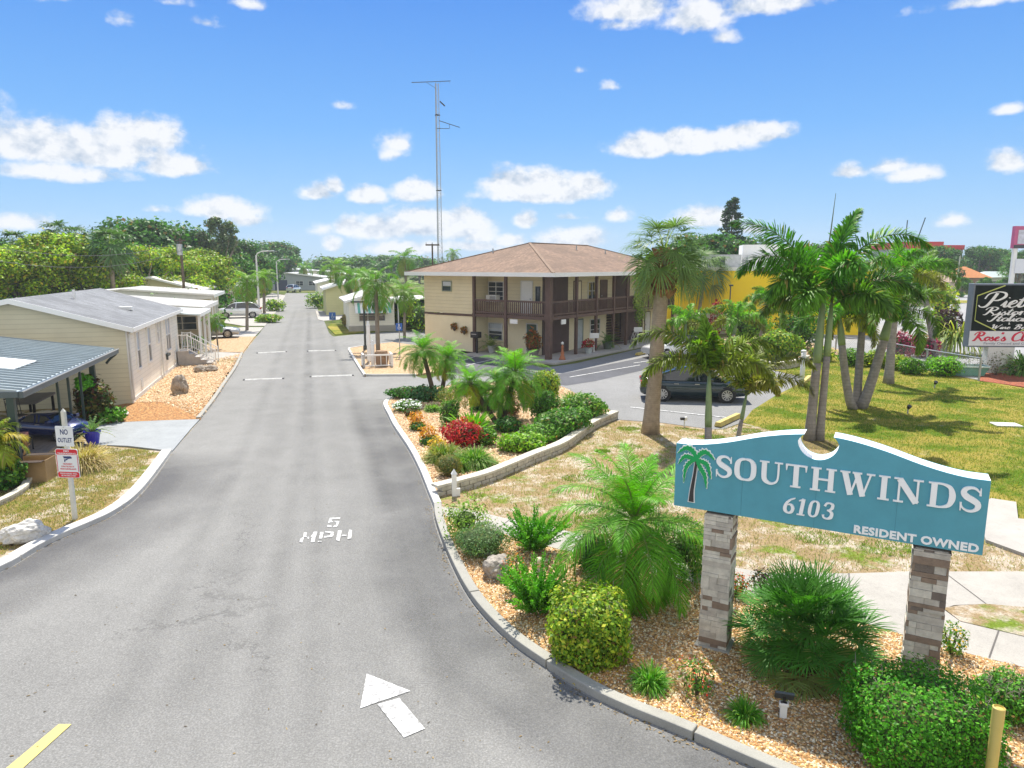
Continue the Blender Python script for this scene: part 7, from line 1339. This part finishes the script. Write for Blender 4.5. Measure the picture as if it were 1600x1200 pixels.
# storage bench, table, chairs, blue cart
t = thing('garden_table', 'grey table with metal hoop at the far end of the porch', 'table', CP(8.6, 2.6, .22), ca); m = MB(); m.box(-1.1, 1.1, -.5, .5, .68, .76); m.build('table_top', plain('table_grey', (.20, .19, .18), .7), t)
for x in (-1, 1):
    for y in (-.4, .4): m = MB(); m.box(x-.04, x+.04, y-.04, y+.04, 0, .68); m.build('leg', BLACK, t)
t = thing('porch_chair', 'black metal slatted chair near the front of the porch', 'chair', CP(2.9, 1.1, .22), ca + 1.2)
m = MB(); m.box(-.25, .25, -.25, .25, .42, .46); m.build('seat', BLACK, t); m = MB()
for i in range(6): m.bar((-.23 + i*.092, .24, .46), (-.23 + i*.092, .34, 1.05), .02)
m.bar((-.25, .34, 1.05), (.25, .34, 1.05), .04); m.build('backrest', BLACK, t)
for x in (-.22, .22):
    for y in (-.22, .22): MB().bar((x, y, 0), (x, y, .42), .03).build('leg', BLACK, t)
t2 = copytree(t, 'black metal slatted chair beside the far table on the porch', None, CP(6.6, 2.4, .22), ca - .8); WD = plain('orange_wood', (.42, .22, .07), .6)
t = thing('folding_stool', 'folding wooden stool with pink cushion on the porch', 'stool', CP(2.2, .9, .22), ca); m = MB(); m.box(-.25, .25, -.2, .2, .62, .70); m.build('cushion', plain('pink_cushion', (.50, .22, .18), .8), t)
for s in (-1, 1): m = MB(); m.bar((-.24, s*.18, 0), (.24, s*.18, .62), .05); m.bar((.24, s*.18, 0), (-.24, s*.18, .62), .05); m.bar((-.3, s*.18, .3), (.3, s*.18, .3), .04); m.build('leg_frame', WD, t)
t = thing('storage_cabinet', 'beige storage cabinet with tan flap standing on the porch', 'cabinet', CP(5.0, 4.2, .22), ca); m = MB(); m.box(-1.3, 1.3, -.5, .5, 0, 1.15); m.build('cabinet_body', plain('beige_cloth', (.50, .42, .30), .9), t); m = MB(); m.box(-.9, .6, -.53, -.505, .5, 1.35); m.build('flap', plain('brown_cloth', (.30, .20, .14), .9), t)
m = MB(); m.box(-1.4, 1.4, -.6, .6, 1.15, 1.2); m.build('top', plain('dark_top', (.05, .04, .04), .7), t)

# ---------------------------------------------------------------- vehicles
CGL = plain('car_glass', (.012, .016, .02), .05, 0, .1, 1, spec=1.0); HLM = plain('headlight_glass', (.55, .58, .62), .1); TLM = plain('tail_light', (.45, .01, .015), .2)
def paintmat(name, col, rough=.25): 
    if name in MATS: return MATS[name]
    m, t, b = newmat(name); b.inputs['Base Color'].default_value = c4(col); b.inputs['Roughness'].default_value = rough; b.inputs['Coat Weight'].default_value = 1; b.inputs['Coat Roughness'].default_value = .06; b.inputs['Metallic'].default_value = .25; MATS[name] = m; return m
PROF = {'sedan': dict(L=4.7, W=1.84, st=[(-2.35,.42,.60),(-2.28,.30,.74),(-1.7,.24,.88),(-1.2,.22,.95),(.0,.20,.98),(.95,.20,.98),(1.6,.22,1.0),(2.15,.26,1.0),(2.33,.34,.86),(2.36,.42,.66)], cab=[(-1.35,.93),(-.55,1.33),(.15,1.45),(.85,1.40),(1.95,1.02)], wh=1.40, r=.34),
 'coupe': dict(L=4.4, W=1.8, st=[(-2.2,.42,.58),(-2.1,.28,.70),(-1.5,.24,.82),(-.9,.22,.88),(.0,.2,.92),(.9,.2,.94),(1.6,.24,.94),(2.05,.3,.88),(2.2,.42,.66)], cab=[(-1.0,.88),(-.25,1.24),(.35,1.30),(.9,1.22),(1.7,.94)], wh=1.3, r=.34),
 'suv': dict(L=4.8, W=1.92, st=[(-2.4,.50,.78),(-2.32,.34,.98),(-1.8,.28,1.10),(-1.3,.26,1.14),(.0,.25,1.16),(1.2,.25,1.18),(2.0,.28,1.16),(2.35,.34,1.08),(2.4,.48,.8)], cab=[(-1.5,1.12),(-.75,1.62),(.2,1.72),(1.5,1.70),(2.25,1.14)], wh=1.45, r=.37),
 'cart': dict(L=3.2, W=1.3, st=[(-1.6,.34,.5),(-1.5,.24,.62),(-1.1,.2,.74),(-.6,.2,.78),(.3,.2,.80),(1.0,.2,.82),(1.5,.26,.74),(1.6,.34,.55)], cab=[(-.75,.76),(-.45,1.0),(.2,1.04),(.5,1.0),(.8,.8)], wh=.98, r=.24)}
def car(label, loc, rz, kind, paint_, group=None, catg='car', z0=.02):
    """local -x is the front"""
    D = PROF[kind]; t = thing('parked_car', label, catg, (loc[0], loc[1], z0), rz, group); W = D['W']/2; st = D['st']; n = 6; vs = []; fs = []
    S = smooth([(a, b, c) for a, b, c in st], 3)
    for x, zb, zt in S:
        e = abs(x)/(D['L']/2); w = W*(1 - .18*max(0, e-.72)/.28); h = zt-zb
        ring = [(-w*.80, zb), (-w*.97, zb + h*.16), (-w, zb + h*.5), (-w*.95, zb + h*.86), (-w*.80, zt), (-w*.3, zt + .03), (w*.3, zt + .03), (w*.80, zt), (w*.95, zb + h*.86), (w, zb + h*.5), (w*.97, zb + h*.16), (w*.80, zb)]; vs += [(x, y, z) for y, z in ring]
    k = 12; m = MB()
    for i in range(len(S)-1):
        for j in range(k): j2 = (j+1) % k; fs.append((i*k+j, i*k+j2, (i+1)*k+j2, (i+1)*k+j))
    fs += [tuple(range(k)), tuple(range((len(S)-1)*k, len(S)*k))[::-1]]; m.add(vs, fs); body = m.build('body', paint_, t, smooth=True)
    cb_ = D['cab']; C_ = smooth([(a, 0, c) for a, c in cb_], 4); base = [np.interp(p.x, [s[0] for s in st], [s[2] for s in st]) - .03 for p in C_]; m = MB(); vs = []; fs = []
    for p, zb in zip(C_, base): w0 = W*.90; top_ = max(p.z, zb+.01); w1 = w0 - (top_-zb)*.42; vs += [(p.x, -w0, zb), (p.x, -w1, top_), (p.x, -w1*.5, top_+.03), (p.x, w1*.5, top_+.03), (p.x, w1, top_), (p.x, w0, zb)]
    for i in range(len(C_)-1):
        for j in range(5): fs.append((i*6+j, i*6+j+1, (i+1)*6+j+1, (i+1)*6+j))
    m.add(vs, fs); m.build('windows', CGL, t, smooth=False); 
    xs = [p.x for p in C_]; zs = [p.z for p in C_]; hi = [i for i, z in enumerate(zs) if z > max(zs)-.09*max(1, (max(zs)-base[0])*1.2)]; m = MB(); vs = []; fs = []
    for i in hi: p = C_[i]; zb = base[i]; w1 = W*.90 - (p.z-zb)*.42; vs += [(p.x, y, p.z + dz) for y, dz in ((-w1*1.02, -.03), (-w1*.98, .012), (-w1*.5, .045), (w1*.5, .045), (w1*.98, .012), (w1*1.02, -.03))]
    q_ = len(hi)
    for i in range(q_-1):
        for j in range(5): fs.append((i*6+j, i*6+j+1, (i+1)*6+j+1, (i+1)*6+j))
    m.add(vs, fs); m.build('roof', paint_ if kind != 'sedan' else CGL, t, smooth=True); m = MB()
    for s in (-1, 1):
        for px_ in ((-.15, .0) if kind != 'suv' else (-.3, .75)):
            i = min(range(len(xs)), key=lambda a: abs(xs[a]-px_)); w0 = W*.905; zt = zs[i]; w1 = w0 - (zt-base[i])*.42; m.bar((xs[i], s*w0, base[i]), (xs[i]+.05, s*(w1+.006), zt), .07, .02)
        for a, b in zip(range(0, hi[0]), range(1, hi[0]+1)): m.bar((xs[a], s*(W*.905 - (zs[a]-base[a])*.42), zs[a]+.005), (xs[b], s*(W*.905 - (zs[b]-base[b])*.42), zs[b]+.005), .06, .05)
        for a in range(hi[-1], len(xs)-1): m.bar((xs[a], s*(W*.905 - (zs[a]-base[a])*.42), zs[a]+.005), (xs[a+1], s*(W*.905 - (zs[a+1]-base[a+1])*.42), zs[a+1]+.005), .08, .06)
    m.build('pillars', paint_, t); r_ = D['r']
    for x in (-D['wh'], D['wh']):
        for s in (-1, 1):
            MX = Matrix.Translation((x, s*(W-.11), r_)) @ Matrix.Rotation(math.pi/2*s, 4, 'X'); m = MB(); m.lathe([(.0, -.1), (r_*1.13, -.1), (r_*1.13, .105 - .02), (0, .105 - .02)], 22, 0, MX); m.build('wheel_arch', BLACK, t)
            m = MB(); m.lathe([(r_*.6, -.1), (r_*.95, -.1), (r_, -.06), (r_, .07), (r_*.95, .11), (r_*.68, .12), (r_*.66, .06)][::1], 24, 0, MX @ Matrix.Scale(-1, 4, (0, 0, 1))); w_ = m.build('tyre', TIRE, t, smooth=True); m = MB()
            MY = Matrix.Translation((x, s*(W-.015), r_)) @ Matrix.Rotation(-math.pi/2*s, 4, 'X')
            for j in range(10): a = j*math.pi/5; m.box(.04, r_*.64, -.022, .022, -.01, .012, 0, MY @ Matrix.Rotation(a, 4, 'Z'))
            m.lathe([(r_*.60, -.02), (r_*.68, .0), (r_*.68, .02), (r_*.61, .02)], 24, 0, MY); m.lathe([(0, .02), (.06, .015), (.06, -.01)], 12, 0, MY); m.build('rim', CHROME, w_)
    e = D['L']/2; z_ = np.interp(-e+.1, [s[0] for s in st], [s[2] for s in st])
    for s in (-1, 1):
        m = MB(); m.box(-e+.02, -e+.32, s*W*.55-.16, s*W*.55+.16, z_-.22, z_-.05, 0, Matrix.Identity(4)); m.build('headlight', HLM, t, bevel=.03); m = MB(); m.box(e-.14, e+.005, s*W*.66-.20, s*W*.66+.20, z_+.0, z_+.15); m.build('tail_light', TLM, t, bevel=.03)
        m = MB(); m.box(-.78, -.62, s*(W+.0), s*(W+.17), base[2]+.02, base[2]+.15); m.build('wing_mirror', paint_, t, bevel=.02); m = MB()
        for x in (-.55, .35): m.box(x+.35, x+.55, s*(W-.005)-.01, s*(W-.005)+.015, z_+.05, z_+.08)
        m.build('door_handle', CHROME, t)
    m = MB(); m.box(e-.03, e+.015, -.26, .26, z_-.25, z_-.13); m.build('number_plate', WHITE, t); return t
car('dark green blue sedan parked behind the tall fan palm', G(1088, 626) + Vector((-.1, .4, 0)), math.radians(172), 'sedan', paintmat('dark_teal_paint', (.012, .03, .035)))
car('white car mostly hidden behind palms near the far end of the lot', G(1062, 560) + Vector((0, .6, 0)), math.radians(20), 'sedan', paintmat('white_car_paint', (.82, .82, .82)))
car('silver coupe half under the white awning of the second home', G(333, 531) + Vector((-.6, 1.2, 0)), RD + math.pi, 'coupe', paintmat('silver_paint', (.46, .48, .50)), z0=.07)
car('white suv parked in front of the long white carport', G(386, 498) + Vector((-1.2, 1.0, 0)), RD, 'suv', paintmat('white_car_paint', (.82, .82, .82)), z0=.07)
car('white car parked facing away at the end of the road', G(454, 457.5) + Vector((0, 2.5, 0)), math.radians(-96), 'suv', paintmat('white_car_paint', (.82, .82, .82)))
car('small dark blue golf cart with car style body under the carport', G(72, 690, .2) + Vector((-.2, .5, 0)), math.radians(170), 'cart', paintmat('navy_paint', (.012, .025, .12)), catg='golf cart', z0=.22).scale = (.82, .82, .82)
# bicycle near stairs
t = thing('bicycle', 'bicycle leaning by the stairs of the two-storey building', 'bicycle', BL(11.9, .1, .14), B_ANG)
for x in (-.5, .5): m = MB(); m.tube([(x + .33*math.cos(a), 0, .34 + .33*math.sin(a)) for a in np.linspace(0, 2*math.pi, 21)], .025, 6, cap=False); m.build('wheel', BLACK, t)
m = MB()
for a, b_ in (((-.5,0,.34),(-.12,0,.34)), ((-.12,0,.34),(.32,0,.8)), ((-.12,0,.34),(-.22,0,.85)), ((-.22,0,.8),(.3,0,.8)), ((.5,0,.34),(.3,0,.95)), ((.3,-.25,.98),(.3,.25,.98)), ((-.5,0,.34),(-.22,0,.78))): m.bar(a, b_, .03)
m.build('frame', WHITE_D, t); m = MB(); m.box(-.34, -.1, -.08, .08, .85, .9); m.build('saddle', BLACK, t)

# ---------------------------------------------------------------- tower, poles, street lamps
tb = AT(687, 415, 121); tb.z = 0; tz = ZT(tb, 130); t = thing('radio_tower', 'tall thin lattice radio mast behind the brown roof', 'tower', tb); m = MB(); r3 = .52
leg = [Vector((r3*math.cos(a), r3*math.sin(a), 0)) for a in (.3, 2.394, 4.488)]
for p in leg: MB().tube([p, p*.62 + Vector((0, 0, tz))], .055, 6).build('leg', GALV, t)
for i in range(int(tz/.75)):
    z0 = i*.75; z1 = z0+.75; k0 = 1 - .38*z0/tz; k1 = 1 - .38*z1/tz
    for j in range(3): a, b_ = leg[j], leg[(j+1) % 3]; m.bar(a*k0 + Vector((0, 0, z0)), b_*k1 + Vector((0, 0, z1)), .028); m.bar(a*k1 + Vector((0, 0, z1)), b_*k1 + Vector((0, 0, z1)), .028)
m.build('lattice', GALV, t); m = MB()
for z in (tz*.52, tz*.86): 
    for j in range(3): m.bar(leg[j]*.95 + Vector((0, 0, z)), leg[(j+1) % 3]*.95 + Vector((0, 0, z)), .12)
m.build('platform_band', BLACK, t)
m = MB(); m.bar((-4.1, 0, tz+.1), (2.3, 0, tz+.35), .09); m.bar((-1.6, 0, tz+.1), (0, 0, tz-.9), .05); 
for i in range(9): x = -3.9 + i*.75; m.bar((x, -.5, tz+.15), (x, .5, tz+.15), .03)
m.build('top_antenna', DGREY, t); m = MB(); m.bar((.3, 0, tz*.835), (3.7, 0, tz*.805), .10); m.bar((-.2, 0, tz*.80), (2.0, 0, tz*.80), .08); m.bar((2.0, 0, tz*.80), (2.0, 0, tz*.82), .06); m.build('side_antenna', DGREY, t)
m = MB(); m.bar((.5, 0, tz*.92), (1.3, 0, tz*.90), .2); m.build('dish_arm', BLACK, t)
b = AT(676, 415, 100); b.z = 0; h_ = ZT(b, 381); t = thing('utility_pole', 'utility pole with cross arm beside the radio mast', 'utility pole', b); MB().tube([(0, 0, 0), (0, 0, h_)], [.16, .11], 8).build('pole', DBARK, t); m = MB(); m.box(-.95, 1.0, -.06, .06, h_-.25, h_-.05); m.build('cross_arm', DBARK, t); m = MB()
for x in (-.85, .0, .9): m.tube([(x, 0, h_-.05), (x, 0, h_+.2)], .05, 6)
m.build('insulators', GALV, t)
b = AT(287, 445, 72); b.z = 0; h_ = ZT(b, 372); t = thing('utility_pole', 'utility pole with grey transformer above the left roofs', 'utility pole', b); MB().tube([(0, 0, 0), (0, 0, h_)], [.17, .12], 8).build('pole', DBARK, t); m = MB(); m.tube([(.0, -.3, h_-1.7), (0, -.3, h_-.6)], .27, 12); m.build('transformer', GALV, t); m = MB(); m.box(-.5, .5, -.05, .05, h_-.3, h_-.18); m.build('cross_arm', DBARK, t)
for px, py, top_, hx_, dep, lb in ((401, 500, 392, 1.65, 85, 'nearer street lamp with curved arm over the road'), (432, 470, 405, 1.9, 128, 'farther street lamp with curved arm over the road')):
    b = AT(px, 415, dep); b.z = 0; h_ = ZT(b, top_); t = thing('street_lamp', lb, 'street lamp', b, 0, 'street lamps left of the road'); MB().tube([(0, 0, 0), (0, 0, h_-.5)], [.14, .10], 8).build('pole', WHITE_D, t); m = MB(); m.tube([(0, 0, h_-.7), (.15, 0, h_-.3), (.7, 0, h_-.05), (hx_, 0, h_)], .06, 8); m.build('arm', WHITE_D, t); m = MB(); m.box(hx_-.1, hx_+.55, -.14, .14, h_-.08, h_+.06); m.build('lamp_head', GALV, t, bevel=.03)
t = thing('power_line', 'thin overhead wires running over the left tree row to the utility pole', 'power line', AT(287, 380, 72))
for dz, k in ((0, 0), (-.9, 1)):
    a = AT(287, 376, 72) - t.location + Vector((0, 0, dz)); b_ = AT(-160, 352, 40) - t.location + Vector((0, 0, dz)); MB().tube([a.lerp(b_, i/10) - Vector((0, 0, 1.6*4*(i/10)*(1-i/10))) for i in range(11)], .018, 4).build('wire', BLACK, t)
# whip-like poles beyond the right palms, thin poles
for x0, y0, x1, y1, dep, lb in ((1412, 400, 1418, 344, 70, 'upright thin flagpole-like mast behind the right palms'), (1424, 400, 1446, 340, 70, 'slanting thin mast behind the right palms')):
    a = AT(x0, y0, dep); b_ = AT(x1, y1, dep); a2 = a + (a-b_)*((a.z)/(b_.z-a.z)); t = thing('thin_mast', lb, 'mast', (a2.x, a2.y, 0), 0, 'thin masts behind the right palms'); MB().tube([(0, 0, 0), b_-Vector((a2.x, a2.y, 0))], [.07, .05], 6).build('pole', DGREY, t); MB().tube([(0, 0, 0), (0, 0, .4)], .15, 8).build('base', GALV, t)
a = AT(1288, 425, 24.0); b_ = AT(1306, 302, 24.0); t = thing('palm_spear', 'thin unopened spear leaf standing above the twin palms', 'palm leaf', a); MB().tube([(0, 0, -.3), (b_-a)*.5 + Vector((.02, 0, 0)), b_-a], [.035, .025, .008], 6).build('spear', plain('spear_green', (.16, .2, .12), .6), t)
b = AT(1494, 442, 115); b.z = 0; t = thing('light_pole', 'slim pale light pole in the neighbouring lot', 'pole', b); MB().tube([(0, 0, 0), (.2, 0, ZT(b, 400))], [.12, .08], 8).build('pole', plain('pale_green_pole', (.45, .48, .40), .6), t); MB().tube([(0, 0, 0), (0, 0, .5)], .25, 8).build('base', CONC_W, t)
b = at_(1127, 545); t = thing('light_pole', 'thin lamp pole in front of the yellow wall', 'pole', AT(1140, 480, 58).xy.to_3d()); zt_ = ZT(t.location, 447); MB().tube([(0, 0, 0), (0, 0, zt_)], .05, 8).build('pole', DGREY, t); m = MB(); m.box(-.12, .12, -.3, .1, zt_, zt_+.12); m.build('lamp_head', DGREY, t)

# ---------------------------------------------------------------- trees
YT = [(.36,.46,.02),(.27,.40,.02),(.11,.22,.02),(.44,.36,.03)]; MT = [(.07,.20,.02),(.11,.26,.03),(.05,.14,.02)]; OT = [(.05,.14,.03),(.08,.18,.04),(.035,.10,.02)]; GT = [(.10,.15,.08),(.14,.19,.10),(.08,.12,.06)]
def mk(name, seed, R, H, ncl, per, leaf, cols, z0, w=None, cl=(.15,.38)): return (npmesh(name, *tree_crown(seed, R, H, ncl, per, leaf, cols, z0, w, cl)), tree_trunk(H, R*.06 + .1, seed, R, BARK, max(.18, z0)), R, H)
TREES = {'yellow': [mk('yellow_crown_%d' % i, 200+i, 4.6, 8.2, 46, 420, .30, YT, .05, [3, 4, 3, 1.2], (.16,.40)) for i in range(3)], 'mid': [mk('green_crown_%d' % i, 210+i, 5.0, 9.5, 40, 320, .40, MT, .12) for i in range(2)], 'oak': [mk('oak_crown_%d' % i, 220+i, 6.5, 9.5, 46, 300, .48, OT + MT[:1], .18) for i in range(2)], 'wispy': [mk('wispy_crown', 230, 4.2, 14, 46, 170, .42, GT, .22, None, (.14, .26))]}
for k, v in list(TREES.items()): TREES[k] = [(c, tr.build('trunk', BARK).data, R, H) for c, tr, R, H in v]
for o in [o for o in list(bpy.data.objects) if o.name.startswith('trunk') and o.parent is None]: bpy.data.objects.remove(o)
def tree(kind, i, loc, H, label, rz, group, wide=1.0):
    c, tr, R, H0 = TREES[kind][i % len(TREES[kind])]; s = H/H0; t = thing('broadleaf_tree', label, 'tree', (loc[0], loc[1], 0), 0, group); obj('crown', c, t, rz=rz, sc=(s*wide, s*wide, s)); obj('trunk', tr, t, rz=rz, sc=s); return t
TL = 'trees behind the mobile homes on the left'
left_row = [('yellow',-60,62,378,'yellow green tree at the left edge of the picture'),('yellow',25,66,388,'lowest yellow green tree near the left edge'),('yellow',85,70,368,'yellow green tree behind the beige gable, under the spiky palm tops'),('yellow',140,72,384,'orange tinged yellow tree above the shingle roof'),('mid',185,80,378,'mid green tree between the yellow crowns'),('yellow',220,78,388,'yellow green tree left of the utility pole'),('yellow',268,84,390,'bright lime tree just left of the utility pole'),('yellow',315,92,392,'bright lime tree just right of the utility pole'),
 ('oak',215,104,346,'tall dark green tree, leftmost of the high skyline trees'),('oak',262,112,352,'tall rounded dark tree behind the utility pole'),('mid',300,118,362,'tall fresh green tree right of the utility pole'),('wispy',347,112,338,'tallest wispy grey green tree on the left skyline'),('mid',352,122,385,'dark green tree below the wispy one'),('oak',375,138,378,'dark bushy tree right of the wispy one'),('oak',395,150,396,'dark low tree beside the street lamp'),('mid',-20,84,372,'dark green tree behind the leftmost yellow one'),('mid',55,90,385,'green tree behind the second yellow one')]
for i, (k, px, dep, top_, lb) in enumerate(left_row):
    b = AT(px, 415, dep); b.z = 0; tree(k, i, b, ZT(b, top_)*.98, lb, i*1.7, TL, 1.0 if k != 'wispy' else .9)
for i, (px, dep, top_, lb) in enumerate(((90,76,352,'left spiky palm top over the yellow trees'),(118,80,358,'right spiky palm top over the yellow trees'),(172,70,372,'dark fan palm crown with hanging grey skirt above the shingle roof'),(20,72,368,'dark palm crown among the yellow trees at the far left'))):
    b = AT(px, 415, dep); b.z = 0; top3 = AT(px, top_+14, dep); palm('sabal_palm', lb, b, top3, SABALF, .25, .2, 'palms in the tree row on the left', RING_B, 0, 1.6 if i == 2 else 1.25, i)
# big rounded oak beside the end of the road
b = AT(427, 415, 215); b.z = 0; tree('oak', 0, b, ZT(b, 381), 'large domed grey green oak left of the end of the road', 1.0, 'trees at the end of the road', 1.15)
for i, (px, dep, top_, kind, lb) in enumerate(((355,200,398,'oak','low dark tree between the wispy tree and the domed oak'),(560,230,402,'mid','distant tree right of the road end'),(600,250,401,'oak','distant tree left of the dark palm'),(655,240,404,'mid','distant tree just left of the radio mast'),(520,260,404,'oak','distant tree above the end of the road'))):
    b = AT(px, 415, dep); b.z = 0; tree(kind, i, b, ZT(b, top_), lb, i*1.1, 'trees at the end of the road', 1.6)
for i, (px, dep, top_, kind, lb) in enumerate(((1098,95,372,'oak','dark tree between the fan palm and the tall pine'),(1075,110,380,'mid','green tree behind the small fan palm'),(1165,125,374,'oak','dark tree right of the tall pine'),(1290,140,384,'oak','tree behind the white roof blocks'),(1462,165,388,'oak','grey green tree in front of the red banded store'),(1530,185,388,'oak','large dark tree behind the orange roofed house'),(1562,195,392,'oak','wide dark tree left of the pink road sign'),(1592,170,394,'mid','olive green tree beside the pink road sign'),(1640,180,385,'oak','tree at the right edge beyond the road'),(960,160,402,'mid','tree peeping over the brown roof'))):
    b = AT(px, 415, dep); b.z = 0; tree(kind, i, b, ZT(b, top_), lb, i*1.3, 'trees beyond the lot on the right', 1.1 if dep < 140 else .85)
for i, (px, lb) in enumerate(((1506,'left of three small round bright trees by the far road'),(1543,'middle of three small round bright trees by the far road'),(1575,'right of three small round bright trees by the far road'))):
    b = AT(px, 415, 135); b.z = 0; t = tree('mid', i, b, ZT(b, 434), lb, i, 'small street trees by the far road', .9)
# norfolk pine: tiered branches
b = AT(1140, 415, 125); b.z = 0; H = ZT(b, 308); t = thing('norfolk_pine', 'tall narrow tiered pine above the yellow building', 'pine tree', b); MB().tube([(0, 0, 0), (0, 0, H)], [.35, .05], 8).build('trunk', DBARK, t, smooth=True); r = np.random.default_rng(9); out = []
z = H*.12; 
while z < H*.985:
    f = z/H; R = (2.9*(1-f)**.45*(1 - .25*max(0, .3-f)/.3))*r.uniform(.8, 1.1)+.12; nb = 7
    for j in range(nb):
        if r.random() < .12: continue
        a = r.uniform(0, 6.28); k = 34; s = np.linspace(.18, 1, k); P = np.stack([np.cos(a)*s*R, np.sin(a)*s*R, z + s*R*.18 + .1*np.sin(s*5)], 1) + r.normal(0, .05, (k, 3)); D = nrm(np.stack([np.cos(a)*np.ones(k)*.7, np.sin(a)*np.ones(k)*.7, np.full(k, .25)], 1) + r.normal(0, .5, (k, 3))); out.append(strips(P, D, np.full(k, .5), np.full(k, .17), np.zeros(k), r.normal(0, 1, (k, 3)), np.array([(.035,.075,.035)])*r.uniform(.7, 1.4, (k, 1))))
    z += .52
obj('crown', npmesh('pine_crown', *cat(out)), t)
# far wood along the horizon
out = []; r = np.random.default_rng(12)
for i in range(150):
    az_ = math.radians(r.uniform(-44, 44)); dd = r.uniform(330, 620); x, y = math.sin(az_)*dd, math.cos(az_)*dd; s = r.uniform(9, 16); V, Q, C = leafcloud(900+i, 260, (s, s*.7, r.uniform(5.0, 6.6)), 2.0, [(.045,.11,.03),(.07,.15,.04),(.09,.17,.05)], 'ellipsoid', .3, .25, 1.4); out.append((V + np.array([x, y, -1.5]), Q, C*r.uniform(.8, 1.15)))
stuff(obj('far_wood', npmesh('far_wood', *cat(out))), 'hazy band of distant woodland along the horizon', 'woodland')
# a few patches of ground vegetation under the left tree row
out = []
for i in range(40):
    px = r.uniform(-150, 380); dep = r.uniform(58, 80) if px < 300 else r.uniform(85, 110); p = AT(px, 415, dep); V, Q, C = leafcloud(1200+i, 260, (3.2, 2, 1.7), .4, MT + DG, 'ellipsoid', .4, .3); out.append((V + np.array([p.x, p.y, 0]), Q, C))
stuff(obj('undergrowth', npmesh('undergrowth', *cat(out))), 'dense green undergrowth below the left tree row', 'undergrowth')
# ---------------------------------------------------------------- thin haze
hz = MB(); hz.box(-700, 700, -20, 760, -1.0, 38.5); hm = bpy.data.materials.new('haze'); hm.use_nodes = True; ht = hm.node_tree; ht.nodes.clear(); pv = ht.nodes.new('ShaderNodeVolumePrincipled'); ho = ht.nodes.new('ShaderNodeOutputMaterial'); ht.links.new(pv.outputs[0], ho.inputs['Volume'])
pv.inputs['Color'].default_value = (.85, .92, 1.0, 1); pv.inputs['Density'].default_value = .0004; pv.inputs['Anisotropy'].default_value = .2
ho_ = hz.build('haze', hm); ho_['kind'] = 'stuff'; ho_['label'] = 'thin pale air haze over the whole place'; ho_['category'] = 'haze'
